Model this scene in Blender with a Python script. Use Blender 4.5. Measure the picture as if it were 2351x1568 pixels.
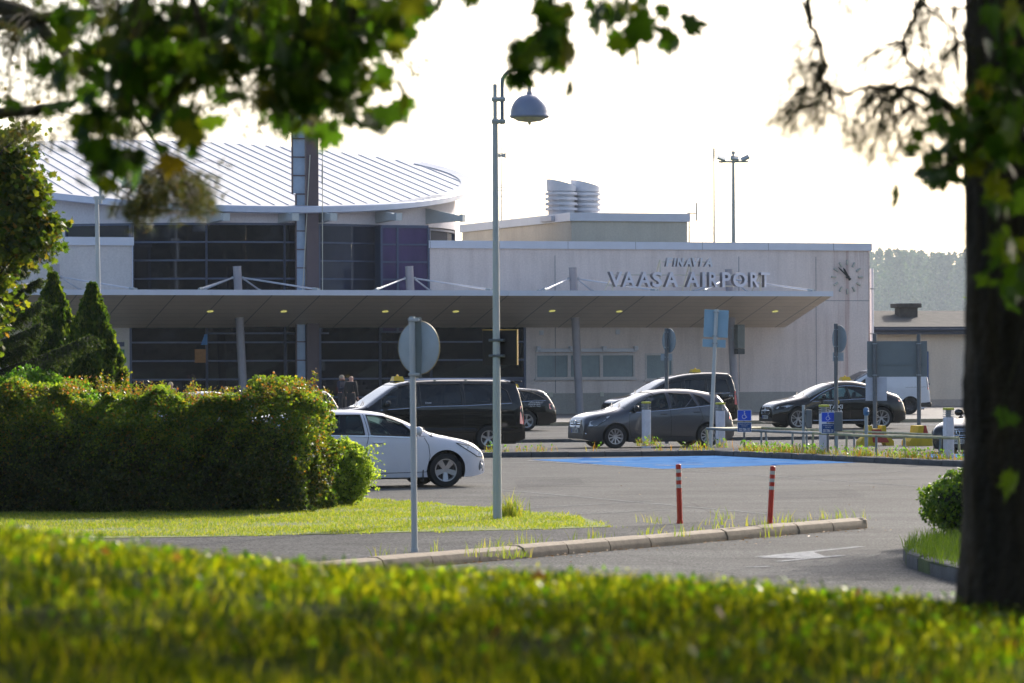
import bpy, bmesh, math, random
import numpy as np
from math import sin, cos, pi, radians, sqrt, atan2
from mathutils import Vector, Matrix

random.seed(7); RNG = np.random.default_rng(11)
SC = bpy.context.scene
for o in list(bpy.data.objects): bpy.data.objects.remove(o)
COL = SC.collection

# ------------------------------------------------------------------ camera
CAMH, FPX, CX, HY, ROLL = 2.42, 8816.0, 1175.5, 826.0, 0.0037
cd = bpy.data.cameras.new('camera'); cam = bpy.data.objects.new('camera', cd); COL.objects.link(cam)
cam.location = (0, 0, CAMH); cam.rotation_euler = (pi/2, ROLL, 0)
cd.lens = 135.0; cd.sensor_width = 36.0; cd.shift_y = 0.01787
cd.clip_start = 0.5; cd.clip_end = 9000
cd.dof.use_dof = True; cd.dof.focus_distance = 96.0; cd.dof.aperture_fstop = 5.6
SC.camera = cam

# ------------------------------------------------------------------ sky, sun, exposure
SUN_EL, SUN_AZ = radians(27), radians(27)          # azimuth to the right of the view direction
w = bpy.data.worlds.new('World'); SC.world = w; w.use_nodes = True
nt = w.node_tree; nt.nodes.clear()
sky = nt.nodes.new('ShaderNodeTexSky'); sky.sky_type = 'NISHITA'; sky.sun_disc = False
sky.sun_elevation = SUN_EL; sky.sun_rotation = SUN_AZ
sky.air_density = 0.8; sky.dust_density = 3.2; sky.ozone_density = 1.0; sky.altitude = 10
bg = nt.nodes.new('ShaderNodeBackground'); bg.inputs['Strength'].default_value = 0.15
wo = nt.nodes.new('ShaderNodeOutputWorld')
nt.links.new(sky.outputs[0], bg.inputs[0]); nt.links.new(bg.outputs[0], wo.inputs[0])
sd = bpy.data.lights.new('sun', 'SUN'); sd.energy = 3.2; sd.angle = radians(0.55); sd.color = (1.0, 0.93, 0.84)
sun = bpy.data.objects.new('sun', sd); COL.objects.link(sun)
SUNV = Vector((sin(SUN_AZ)*cos(SUN_EL), cos(SUN_AZ)*cos(SUN_EL), sin(SUN_EL)))
sun.rotation_euler = SUNV.to_track_quat('Z', 'Y').to_euler(); sun.location = SUNV*60
SC.view_settings.view_transform = 'Standard'; SC.view_settings.look = 'None'
SC.view_settings.exposure = 0.9; SC.view_settings.gamma = 1
SC.render.engine = 'CYCLES'
cy = SC.cycles
cy.use_denoising = True; cy.max_bounces = 7; cy.transparent_max_bounces = 12
cy.diffuse_bounces = 4; cy.glossy_bounces = 3; cy.transmission_bounces = 6; cy.volume_bounces = 0
cy.use_adaptive_sampling = True; cy.adaptive_threshold = 0.02
cy.sample_clamp_indirect = 4; cy.caustics_reflective = False; cy.caustics_refractive = False

# ------------------------------------------------------------------ measuring helpers (surveyed points of the place)
def ray(px, py):
    u, v = px-CX, HY-py
    return Vector((u*cos(ROLL)+v*sin(ROLL), FPX, -u*sin(ROLL)+v*cos(ROLL)))
def P(px, py, d):
    r = ray(px, py); return Vector((0, 0, CAMH)) + r*(d/FPX)
def G(px, py, z=0.0):
    r = ray(px, py); t = (z-CAMH)/r.z
    return Vector((r.x*t, r.y*t, z))

# ------------------------------------------------------------------ object helpers
def tag(o, label=None, cat=None, group=None, kind=None):
    if label: o['label'] = label
    if cat: o['category'] = cat
    if group: o['group'] = group
    if kind: o['kind'] = kind
    return o
def thing(name, label, cat, loc=(0, 0, 0), rotz=0.0, group=None):
    o = bpy.data.objects.new(name, None); COL.objects.link(o)
    o.empty_display_size = 0.3
    o.location = loc; o.rotation_euler = (0, 0, rotz)
    return tag(o, label, cat, group)
def mesh_obj(name, me, parent=None, loc=None):
    o = bpy.data.objects.new(name, me); COL.objects.link(o)
    if parent: o.parent = parent
    if loc is not None: o.location = loc
    return o
def dup(src, loc, rotz=None, label=None, group=None):
    r = src.copy(); COL.objects.link(r); r.location = loc
    if rotz is not None: r.rotation_euler = (0, 0, rotz)
    if label: r['label'] = label
    if group: r['group'] = group
    for ch in list(src.children):
        c = ch.copy(); COL.objects.link(c); c.parent = r
        for g in ch.children:
            d = g.copy(); COL.objects.link(d); d.parent = c
    return r

class MB:
    def __init__(s): s.v = []; s.f = []; s.m = []
    def add(s, vs, fs, mi=0):
        n = len(s.v); s.v += [tuple(p) for p in vs]
        s.f += [tuple(i+n for i in q) for q in fs]; s.m += [mi]*len(fs); return s
    def box(s, x0, x1, y0, y1, z0, z1, mi=0, M=None):
        vs = [Vector(p) for p in ((x0,y0,z0),(x1,y0,z0),(x1,y1,z0),(x0,y1,z0),(x0,y0,z1),(x1,y0,z1),(x1,y1,z1),(x0,y1,z1))]
        if M: vs = [M @ p for p in vs]
        return s.add(vs, [(0,3,2,1),(4,5,6,7),(0,1,5,4),(1,2,6,5),(2,3,7,6),(3,0,4,7)], mi)
    def bbox(s, x0, x1, y0, y1, z0, z1, b=.01, mi=0, M=None):     # box with chamfered edges
        vs = []
        for (X, sx) in ((x0, 1), (x1, -1)):
            for (Y, sy) in ((y0, 1), (y1, -1)):
                for (Z, sz) in ((z0, 1), (z1, -1)):
                    vs += [(X, Y+sy*b, Z+sz*b), (X+sx*b, Y, Z+sz*b), (X+sx*b, Y+sy*b, Z)]
        bm = bmesh.new()
        for p in vs: bm.verts.new(M @ Vector(p) if M else p)
        bmesh.ops.convex_hull(bm, input=bm.verts)
        bm.verts.index_update()
        s.add([v.co for v in bm.verts], [[v.index for v in f.verts] for f in bm.faces], mi); bm.free(); return s
    def cyl(s, p0, p1, r0, r1=None, n=12, caps=True, mi=0):
        r1 = r0 if r1 is None else r1
        p0, p1 = Vector(p0), Vector(p1); d = (p1-p0)
        if d.length < 1e-7: return s
        d.normalize(); a = d.orthogonal().normalized(); b = d.cross(a)
        vs = []
        for p, r in ((p0, r0), (p1, r1)):
            for i in range(n):
                t = 2*pi*i/n; vs.append(p+a*(r*cos(t))+b*(r*sin(t)))
        fs = [(i, (i+1) % n, n+(i+1) % n, n+i) for i in range(n)]
        if caps: fs += [tuple(range(n-1, -1, -1)), tuple(range(n, 2*n))]
        return s.add(vs, fs, mi)
    def tube(s, pts, rad, n=8, mi=0, caps=True):
        pts = [Vector(p) for p in pts]
        if not hasattr(rad, '__len__'): rad = [rad]*len(pts)
        vs = []; a = None
        for k, p in enumerate(pts):
            d = (pts[min(k+1, len(pts)-1)]-pts[max(k-1, 0)])
            if d.length < 1e-9: d = Vector((0, 0, 1))
            d.normalize()
            if a is None: a = d.orthogonal().normalized()
            a = (a-d*a.dot(d))
            a = a.normalized() if a.length > 1e-6 else d.orthogonal().normalized()
            b = d.cross(a)
            for i in range(n):
                t = 2*pi*i/n; vs.append(p+a*(rad[k]*cos(t))+b*(rad[k]*sin(t)))
        fs = []
        for k in range(len(pts)-1):
            for i in range(n):
                fs.append((k*n+i, k*n+(i+1) % n, (k+1)*n+(i+1) % n, (k+1)*n+i))
        if caps: fs += [tuple(range(n-1, -1, -1)), tuple(range((len(pts)-1)*n, len(pts)*n))]
        return s.add(vs, fs, mi)
    def lathe(s, prof, c=(0, 0, 0), n=24, mi=0, M=None, caps=True):
        c = Vector(c); vs = []
        for r, z in prof:
            for i in range(n):
                t = 2*pi*i/n; p = Vector((r*cos(t), r*sin(t), z))
                vs.append((M @ p if M else p)+c)
        fs = []
        for k in range(len(prof)-1):
            for i in range(n):
                fs.append((k*n+i, k*n+(i+1) % n, (k+1)*n+(i+1) % n, (k+1)*n+i))
        if caps and prof[0][0] > 1e-6: fs.append(tuple(range(n-1, -1, -1)))
        if caps and prof[-1][0] > 1e-6: fs.append(tuple(range((len(prof)-1)*n, len(prof)*n)))
        return s.add(vs, fs, mi)
    def prism(s, poly, f0, f1, mi=0):        # poly list of 2D points, f0/f1 map to 3D
        n = len(poly); vs = [f0(*p) for p in poly]+[f1(*p) for p in poly]
        fs = [tuple(range(n-1, -1, -1)), tuple(range(n, 2*n))]+[(i, (i+1) % n, n+(i+1) % n, n+i) for i in range(n)]
        return s.add(vs, fs, mi)
    def mesh(s, name, mats, smooth=False, angle=35):
        me = bpy.data.meshes.new(name); me.from_pydata(s.v, [], s.f)
        if not isinstance(mats, (list, tuple)): mats = [mats]
        for m in mats: me.materials.append(m)
        if len(mats) > 1: me.polygons.foreach_set('material_index', s.m)
        bm = bmesh.new(); bm.from_mesh(me)
        bmesh.ops.recalc_face_normals(bm, faces=bm.faces); bm.to_mesh(me); bm.free()
        if smooth:
            me.polygons.foreach_set('use_smooth', [True]*len(me.polygons))
            me.set_sharp_from_angle(angle=radians(angle))
        me.update(); return me
    def build(s, name, mats, parent=None, smooth=False, angle=35, loc=None):
        return mesh_obj(name, s.mesh(name, mats, smooth, angle), parent, loc)

def mass(name, V, F, mats, parent=None, mi=None, smooth=False):      # V (n,k,3) instances of a small template
    n, k, _ = V.shape; F = np.asarray(F); nf, nv = F.shape
    me = bpy.data.meshes.new(name)
    me.vertices.add(n*k); me.vertices.foreach_set('co', V.reshape(-1).astype(np.float32))
    idx = (F[None]+(np.arange(n)*k)[:, None, None]).reshape(-1)
    me.loops.add(len(idx)); me.loops.foreach_set('vertex_index', idx.astype(np.int32))
    me.polygons.add(n*nf); me.polygons.foreach_set('loop_start', (np.arange(n*nf)*nv).astype(np.int32))
    if not isinstance(mats, (list, tuple)): mats = [mats]
    for m in mats: me.materials.append(m)
    if mi is not None: me.polygons.foreach_set('material_index', np.repeat(mi, nf).astype(np.int32))
    if smooth: me.polygons.foreach_set('use_smooth', [True]*(n*nf))
    me.update(calc_edges=True); me.validate()
    return mesh_obj(name, me, parent)

def apply_mods(o):
    dg = bpy.context.evaluated_depsgraph_get(); dg.update()
    me = bpy.data.meshes.new_from_object(o.evaluated_get(dg))
    o.modifiers.clear(); o.data = me; return o
def boolean(o, cutter, op='DIFFERENCE'):
    m = o.modifiers.new('b', 'BOOLEAN'); m.object = cutter; m.operation = op; m.solver = 'EXACT'
    try: m.material_mode = 'TRANSFER'
    except Exception: pass
    apply_mods(o); bpy.data.objects.remove(cutter); return o

def text_mesh(name, body, width, height, mat, parent=None, M=None, extrude=.004, offset=0, shear=0, spacing=1.0, bevel=0):
    cu = bpy.data.curves.new('t', 'FONT'); cu.body = body; cu.size = 1; cu.extrude = 0; cu.offset = offset
    cu.space_character = spacing; cu.shear = shear; cu.align_x = 'LEFT'; cu.resolution_u = 3
    t = bpy.data.objects.new('t', cu); COL.objects.link(t)
    dg = bpy.context.evaluated_depsgraph_get(); dg.update()
    cu.extrude = 0.5; dg.update()
    me = bpy.data.meshes.new_from_object(t.evaluated_get(dg)); bpy.data.objects.remove(t)
    co = np.empty(len(me.vertices)*3, np.float32); me.vertices.foreach_get('co', co); co = co.reshape(-1, 3)
    lo, hi = co.min(0), co.max(0)
    co[:, 0] = (co[:, 0]-(lo[0]+hi[0])/2)/(hi[0]-lo[0])*width
    co[:, 1] = (co[:, 1]-lo[1])/(hi[1]-lo[1])*height
    co[:, 2] = co[:, 2]*2*extrude
    if M is not None:
        co = np.array([tuple(M @ Vector(map(float, p))) for p in co], np.float32)
    me.vertices.foreach_set('co', co.reshape(-1)); me.materials.clear(); me.materials.append(mat); me.update()
    me.name = name
    return mesh_obj(name, me, parent)
# map text plane (x right, y up, z toward the viewer) to a vertical face looking along -Y
def TV(x, y, z, rz=0.0): return Matrix.Translation((x, y, z)) @ Matrix.Rotation(rz, 4, 'Z') @ Matrix.Rotation(pi/2, 4, 'X')

# ------------------------------------------------------------------ materials
def lk(nt, a, b): nt.links.new(a, b)
def mat(name, col, rough=.6, metal=0.0, var=.12, vs=3.0, bump=0.0, bs=60.0, spec=.5, coat=0.0, emit=None, es=1.0,
        stretch=(1, 1, 1), ior=1.5, col2=None):
    m = bpy.data.materials.new(name); m.use_nodes = True; nt = m.node_tree; b = nt.nodes['Principled BSDF']
    b.inputs['Roughness'].default_value = rough; b.inputs['Metallic'].default_value = metal
    b.inputs['Specular IOR Level'].default_value = spec; b.inputs['Coat Weight'].default_value = coat
    b.inputs['Coat Roughness'].default_value = .03; b.inputs['IOR'].default_value = ior
    tc = nt.nodes.new('ShaderNodeTexCoord'); mp = nt.nodes.new('ShaderNodeMapping'); mp.inputs['Scale'].default_value = stretch
    lk(nt, tc.outputs['Object'], mp.inputs[0])
    nz = nt.nodes.new('ShaderNodeTexNoise'); nz.inputs['Scale'].default_value = vs; nz.inputs['Detail'].default_value = 6
    nz.inputs['Roughness'].default_value = .65
    lk(nt, mp.outputs[0], nz.inputs[0])
    cr = nt.nodes.new('ShaderNodeValToRGB'); cr.color_ramp.elements[0].position = .3; cr.color_ramp.elements[1].position = .7
    c2 = col2 or tuple(min(1, c*(1+var)) for c in col); c1 = tuple(c*(1-var) for c in col)
    cr.color_ramp.elements[0].color = (*c1, 1); cr.color_ramp.elements[1].color = (*c2, 1)
    lk(nt, nz.outputs['Fac'], cr.inputs[0]); lk(nt, cr.outputs[0], b.inputs['Base Color'])
    if bump:
        n2 = nt.nodes.new('ShaderNodeTexNoise'); n2.inputs['Scale'].default_value = bs; n2.inputs['Detail'].default_value = 4
        lk(nt, tc.outputs['Object'], n2.inputs[0])
        bp = nt.nodes.new('ShaderNodeBump'); bp.inputs['Strength'].default_value = bump; bp.inputs['Distance'].default_value = .02
        lk(nt, n2.outputs['Fac'], bp.inputs['Height']); lk(nt, bp.outputs[0], b.inputs['Normal'])
    if emit: b.inputs['Emission Color'].default_value = (*emit, 1); b.inputs['Emission Strength'].default_value = es
    return m
def leafmat(name, cols, trans=.5, rough=.45, spec=.3, tcol=1.3):
    m = bpy.data.materials.new(name); m.use_nodes = True; nt = m.node_tree; b = nt.nodes['Principled BSDF']
    out = nt.nodes['Material Output']
    g = nt.nodes.new('ShaderNodeNewGeometry'); cr = nt.nodes.new('ShaderNodeValToRGB'); e = cr.color_ramp.elements
    while len(e) < len(cols): e.new(.5)
    for i, c in enumerate(cols): e[i].position = c[0]; e[i].color = (*c[1], 1)
    lk(nt, g.outputs['Random Per Island'], cr.inputs[0]); lk(nt, cr.outputs[0], b.inputs['Base Color'])
    b.inputs['Roughness'].default_value = rough; b.inputs['Specular IOR Level'].default_value = spec
    t = nt.nodes.new('ShaderNodeBsdfTranslucent'); mx = nt.nodes.new('ShaderNodeMixShader')
    mu = nt.nodes.new('ShaderNodeMix'); mu.data_type = 'RGBA'; mu.blend_type = 'MULTIPLY'; mu.inputs[0].default_value = 1
    lk(nt, cr.outputs[0], mu.inputs[6]); mu.inputs[7].default_value = (tcol*1.1, tcol*1.15, tcol*.5, 1)
    lk(nt, mu.outputs[2], t.inputs[0])
    mx.inputs[0].default_value = trans
    lk(nt, b.outputs[0], mx.inputs[1]); lk(nt, t.outputs[0], mx.inputs[2]); lk(nt, mx.outputs[0], out.inputs[0])
    return m
def glassmat(name, tint, refl_rough=.02, trans=.6, ior=1.5):          # thin pane: tinted see-through plus mirror
    m = bpy.data.materials.new(name); m.use_nodes = True; nt = m.node_tree; nt.nodes.remove(nt.nodes['Principled BSDF'])
    out = nt.nodes['Material Output']
    tr = nt.nodes.new('ShaderNodeBsdfTransparent'); gl = nt.nodes.new('ShaderNodeBsdfGlossy'); fr = nt.nodes.new('ShaderNodeFresnel')
    nz = nt.nodes.new('ShaderNodeTexNoise'); nz.inputs['Scale'].default_value = 1.5
    cr = nt.nodes.new('ShaderNodeValToRGB')
    cr.color_ramp.elements[0].color = (*[c*trans*.85 for c in tint], 1); cr.color_ramp.elements[1].color = (*[c*trans for c in tint], 1)
    lk(nt, nz.outputs[0], cr.inputs[0]); lk(nt, cr.outputs[0], tr.inputs[0])
    gl.inputs['Roughness'].default_value = refl_rough; gl.inputs['Color'].default_value = (.95, .97, 1, 1)
    fr.inputs[0].default_value = ior
    mx = nt.nodes.new('ShaderNodeMixShader'); lk(nt, fr.outputs[0], mx.inputs[0]); lk(nt, tr.outputs[0], mx.inputs[1]); lk(nt, gl.outputs[0], mx.inputs[2])
    lk(nt, mx.outputs[0], out.inputs[0]); return m

M = {}
M['steel'] = mat('galvanised_steel', (.30, .34, .36), .45, .35, .15, 8)
M['darksteel'] = mat('dark_steel', (.12, .13, .14), .5, .4, .15, 8)
M['palepole'] = mat('pale_green_grey_paint', (.46, .48, .47), .45, .0, .10, 3, stretch=(4, 4, .6))
M['whitepaint'] = mat('white_paint', (.62, .62, .65), .5, 0, .06, 2)
M['fascia'] = mat('fascia_metal', (.62, .64, .72), .35, .2, .05, 1.5)
M['black'] = mat('black_plastic', (.012, .012, .013), .45, 0, .2, 20)
M['rubber'] = mat('rubber', (.010, .010, .011), .8, 0, .25, 12)
M['chrome'] = mat('chrome', (.75, .76, .78), .12, 1, .05, 5)
M['alloy'] = mat('alloy', (.46, .46, .48), .3, .85, .06, 5)
M['alloy_dark'] = mat('alloy_dark', (.05, .05, .055), .35, .8, .06, 5)
M['skin'] = mat('skin', (.50, .27, .19), .55, 0, .10, 18)
M['cabin'] = mat('cabin_trim', (.045, .047, .05), .8, 0, .2, 9)
M['seat'] = mat('seat_fabric', (.08, .085, .09), .9, 0, .2, 20)
M['red'] = mat('red_lens', (.55, .01, .015), .15, 0, .1, 10, coat=.6)
M['lamp_lens'] = mat('lamp_lens', (.22, .225, .24), .10, .15, .5, 24, spec=.5, coat=.9, col2=(1, 1, 1))
M['yellow'] = mat('taxi_yellow', (.75, .47, .02), .35, 0, .06, 6)
M['plate'] = mat('plate_white', (.62, .63, .62), .4, 0, .05, 6)
M['plateblue'] = mat('plate_blue', (.01, .05, .35), .4, 0, .05, 6)
M['white'] = mat('lettering_white', (.72, .73, .75), .5, 0, .04, 6)
M['asphalt'] = None
# ------------------------------------------------------------------ ground materials
def asphaltmat(name, c, tint, rough=.8, crackamt=.5):
    m = bpy.data.materials.new(name); m.use_nodes = True; nt = m.node_tree; b = nt.nodes['Principled BSDF']
    b.inputs['Roughness'].default_value = rough; b.inputs['Specular IOR Level'].default_value = .35; b.inputs['IOR'].default_value = 1.12
    tc = nt.nodes.new('ShaderNodeTexCoord')
    def noise(s, det=4, st=(1, 1, 1)):
        mp = nt.nodes.new('ShaderNodeMapping'); mp.inputs['Scale'].default_value = st; lk(nt, tc.outputs['Object'], mp.inputs[0])
        n = nt.nodes.new('ShaderNodeTexNoise'); n.inputs['Scale'].default_value = s; n.inputs['Detail'].default_value = det
        n.inputs['Roughness'].default_value = .7; lk(nt, mp.outputs[0], n.inputs[0]); return n.outputs['Fac']
    def ramp(src, p0, c0, p1, c1):
        r = nt.nodes.new('ShaderNodeValToRGB'); e = r.color_ramp.elements
        e[0].position = p0; e[0].color = (*c0, 1); e[1].position = p1; e[1].color = (*c1, 1); lk(nt, src, r.inputs[0]); return r.outputs[0]
    def mul(a, bb, f=1):
        x = nt.nodes.new('ShaderNodeMix'); x.data_type = 'RGBA'; x.blend_type = 'MULTIPLY'; x.inputs[0].default_value = f
        lk(nt, a, x.inputs[6]); lk(nt, bb, x.inputs[7]); return x.outputs[2]
    base = ramp(noise(.35, 5), .3, [k*c*.76 for k in tint], .7, [k*c*1.16 for k in tint])
    fine = ramp(noise(30, 3, (1, .5, 1)), .34, (.45, .45, .46), .66, (1.7, 1.68, 1.64))
    tr = ramp(noise(1.1, 3, (.25, 1, 1)), .35, (.88, .87, .86), .65, (1.08, 1.08, 1.07))
    v = nt.nodes.new('ShaderNodeTexVoronoi'); v.inputs['Scale'].default_value = 9; v.inputs['Randomness'].default_value = 1
    lk(nt, tc.outputs['Object'], v.inputs[0])
    spk = ramp(v.outputs['Distance'], .05, (2.2, 2.15, 2.1), .08, (1, 1, 1))
    v2 = nt.nodes.new('ShaderNodeTexVoronoi'); v2.feature = 'DISTANCE_TO_EDGE'; v2.inputs['Scale'].default_value = .13
    nm = nt.nodes.new('ShaderNodeMix'); nm.data_type = 'RGBA'; nm.inputs[0].default_value = .06
    nn = nt.nodes.new('ShaderNodeTexNoise'); nn.inputs['Scale'].default_value = .8; nn.inputs['Detail'].default_value = 6
    lk(nt, tc.outputs['Object'], nn.inputs[0]); lk(nt, tc.outputs['Object'], nm.inputs[6]); lk(nt, nn.outputs['Color'], nm.inputs[7])
    lk(nt, nm.outputs[2], v2.inputs[0])
    crk = ramp(v2.outputs['Distance'], .0016, (.42, .42, .42), .004, (1, 1, 1))
    mid = ramp(noise(8, 5, (1, .5, 1)), .32, (.80, .80, .80), .68, (1.16, 1.16, 1.15)); c1 = mul(mul(mul(mul(mul(base, fine), mid), tr), spk), crk, crackamt); lk(nt, c1, b.inputs['Base Color'])
    bp = nt.nodes.new('ShaderNodeBump'); bp.inputs['Strength'].default_value = .5; bp.inputs['Distance'].default_value = .01
    lk(nt, noise(60, 2), bp.inputs['Height']); lk(nt, bp.outputs[0], b.inputs['Normal'])
    return m
M['asphalt'] = asphaltmat('asphalt', .122, (1.0, 1.0, .97))
M['pathasphalt'] = asphaltmat('path_asphalt', .095, (1, 1, 1.0))
M['soil'] = mat('soil_grass', (.055, .075, .02), .95, 0, .5, 1.2, bump=.6, bs=15)
M['lawnbase'] = mat('lawn_base', (.12, .15, .018), .95, 0, .35, 3, bump=.5, bs=30)
M['concrete'] = mat('kerb_concrete', (.25, .20, .14), .85, 0, .22, 7, bump=.4, bs=60)
M['darkkerb'] = mat('dark_kerb_stone', (.07, .07, .07), .85, 0, .35, 5, bump=.4, bs=60)
M['paving'] = mat('pavement', (.16, .15, .14), .85, 0, .15, 2, bump=.3)
M['bluepaint'] = mat('blue_road_paint', (.038, .125, .34), .95, 0, .1, 2.6, col2=(.15, .29, .50), stretch=(.5, 2, 1), spec=.02, ior=1.0)
M['bluedark'] = mat('deeper_blue_paint', (.02, .085, .30), .9, 0, .2, 6, spec=.05, ior=1.0)
M['roadwhite'] = mat('worn_white_paint', (.26, .26, .255), .85, 0, .3, 7, col2=(.60, .59, .57), ior=1.0)
M['faintwhite'] = mat('faint_white_paint', (.20, .20, .195), .85, 0, .3, 9, col2=(.42, .415, .40), ior=1.0)

def sheet(name, pts, z, m, kind='structure', thick=0, cat=None):
    mb = MB(); n = len(pts)
    if thick:
        mb.prism([(p[0], p[1]) for p in pts], lambda x, y: (x, y, z-thick), lambda x, y: (x, y, z))
    else: mb.add([(p[0], p[1], z) for p in pts], [tuple(range(n))])
    o = mb.build(name, m); tag(o, kind=kind); return o

# ------------------------------------------------------------------ the ground
sheet('ground', [(-3000, -300), (3000, -300), (3000, 5000), (-3000, 5000)], -.05, M['soil'])
sheet('car_park', [(-60, 24), (60, 24), (60, 210), (-60, 210)], 0, M['asphalt'])

# pavement in front of the terminal
U = Vector((cos(radians(18.7)), sin(radians(18.7)), 0)); NB = Vector((sin(radians(18.7)), -cos(radians(18.7)), 0))
BO = Vector((9.95, 165, 0))
def bl(a, y, z=0.0): return BO + U*a - NB*y + Vector((0, 0, z))          # building frame -> world (y goes into the building)
def a_of(px, y):                                                           # along-wall coordinate seen at px, on plane y
    t = (px-CX)/FPX; o = BO - NB*y
    return (t*o.y-o.x)/(U.x-t*U.y)
def z_of(px, py, y):
    p = bl(a_of(px, y), y); return P(px, py, p.y).z
k0 = G(1250, 978); yk = -(k0-BO).dot(NB)                                   # far kerb line in the building frame
pv = [bl(-50, yk+.13), bl(70, yk+.13), bl(70, 40), bl(-50, 40)]
sheet('pavement', pv, .13, M['paving'], thick=.15)
kb = MB()
x = -45.0
while x < 62:
    q = [bl(x+.006, yk), bl(x+.994, yk), bl(x+.994, yk+.128), bl(x+.006, yk+.128)]
    kb.prism([(p.x, p.y) for p in q], lambda X, Y: (X, Y, -.01), lambda X, Y: (X, Y, .135)); x += 1.0
tag(kb.build('pavement_kerb', mat('sunlit_kerb', (.30, .25, .16), .85, 0, .2, 5)), kind='structure')  # yellow tone paints warm sunlight onto the kerb
# thin median between the two lanes
m0 = G(1250, 1016); ym = -(m0-BO).dot(NB)
md = MB(); x = -40.0
while x < 62:
    q = [bl(x+.006, ym), bl(x+.994, ym), bl(x+.994, ym+.25), bl(x+.006, ym+.25)]
    md.prism([(p.x, p.y) for p in q], lambda X, Y: (X, Y, -.01), lambda X, Y: (X, Y, .10)); x += 1.0
tag(md.build('median_kerb', M['darkkerb']), kind='structure')
mq = [bl(-40, ym+.25), bl(61, ym+.25), bl(61, ym+3.2), bl(-40, ym+3.2)]
sheet('median', mq, .085, M['pathasphalt'], thick=.1)
# lane markings on the taxi lane and the zebra crossing
lm = MB()
for (aa, bb) in ((-40, 60),):
    q = [bl(aa, yk-2.9), bl(bb, yk-2.9), bl(bb, yk-2.78), bl(aa, yk-2.78)]
    lm.add([(p.x, p.y, .004) for p in q], [(0, 1, 2, 3)])
ac = a_of(2060, yk)
for k in range(9):
    a0 = ac+k*.0; yy = yk-3.4-k*1.0
    q = [bl(ac-1.6, yy), bl(ac+4.5, yy), bl(ac+4.5, yy+.5), bl(ac-1.6, yy+.5)]
    lm.add([(p.x, p.y, .005) for p in q], [(0, 1, 2, 3)])
tag(lm.build('lane_marking', M['roadwhite']), kind='structure')

# the parking island with the railing: dark kerb with a corner
KA0, KC, KB1 = G(1104, 1051), G(1641, 1046), G(2209, 1072)
dirB = (KB1-KC).normalized(); KB2 = KC+dirB*26
dirA = (KC-KA0).normalized()
KA0 = KC-dirA*6.6
backA = Vector((dirB.x, dirB.y, 0)).cross(Vector((0, 0, 1))); backA = -backA if backA.y < 0 else backA
wB = 4.6
def kerb_run(name, pts, h, wd, m, side=1, rnd=.03, seg=1.0):
    mb = MB()
    for i in range(len(pts)-1):
        p, q = Vector(pts[i][:2]+(0,)) if isinstance(pts[i], tuple) else Vector((pts[i].x, pts[i].y, 0)), None
        q = Vector((pts[i+1][0], pts[i+1][1], 0)) if isinstance(pts[i+1], tuple) else Vector((pts[i+1].x, pts[i+1].y, 0))
        p = Vector((p.x, p.y, 0)); d = q-p; L = d.length; d.normalize(); nn = Vector((-d.y, d.x, 0))*side
        k = max(1, round(L/seg)); s = L/k
        for j in range(k):
            a, b = p+d*(j*s+.012), p+d*((j+1)*s-.012)
            h2 = h+random.uniform(-.007, .007); o2 = random.uniform(-.008, .008)
            prof = [(o2, -.02), (o2, h2-rnd*1.6), (rnd*.5+o2, h2-rnd*.5), (rnd*1.6+o2, h2), (wd, h2), (wd, -.02)]
            n = len(prof)
            vs = [a+nn*w+Vector((0, 0, z)) for w, z in prof]+[b+nn*w+Vector((0, 0, z)) for w, z in prof]
            mb.add(vs, [tuple(range(n)), tuple(range(2*n-1, n-1, -1))]+[(c, (c+1) % n, n+(c+1) % n, n+c) for c in range(n)])
    o = mb.build(name, m, smooth=True, angle=25); tag(o, kind='structure'); return o
kerb_run('island_kerb', [KA0, KC, KB2], .14, .14, M['darkkerb'], side=1)
bk = Vector((-dirB.y, dirB.x, 0)); bk = bk if bk.dot(Vector((1, 1, 0))) > 0 else -bk
offA = Vector((-dirA.y, dirA.x, 0)); offA = offA if offA.y > 0 else -offA
isl = [KA0+offA*.14, KC+offA*.14+bk*.05, KB2+bk*.14, KB2+bk*3.4, KC+bk*4.6+dirB*.6, KC+offA*3.0+bk*1.0, KA0+offA*3.0]
sheet('island_top', isl, .125, M['pathasphalt'], thick=.13)
# blue bays
sheet('blue_bay', [G(1218, 1055.5), KC-offA*.04, G(1969, 1061.8), G(1522, 1076.8)], .004, M['bluepaint'])
sheet('second_blue_bay', [G(2078, 1056), G(2215, 1054.5), G(2330, 1062), G(2140, 1063)], .132, M['bluepaint'])
wb = MB()
for k in range(26):
    c = G(random.uniform(1330, 1860), random.uniform(1050, 1068)); a = random.uniform(0, 3); r1, r2 = random.uniform(.10, .45), random.uniform(.05, .14); n = 7
    wb.add([(c.x+r1*cos(t)*cos(a)*random.uniform(.6, 1.2)-r2*sin(t)*sin(a), c.y+r1*cos(t)*sin(a)+r2*sin(t)*cos(a)*random.uniform(.6, 1.2), .0065) for t in [2*pi*i/n for i in range(n)]], [tuple(range(n))])
tag(wb.build('worn_paint_patch', M['bluedark']), kind='structure')
mk = MB()
def stripe(mb, p, q, w, z):
    d = (q-p); d.normalize(); n = Vector((-d.y, d.x, 0))*w/2
    mb.add([(p-n).to_tuple()[:2]+(z,), (q-n).to_tuple()[:2]+(z,), (q+n).to_tuple()[:2]+(z,), (p+n).to_tuple()[:2]+(z,)], [(0, 1, 2, 3)])
stripe(mk, G(1213, 1057.5), G(1522, 1078), .12, .008); stripe(mk, G(1522, 1078), G(1750, 1071), .10, .008)
stripe(mk, G(1330, 1061.5), G(1380, 1060.5), .22, .008); stripe(mk, G(1395, 1059.3), G(1432, 1060), .25, .008)
stripe(mk, G(1400, 1066), G(1960, 1058), .06, .008)
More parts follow.
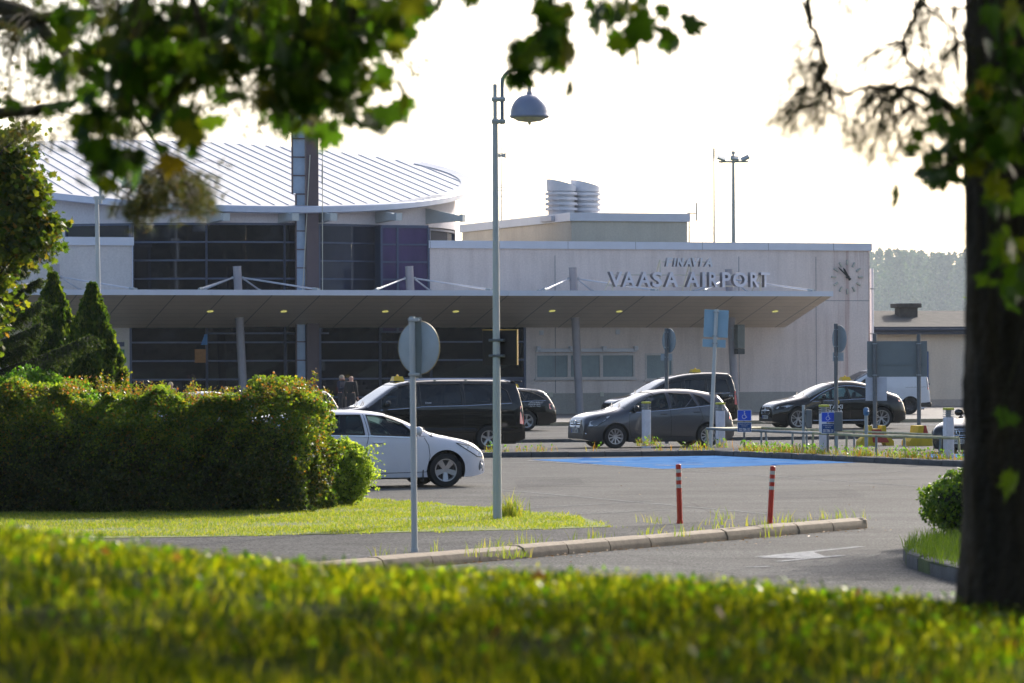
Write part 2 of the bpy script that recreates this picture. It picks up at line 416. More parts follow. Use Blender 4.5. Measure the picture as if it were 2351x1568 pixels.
stripe(mk, G(1505, 1068), G(1545, 1069), .25, .008); stripe(mk, G(1560, 1066.5), G(1615, 1066.3), .2, .008)
# arrow on the drive lane
A0, A1 = G(1742, 1279), G(1978, 1255)
stripe(mk, A0, A1, .14, .004)
mk.add([(*G(1742, 1281)[:2], .005), (*G(1862, 1266)[:2], .005), (*G(1898, 1279)[:2], .005), (*G(1830, 1283)[:2], .005)], [(0, 1, 2, 3)])
stripe(mk, G(1785, 1290), G(1935, 1276), .12, .006); stripe(mk, G(1715, 1303), G(1770, 1301), .12, .006)
tag(mk.build('road_marking', M['roadwhite']), kind='structure')
fk = MB()
for (x0, y0, x1, y1) in ((1231, 1131.8, 1760, 1180), (1150, 1125, 1231, 1131.8), (1542, 1078, 2130, 1118), (1817, 1094, 2130, 1080), (1900, 1105, 2100, 1098),
                         (1150, 1190, 1540, 1170), (1180, 1145, 1330, 1138), (1130, 1172, 1500, 1150)):
    stripe(fk, G(x0, y0), G(x1, y1), .09, .004)
tag(fk.build('parking_line', M['faintwhite']), kind='structure')

# resurfaced strips and tyre-darkened wheel tracks
pt = MB()
for q in (((1180, 1104), (1330, 1098), (1345, 1112), (1190, 1120)), ((1760, 1130), (1960, 1124), (1985, 1140), (1780, 1148)), ((1330, 1240), (1480, 1222), (1500, 1232), (1345, 1252))):
    pt.add([(*G(*c)[:2], .003) for c in q], [(0, 1, 2, 3)])
tag(pt.build('asphalt_patch', asphaltmat('patch_asphalt', .098, (1, 1, 1.0))), kind='structure')
# near island: path, lawn and pale concrete kerb
K0 = G(1045, 1296); K1 = G(1989, 1213); dk = (K1-K0).normalized(); KL = K0-dk*16
nose = [K1+dk*.05, K1+dk*.25+Vector((-.05, .12, 0)), K1+dk*.28+Vector((-.25, .35, 0))]
kerb_run('traffic_island_kerb', [KL, K1], .15, .24, M['concrete'], side=1, rnd=.06, seg=1.05)
nk = MB(); 
cN = K1+Vector((-dk.y, dk.x, 0))*.13
nk.lathe([(.0, .15), (.09, .148), (.125, .12), (.135, .06), (.135, -.02)], c=(cN.x, cN.y, 0), n=20)
tag(nk.build('kerb_end_stone', M['concrete'], smooth=True), kind='structure')
nl = Vector((-dk.y, dk.x, 0))
back = [G(1971, 1190.7, .12), G(1892, 1187, .12), G(1788, 1189, .12), G(1675, 1194.3, .12), G(1561, 1200.5, .12), G(1400, 1210, .12), G(1231, 1216, .12), G(472, 1233, .12), G(-350, 1243, .12)]
path = [K1+nl*.24, *back, Vector((-14, 40, 0)), KL+nl*.24]
sheet('footpath', path, .12, M['pathasphalt'], thick=.13)
lawn_front = [G(1400, 1210, .12), G(1231, 1216, .12), G(950, 1222, .12), G(472, 1233, .12), G(-350, 1243, .12)]
lawn_back = [Vector((-13, 70, 0)), G(700, 1150), G(800, 1158), G(860, 1163), G(1000, 1175), G(1160, 1187), G(1240, 1195), G(1330, 1204)]
LAWN = lawn_front+lawn_back
sheet('lawn', LAWN, .126, M['lawnbase'], thick=.2)
# right-hand grass island
RI = [(5.6, 36), (4.95, 39.2), (4.84, 41.1), (4.66, 42.9), (4.58, 44.6), (4.7, 46.2), (5.0, 47.6), (5.6, 49.5), (6.6, 52), (9, 54.5), (14, 55), (14, 36)]
sheet('grass_island', RI, .15, M['soil'], thick=.2)
kerb_run('grass_island_kerb', [(9, 54.5), (6.6, 52), (5.6, 49.5), (5.0, 47.6), (4.7, 46.2), (4.58, 44.6), (4.66, 42.9), (4.84, 41.1), (4.95, 39.2), (5.6, 36)], .17, .14, M['darkkerb'], side=1, seg=.9)

# the grass bank in front of the camera
def bank_z(x, y):
    x = np.asarray(x, float); y = np.asarray(y, float)
    xc = np.clip(x, -6, 6)
    zc = 1.655-.072*xc-.006*np.clip(xc, 0, 3)*0 + .02*np.sin(x*1.7+.6)+.015*np.sin(y*1.3+x*.8)
    zc += .03*np.exp(-((x+1.9)/.7)**2)+.022+.03*np.clip((-x-.5)/1.3, 0, 1)+.008*np.clip((x-.6)/1.2, 0, 1)
    q = np.where(y < 11, 0, np.where(y < 19, -.009*(y-11)**2, -.576-.144*(y-19)))
    return np.maximum(zc+q+.004*(11-np.minimum(y, 11)), -.1)
nx, ny = 90, 120
X, Y = np.meshgrid(np.linspace(-16, 16, nx), np.linspace(-8, 32, ny))
Zb = bank_z(X, Y); bv = np.stack([X, Y, Zb], -1).reshape(-1, 3)
bf = [(j*nx+i, j*nx+i+1, (j+1)*nx+i+1, (j+1)*nx+i) for j in range(ny-1) for i in range(nx-1)]
bm_ = MB(); bm_.add(bv.tolist(), bf); tag(bm_.build('grass_bank', mat('bank_soil', (.018, .028, .004), 1.0, 0, .4, 6, bump=.8, bs=20, spec=.03), smooth=True), kind='structure')
# ------------------------------------------------------------------ building materials
def rendermat(name, c, streak=.5, red=False):
    m = bpy.data.materials.new(name); m.use_nodes = True; nt = m.node_tree; b = nt.nodes['Principled BSDF']
    b.inputs['Roughness'].default_value = .9; b.inputs['Specular IOR Level'].default_value = .2
    tc = nt.nodes.new('ShaderNodeTexCoord')
    def nz(s, st, det=5):
        mp = nt.nodes.new('ShaderNodeMapping'); mp.inputs['Scale'].default_value = st; lk(nt, tc.outputs['Object'], mp.inputs[0])
        n = nt.nodes.new('ShaderNodeTexNoise'); n.inputs['Scale'].default_value = s; n.inputs['Detail'].default_value = det; n.inputs['Roughness'].default_value = .7
        lk(nt, mp.outputs[0], n.inputs[0]); return n.outputs['Fac']
    def ramp(src, p0, c0, p1, c1):
        r = nt.nodes.new('ShaderNodeValToRGB'); e = r.color_ramp.elements
        e[0].position = p0; e[0].color = (*c0, 1); e[1].position = p1; e[1].color = (*c1, 1); lk(nt, src, r.inputs[0]); return r.outputs[0]
    def mul(a, bb, f=1.0):
        x = nt.nodes.new('ShaderNodeMix'); x.data_type = 'RGBA'; x.blend_type = 'MULTIPLY'; x.inputs[0].default_value = f
        lk(nt, a, x.inputs[6]); lk(nt, bb, x.inputs[7]); return x.outputs[2]
    base = ramp(nz(.5, (1, 1, 1)), .3, [k*.93 for k in c], .7, [k*1.05 for k in c])
    fine = ramp(nz(14, (1, 1, 1), 3), .3, (.90, .90, .90), .7, (1.08, 1.08, 1.08))
    st = ramp(nz(1.6, (1, 1, .09), 6), .28, (.80, .78, .78), .55, (1, 1, 1))
    col = mul(mul(base, fine), st, streak)
    if red:            # rust-red run-off streaks below the clock corner
        sx = nt.nodes.new('ShaderNodeSeparateXYZ'); lk(nt, tc.outputs['Object'], sx.inputs[0])
        mr = nt.nodes.new('ShaderNodeMapRange'); mr.inputs[1].default_value = 3.4; mr.inputs[2].default_value = 5.2; lk(nt, sx.outputs[0], mr.inputs[0])
        st2 = ramp(nz(2.4, (1.6, 1, .05), 5), .50, (1, 1, 1), .66, (.66, .50, .48))
        x = nt.nodes.new('ShaderNodeMix'); x.data_type = 'RGBA'; x.blend_type = 'MULTIPLY'
        lk(nt, mr.outputs[0], x.inputs[0]); lk(nt, col, x.inputs[6]); lk(nt, st2, x.inputs[7]); col = x.outputs[2]
    lk(nt, col, b.inputs['Base Color'])
    bp = nt.nodes.new('ShaderNodeBump'); bp.inputs['Strength'].default_value = .35; bp.inputs['Distance'].default_value = .01
    lk(nt, nz(40, (1, 1, 1), 2), bp.inputs['Height']); lk(nt, bp.outputs[0], b.inputs['Normal'])
    return m
M['render'] = rendermat('wall_render', (.76, .655, .60), .9, True)
M['render2'] = rendermat('pale_render', (.64, .59, .56), .3)
M['cream'] = rendermat('cream_render', (.60, .56, .47), .5)
M['hallwhite'] = rendermat('hall_panel', (.68, .64, .66), .15)
M['plinth'] = rendermat('plinth_concrete', (.38, .36, .33), .6)
M['joint'] = mat('joint', (.20, .19, .20), .9)
M['mull'] = mat('mullion_blue_grey', (.075, .095, .155), .45, .2, .08, 4)
def facadeglass(name, c, ior, rough=.025):
    m = mat(name, c, rough, 0, .3, .8, spec=.5, ior=ior, stretch=(1, 1, .3)); m.node_tree.nodes['Principled BSDF'].inputs['Specular Tint'].default_value = (.55, .68, 1, 1); return m
M['fglass'] = facadeglass('dark_facade_glass', (.004, .005, .009), 1.5)
M['fglass2'] = facadeglass('sky_reflection_glass', (.030, .036, .058), 1.6)  # grey-blue base colour stands in for mirrored sky
M['pglass'] = facadeglass('purple_reflection_glass', (.085, .060, .135), 1.7, .05)  # purple base colour paints the reflection seen in these panes
M['blindglass'] = facadeglass('window_glass', (.26, .32, .33), 1.5)
M['brown'] = mat('brown_steel', (.105, .075, .085), .5, .1, .10, 2)
M['bluepanel'] = mat('blue_glass_panel', (.33, .42, .55), .25, .1, .10, 3)
M['soffit'] = None
M['roofmetal'] = mat('roof_metal', (.50, .50, .52), .55, .35, .10, .7, col2=(.60, .59, .58))
M['seam'] = mat('roof_seam_shaded', (.36, .41, .50), .5, .3, .1, 3)  # darker blue tone carries the seams' shadow side
M['bitumen'] = mat('bitumen_felt', (.07, .066, .06), .95, 0, .3, 2.5, bump=.5, bs=40)
M['letter'] = mat('letter_metal', (.64, .62, .67), .4, .1, .06, 4)
M['letterside'] = mat('letter_return', (.10, .10, .12), .4, .3, .06, 4)
M['cream_steel'] = mat('cream_steel', (.55, .53, .44), .5, .1, .08, 5)
M['downlight'] = mat('downlight', (.55, .55, .25), .3, 0, .1, 5, emit=(.75, .72, .20), es=.28)
M['col'] = mat('column_paint', (.32, .30, .32), .5, .1, .08, 3)

TB = thing('terminal_building', 'pale airport terminal with round metal roofed hall and dark glass front', 'airport terminal', BO, radians(18.7))
def A(px, y=0.0): return a_of(px, y)
def Z(px, py, y=0.0): return z_of(px, py, y)
A_R = A(1997); A_L = A(987); A_G = A(1205)
ZT = 7.12
# front wall with openings
w1 = (A(1229), A(1457), Z(1340, 869), Z(1340, 811)); w2 = (A(1481), A(1545), Z(1500, 872), Z(1500, 811))
mb = MB()
mb.box(A_L, A_R, 0, .35, 4.25, ZT)                                     # upper band
xs = [A_G, w1[0], w1[1], w2[0], w2[1], A_R]
mb.box(xs[0], xs[1], 0, .35, 1.0, 4.25); mb.box(xs[2], xs[3], 0, .35, 1.0, 4.25); mb.box(xs[4], xs[5], 0, .35, 1.0, 4.25)
mb.box(w1[0], w1[1], 0, .35, 1.0, w1[2]); mb.box(w1[0], w1[1], 0, .35, w1[3], 4.25)
mb.box(w2[0], w2[1], 0, .35, 1.0, w2[2]); mb.box(w2[0], w2[1], 0, .35, w2[3], 4.25)
mb.box(A_L, A_L+.3, .35, 16, 3.6, ZT); mb.box(A_R-.3, A_R, .35, 20, 0, ZT)   # side walls
mb.box(A_L+.3, A_R-.3, 15.7, 16, 0, ZT)
mb.build('wall', M['render'], TB)
for px in (1275, 1697, 2030-13): 
    a = A(px) if px < 1990 else A(1992-118)
    MB().box(a-.014, a+.014, -.004, .0, 1.02, ZT-.3).build('wall_joint', M['joint'], TB)
MB().box(A(1874), A_R, -.004, 0, Z(1930, 691), Z(1930, 691)+.025).build('wall_joint', M['joint'], TB)
mb = MB(); mb.box(A_G, A_R-.05, -.05, .3, .0, 1.0); mb.build('plinth', M['plinth'], TB)
mb = MB(); mb.box(A_L-.05, A_R+.08, -.10, .45, ZT-.02, ZT+.30)
mb.box(A_L-.05, A_L+.35, .45, 16, ZT-.02, ZT+.30)
k = A_L
mb.build('parapet', M['fascia'], TB)
while k < A_R: MB().box(k, k+.014, -.104, -.1, ZT-.02, ZT+.30).build('parapet_joint', M['darksteel'], TB); k += 3.05
mb = MB(); mb.box(A_L, A_R, .45, 16, ZT-.35, ZT-.1); mb.build('roof', M['bitumen'], TB)
# windows
for (x0, x1, z0, z1), sp in ((w1, 3), (w2, 1)):
    fr = MB(); W_ = x1-x0
    fr.box(x0, x1, -.05, .12, z0, z0+.07); fr.box(x0, x1, -.03, .12, z1-.09, z1); fr.box(x0, x0+.07, -.03, .12, z0+.07, z1-.09); fr.box(x1-.07, x1, -.03, .12, z0+.07, z1-.09)
    cuts = [x0+.07+(W_-.14)*i/sp for i in range(sp+1)]
    for c in cuts[1:-1]: fr.box(c-.07, c+.07, -.03, .12, z0+.07, z1-.09)
    fr.box(x0-.06, x1+.06, -.11, .0, z0-.07, z0-.002)
    wf = fr.build('window', M['render2'], TB)
    pn = MB(); pn.box(x0+.05, x1-.05, .04, .05, z0+.05, z1-.05); pn.build('pane', M['blindglass'], wf)
    bl_ = MB(); zz = z0+.1
    while zz < z1-.1:
        bl_.box(x0+.09, x1-.09, .03, .038, zz, zz+.018); zz += .045
    bl_.build('blind', mat('blind_slats', (.34, .40, .41), .5), wf)
aw = MB(); aw.box(w1[0], w1[1]+.05, -.16, -.02, w1[3]+.05, w1[3]+.20)
for t in (0.02, .35, .68, 1.0): 
    a = w1[0]+(w1[1]-w1[0])*t; aw.bbox(a-.09, a+.09, -.24, -.02, w1[3]+.10, w1[3]+.30, .02)
aw.build('awning_box', M['whitepaint'], TB)
for px, py in ((1264, 906), (1381, 905), (1243, 764), (1418, 762)):
    s = MB(); a, z = A(px), Z(px, py); s.bbox(a-.09, a+.09, -.06, .0, z-.1, z+.1, .015); s.build('wall_box', M['whitepaint'] if py < 800 else M['cream_steel'], TB)
# upper plant room on the roof
B0, B1 = A(1313, 5.5), A(1579, 5.5)
mb = MB(); mb.box(B0, B1, 5.5, 21, ZT-.4, 8.55); mb.build('plant_room', M['cream'], TB)
mb = MB(); mb.box(B0-.1, B1+.1, 5.4, 21.1, 8.5, 8.86); mb.build('plant_room_parapet', M['fascia'], TB)
# round hall
HC, HR = Vector((-21.1, 10.7)), 11.0
def phi_of(px, R=HR):
    d = Vector(((px-CX)/FPX, 1)); c3 = bl(HC.x, HC.y); c = Vector((c3.x, c3.y))
    b_ = d.dot(c); a_ = d.dot(d); t = (b_-sqrt(max(0, b_*b_-a_*(c.dot(c)-R*R))))/a_
    p = d*t; q = Vector((p.x, p.y, 0))-BO; la, ly = q.dot(U), -q.dot(NB)
    return atan2(la-HC.x, -(ly-HC.y))
def hp(phi, R, z): return (HC.x+R*sin(phi), HC.y-R*cos(phi), z)
def roofz(x, y): return 10.70+.171*(y-HC.y)
def arc(mb, p0, p1, z0, z1, R, th=.1, n=None, top=None):
    n = n or max(2, int(abs(p1-p0)/.05)); vs = []
    for i in range(n+1):
        ph = p0+(p1-p0)*i/n
        zt = z1 if top is None else top(*hp(ph, R, 0)[:2])
        vs += [hp(ph, R, z0), hp(ph, R, zt), hp(ph, R-th, zt), hp(ph, R-th, z0)]
    fs = []
    for i in range(n):
        for j in range(4): fs.append((i*4+j, i*4+(j+1) % 4, (i+1)*4+(j+1) % 4, (i+1)*4+j))
    fs += [(3, 2, 1, 0), (n*4, n*4+1, n*4+2, n*4+3)]
    mb.add(vs, fs)
f150, f305, f475, f652, f733, f877, f990, f1062 = [phi_of(x) for x in (150, 305, 475, 655, 735, 877, 990, 1062)]
ZG = 8.05
mb = MB()
arc(mb, -2.6, 2.6, ZG+.04, 9, HR, top=lambda x, y: roofz(x, y)-.02)
arc(mb, -1.6, f150, 3.8, ZG+.04, HR); arc(mb, f150, f305, 3.8, 7.22, HR); arc(mb, f877, f1062, 3.8, 7.22, HR); arc(mb, f1062, 1.9, 3.8, ZG+.04, HR)
mb.build('hall_wall', M['hallwhite'], TB, smooth=True)
# glazing bays between posts
def bay(p0, p1, z0, z1, rows, m, R=HR-.08):
    g = MB(); fr = MB(); nseg = 2 if p1-p0 > .12 else 1
    for r in range(rows):
        za, zb = z0+(z1-z0)*r/rows, z0+(z1-z0)*(r+1)/rows
        for s in range(nseg):
            pa, pb = p0+(p1-p0)*s/nseg, p0+(p1-p0)*(s+1)/nseg
            e = random.uniform(-.006, .006); e2 = random.uniform(-.006, .006)
            g.add([hp(pa, R+e, za), hp(pb, R+e2, za), hp(pb, R-e, zb), hp(pa, R-e2, zb)], [(0, 1, 2, 3)])
        arc(fr, p0, p1, za-.035, za+.035, R+.05, .1)
    arc(fr, p0, p1, z1-.05, z1+.04, R+.05, .1)
    for p in (p0, p1):
        a_, b_ = Vector(hp(p, R+.06, 0)), Vector(hp(p, R-.06, 0)); t = Vector((cos(p), sin(p), 0))*.045
        vs = [a_-t, a_+t, b_+t, b_-t]; n_ = [(v.x, v.y, z0) for v in vs]+[(v.x, v.y, z1+.04) for v in vs]
        fr.add(n_, [(0, 3, 2, 1), (4, 5, 6, 7), (0, 1, 5, 4), (1, 2, 6, 5), (2, 3, 7, 6), (3, 0, 4, 7)])
    o = fr.build('hall_window', M['mull'], TB); g.build('pane', m, o)
bay(f150, f305-.01, 7.25, ZG, 1, M['fglass'])
bay(f305, f475, 3.55+.755*0, ZG, 6, M['fglass']); bay(f475, f652, 3.55, ZG, 6, M['fglass'])
bay(f652, phi_of(683), 3.55, ZG, 6, M['fglass']); bay(f733, f877, 3.55, ZG, 6, M['fglass2'])
bay(f990, f1062, 7.25, ZG-.05, 1, M['fglass2'])
# flat bay next to the wall, its reflection painted purple
pa, pb = A(877, -.02), A(985, -.02); g = MB(); fr = MB(); rows = 6
for r in range(rows):
    za, zb = 3.6+(ZG-.08-3.6)*r/rows, 3.6+(ZG-.08-3.6)*(r+1)/rows
    for (c0, c1) in ((pa, pa+(pb-pa)*.34), (pa+(pb-pa)*.34, pb)):
        e = random.uniform(-.004, .004); g.add([(c0, .02+e, za), (c1, .02-e, za), (c1, .02, zb), (c0, .02, zb)], [(0, 1, 2, 3)])
    fr.box(pa, pb, -.03, .03, za-.035, za+.035)
fr.box(pa, pb, -.03, .6, ZG-.12, ZG); 
for c in (pa, pa+(pb-pa)*.34, pb): fr.box(c-.045, c+.045, -.04, .04, 3.6, ZG-.1)
fr.box(pa-.02, pa+.04, .04, 1.2, 3.6, ZG)
o = fr.build('hall_window', M['mull'], TB); g.build('pane', M['pglass'], o)
# roof
RR = 11.75; N_ = 128; mb = MB()
top = [hp(2*pi*i/N_, RR, 0) for i in range(N_)]
mb.add([(p[0], p[1], roofz(p[0], p[1])+.05) for p in top]+[(p[0], p[1], roofz(p[0], p[1])-.0) for p in top],
       [tuple(range(N_)), tuple(range(2*N_-1, N_-1, -1))]+[(i, (i+1) % N_, N_+(i+1) % N_, N_+i) for i in range(N_)])
HRoof = mb.build('hall_roof', M['roofmetal'], TB)
sm = MB(); k = -18
while k <= 18:
    xo = k*.60+.1; k += 1
    if abs(xo) > RR-.35: continue
    h = sqrt((RR-.32)**2-xo*xo); x = HC.x+xo
    y0, y1 = HC.y-h, HC.y+h
    za, zb = roofz(x, y0)+.05, roofz(x, y1)+.05
    sm.add([(x-.022, y0, za), (x+.022, y0, za), (x+.022, y1, zb), (x-.022, y1, zb), (x-.016, y0+.05, za+.04), (x+.016, y0+.05, za+.04), (x+.016, y1, zb+.04), (x-.016, y1, zb+.04)],
           [(0, 3, 2, 1), (4, 5, 6, 7), (0, 1, 5, 4), (1, 2, 6, 5), (2, 3, 7, 6), (3, 0, 4, 7)])
sm.build('standing_seam', M['seam'], HRoof)
fa = MB()
for i in range(N_):
    p0, p1 = 2*pi*i/N_, 2*pi*(i+1)/N_
    vs = []
    for p in (p0, p1):
        for R_, dz in ((RR+.01, .06), (RR+.05, .02), (RR+.05, -.20), (RR-.10, -.24), (RR-.14, -.02)):
            x, y, _ = hp(p, R_, 0); q = hp(p, RR, 0); vs.append((x, y, roofz(q[0], q[1])+dz))
    fa.add(vs, [(j, (j+1) % 5, 5+(j+1) % 5, 5+j) for j in range(5)])
fa.build('eave_fascia', mat('eave_blue_white', (.50, .54, .66), .35, .3, .06, 2), TB, smooth=True, angle=40)
lip = MB()
for i in range(40):
    p0, p1 = radians(20+i*2.2), radians(20+(i+1)*2.2)-.0015*(i % 5 == 0)
    vs = []
    for p in (p0, p1):
        for R_, dz in ((RR+.02, .05), (RR-.02, .17), (RR-.50, .10), (RR-.50, .06)):
            x, y, _ = hp(p, R_, 0); vs.append((x, y, roofz(x, y)+dz*min(1, (i+1)/12)))
    lip.add(vs, [(j, (j+1) % 4, 4+(j+1) % 4, 4+j) for j in range(4)])
lip.build('roof_edge_plate', M['whitepaint'], TB)
for (x0, x1, f, L) in ((480, 520, .55, 1.3), (645, 680, .5, 1.2), (733, 766, .5, 1.2), (867, 915, .62, 1.4), (980, 1058, .93, 1.6)):
    ph = phi_of(x0+2); bx, by, _ = hp(ph, HR-.05, 0); q = bl(bx, by)
    # direction in world: lateral fraction f, towards the camera
    dw = Vector((f, -sqrt(1-f*f), 0)); dl = Vector((dw.dot(U), -dw.dot(NB), 0)); sd_ = Vector((-dl.y, dl.x, 0))*.14
    z1 = Z(x0, 478, by) if x0 < 970 else Z(x0, 478, by); z0 = z1-.62
    if x0 > 970: z1 = Z(980, 478, by); z0 = Z(980, 514, by)
    c = Vector((bx, by, 0)); m_ = MB(); zt2 = z1-.30*(1 if x0 < 970 else 1.15)
    m_.prism([(0, z0), (L, z0+.10), (L, zt2), (0, z1)], lambda s, z: c+dl*s-sd_+Vector((0, 0, z)), lambda s, z: c+dl*s+sd_+Vector((0, 0, z)))
    m_.prism([(L, z0+.06), (L+.14, z0+.06), (L+.14, zt2+.05), (L, zt2+.05)], lambda s, z: c+dl*s-sd_*1.1+Vector((0, 0, z)), lambda s, z: c+dl*s+sd_*1.1+Vector((0, 0, z)))
    m_.build('eave_bracket', mat('bracket_grey', (.42, .46, .47), .45, .1, .06, 3), TB)
# low left wing in front of the hall
LW0, LW1 = -62, A(304, -.45)
mb = MB(); mb.box(LW0, LW1, -.45, 8, 3.9, 7.12); mb.build('wing_wall', M['render2'], TB)
mb = MB(); mb.box(LW0, LW1+.06, -.55, 8, 7.12, 7.45); mb.box(LW1, LW1+.03, -.5, -.3, 3.9, 7.12); mb.build('wing_parapet', M['fascia'], TB)
# ground floor: glazing flush with the wall, wall on the left
gp = [A(300), A(475), A(655), A(683), A(735), A(873), A(990), A(1205)]
rowz = [.15, .90, 1.66, 2.42, 3.18, 3.95]
for i in range(len(gp)-1):
    if i == 3: continue
    a0, a1 = gp[i], gp[i+1]; fr = MB(); g = MB()
    for r in range(5):
        za, zb = rowz[r], rowz[r+1]
        if i == 6 and r < 2: continue
        e = random.uniform(-.003, .003); mid = (a0+a1)/2
        g.add([(a0, .05+e, za), (mid, .05-e, za), (mid, .05, zb), (a0, .05+e, zb)], [(0, 1, 2, 3)])
        g.add([(mid, .05-e, za), (a1, .05, za), (a1, .05-e, zb), (mid, .05, zb)], [(0, 1, 2, 3)])
    for z in rowz: fr.box(a0, a1, .0, .08, z-.035, z+.035)
    fr.box(a0-.05, a0+.05, -.02, .10, .12, 3.95); fr.box(a1-.05, a1+.05, -.02, .10, .12, 3.95)
    if i == 6:
        z = .93
        while z < 1.62: fr.box(a0+.06, a1-.06, .0, .05, z, z+.03); z += .075
        fr.box(a0, a1, .07, .1, .15, 1.66)
    o = fr.build('ground_floor_window', M['mull'], TB); g.build('pane', M['fglass'], o)
mb = MB(); mb.box(LW0, gp[0]-.05, -.02, .35, 0, 3.9); mb.build('wing_ground_wall', M['render2'], TB)
mb = MB(); mb.box(gp[0]-.2, A_G, .4, .6, 0, 4.3); mb.build('lobby_back', M['black'], TB)
for z in (2.62, 1.86):                                                 # rental notice boards left of the glass
    a1 = A(296); pb_ = MB(); pb_.box(a1-1.5, a1-.04, -.06, -.03, z-.02, z+.66); bd = pb_.build('notice_board', M['cream_steel'], TB)
    q = MB(); q.box(a1-1.4, a1-.2, -.068, -.061, z+.40, z+.58); q.build('board_stripe', mat('slate', (.09, .10, .16), .5), bd)
    q = MB(); q.box(a1-1.4, a1-.2, -.068, -.061, z+.08, z+.28); q.build('board_stripe', mat('boardgreen', (.03, .22, .10), .5), bd)
    text_mesh('lettering', 'pcar.', .34, .12, M['white'], bd, TV(a1-.5, -.072, z+.12), .003)

g = MB(); a0 = A(447); g.box(a0, a0+.46, -.035, -.02, 2.35, 3.0-.1); g.build('poster', mat('poster_orange', (.30, .12, .02), .5, 0, .2, 9), TB)
g = MB(); a0 = A(461); g.prism([(a0, 3.08), (a0+.27, 3.08), (a0+.27, 3.52), (a0+.16, 3.52)], lambda x, z: (x, -.035, z), lambda x, z: (x, -.02, z)); g.build('poster', mat('poster_blue', (.05, .22, .50), .5, 0, .1, 9), TB)
# pylon through the canopy
PY = -.75; p0, p1, p2, p3 = A(675, PY), A(683, PY), A(705, PY), A(733, PY)
ZP, ZS = Z(700, 188, PY), Z(700, 458, PY)
PT = thing('pylon', 'tall brown steel pylon with pale blue glass panels rising over the round roof', 'pylon', bl(p2, PY), radians(18.7))
pl = MB(); pl.bbox(0, p3-p2, 0, .5, 0, ZP, .01); pl.build('pylon_post', M['brown'], PT)
lad = MB(); gl_ = MB(); z = .15
while z < ZP-.4:
    x0 = (p0 if z > ZS-.3 else p1)-p2; zt = min(z+.76, ZP-.3)
    gl_.box(x0+.03, -.02, .18, .20, z+.03, zt-.02); lad.box(x0, 0, .14, .24, zt-.02, zt+.03); lad.box(x0-.02, x0+.03, .14, .24, z, zt); z += .76
gl_.build('pylon_panel', M['bluepanel'], PT); lad.build('panel_frame', M['brown'], PT)
hd = MB(); hd.box(p0-p2-.35, p3-p2+.1, -.1, .6, ZP-.1, ZP); hd.box(-.2, p3-p2, -.05, .5, ZP-.9, ZP-.1); hd.build('pylon_cap', M['bluepanel'], PT)
cb = MB(); a = A(738, PY)-p2; cb.cyl((a, -.2, 5.3), (a+.05, -.1, ZP), .018, n=6); cb.cyl((a+.02, -.16, ZP-4.2), (a+.03, -.15, ZP-3.4), .035, n=8); a = A(694, PY)-p2
cb.cyl((a, -.1, 5.3), (a+.35, -.05, ZP-3), .018, n=6); cb.build('cable', M['cream_steel'], PT)

# roof vents
vp = thing('roof_vent', 'left one of the two louvred exhaust cowls on the plant room roof', 'roof vent', bl(0, 0), radians(18.7), 'twin exhaust cowls on the roof')
va = A(1290, 8.2)
vp.location = bl(va, 8.2, 8.8)
def cowl(sc):
    mb = MB(); r = .64; n = 28
    mb.lathe([(r*.92, 0), (r*.92, .3), (r*.92, 1.3)], n=n)
    vs = [(r*1.02*cos(2*pi*i/n), r*1.02*sin(2*pi*i/n), 1.48+.17*(-cos(2*pi*i/n))) for i in range(n)]
    v0 = [(r*1.02*cos(2*pi*i/n), r*1.02*sin(2*pi*i/n), 1.12) for i in range(n)]
    mb.add(vs+v0, [tuple(range(n)), tuple(range(2*n-1, n-1, -1))]+[(i, (i+1) % n, n+(i+1) % n, n+i) for i in range(n)])
    return mb
cowl(1).build('cowl_body', M['whitepaint'], vp, smooth=True, angle=40)
rg = MB()
for z in (.26, .49, .72, .95): rg.lathe([(.6, z+.02), (.72, z), (.72, z+.11), (.6, z+.13)], n=28, caps=False)
rg.build('louvre_ring', M['whitepaint'], vp, smooth=True, angle=40)
cv = MB(); cv.bbox(-.75, .75, -.75, .75, -.25, .02, .03); cv.build('curb', M['whitepaint'], vp)
dup(vp, bl(A(1345, 8.6), 8.6, 8.8), radians(18.7), 'right one of the two louvred exhaust cowls on the plant room roof')

# wall clock
ck = thing('wall_clock', 'large clock of twelve bars and black hands fixed on the pale wall', 'wall clock', bl(A(1945), 0, Z(1945, 636)), radians(18.7))
for i in range(12):
    t = i*pi/6; Mx = Matrix.Rotation(t, 4, 'Y'); r = .68*(1 if i % 3 else .70/.68)
    mk_ = MB(); mk_.bbox(-.026, .026, -.10, -.03, r-.17, r+.03, .006, M=Mx); o = mk_.build('hour_mark', M['cream_steel'], ck)
    mk_ = MB(); mk_.box(-.036, .036, -.06, -.002, r-.18, r+.04, M=Mx); mk_.build('mark_shadow_rim', M['steel'], o)  # darker plate stands in for the shadow edge around each mark
for nm, t, L, wd in (('minute_hand', radians(-48), .64, .035), ('hour_hand', radians(-30), .46, .05)):
    h = MB(); Mx = Matrix.Rotation(t, 4, 'Y'); h.prism([(-wd, -.16), (wd, -.16), (wd*.8, L*.8), (0, L), (-wd*.8, L*.8)],
        lambda x, z: Mx @ Vector((x, -.16, z)), lambda x, z: Mx @ Vector((x, -.13 if nm[0] == 'm' else -.125, z))); h.build(nm, M['black'], ck)
hb = MB(); hb.cyl((0, -.17, 0), (0, 0, 0), .06, n=16); hb.build('clock_hub', M['black'], ck)
pp = thing('downpipe', 'grey downpipe standing behind the right corner of the terminal', 'downpipe', bl(A(2002, 4), 4), radians(18.7))
q = MB(); q.cyl((0, 0, 0), (0, 0, Z(2002, 617, 4)), .09, n=12); q.build('pipe', M['fascia'], pp, smooth=True)
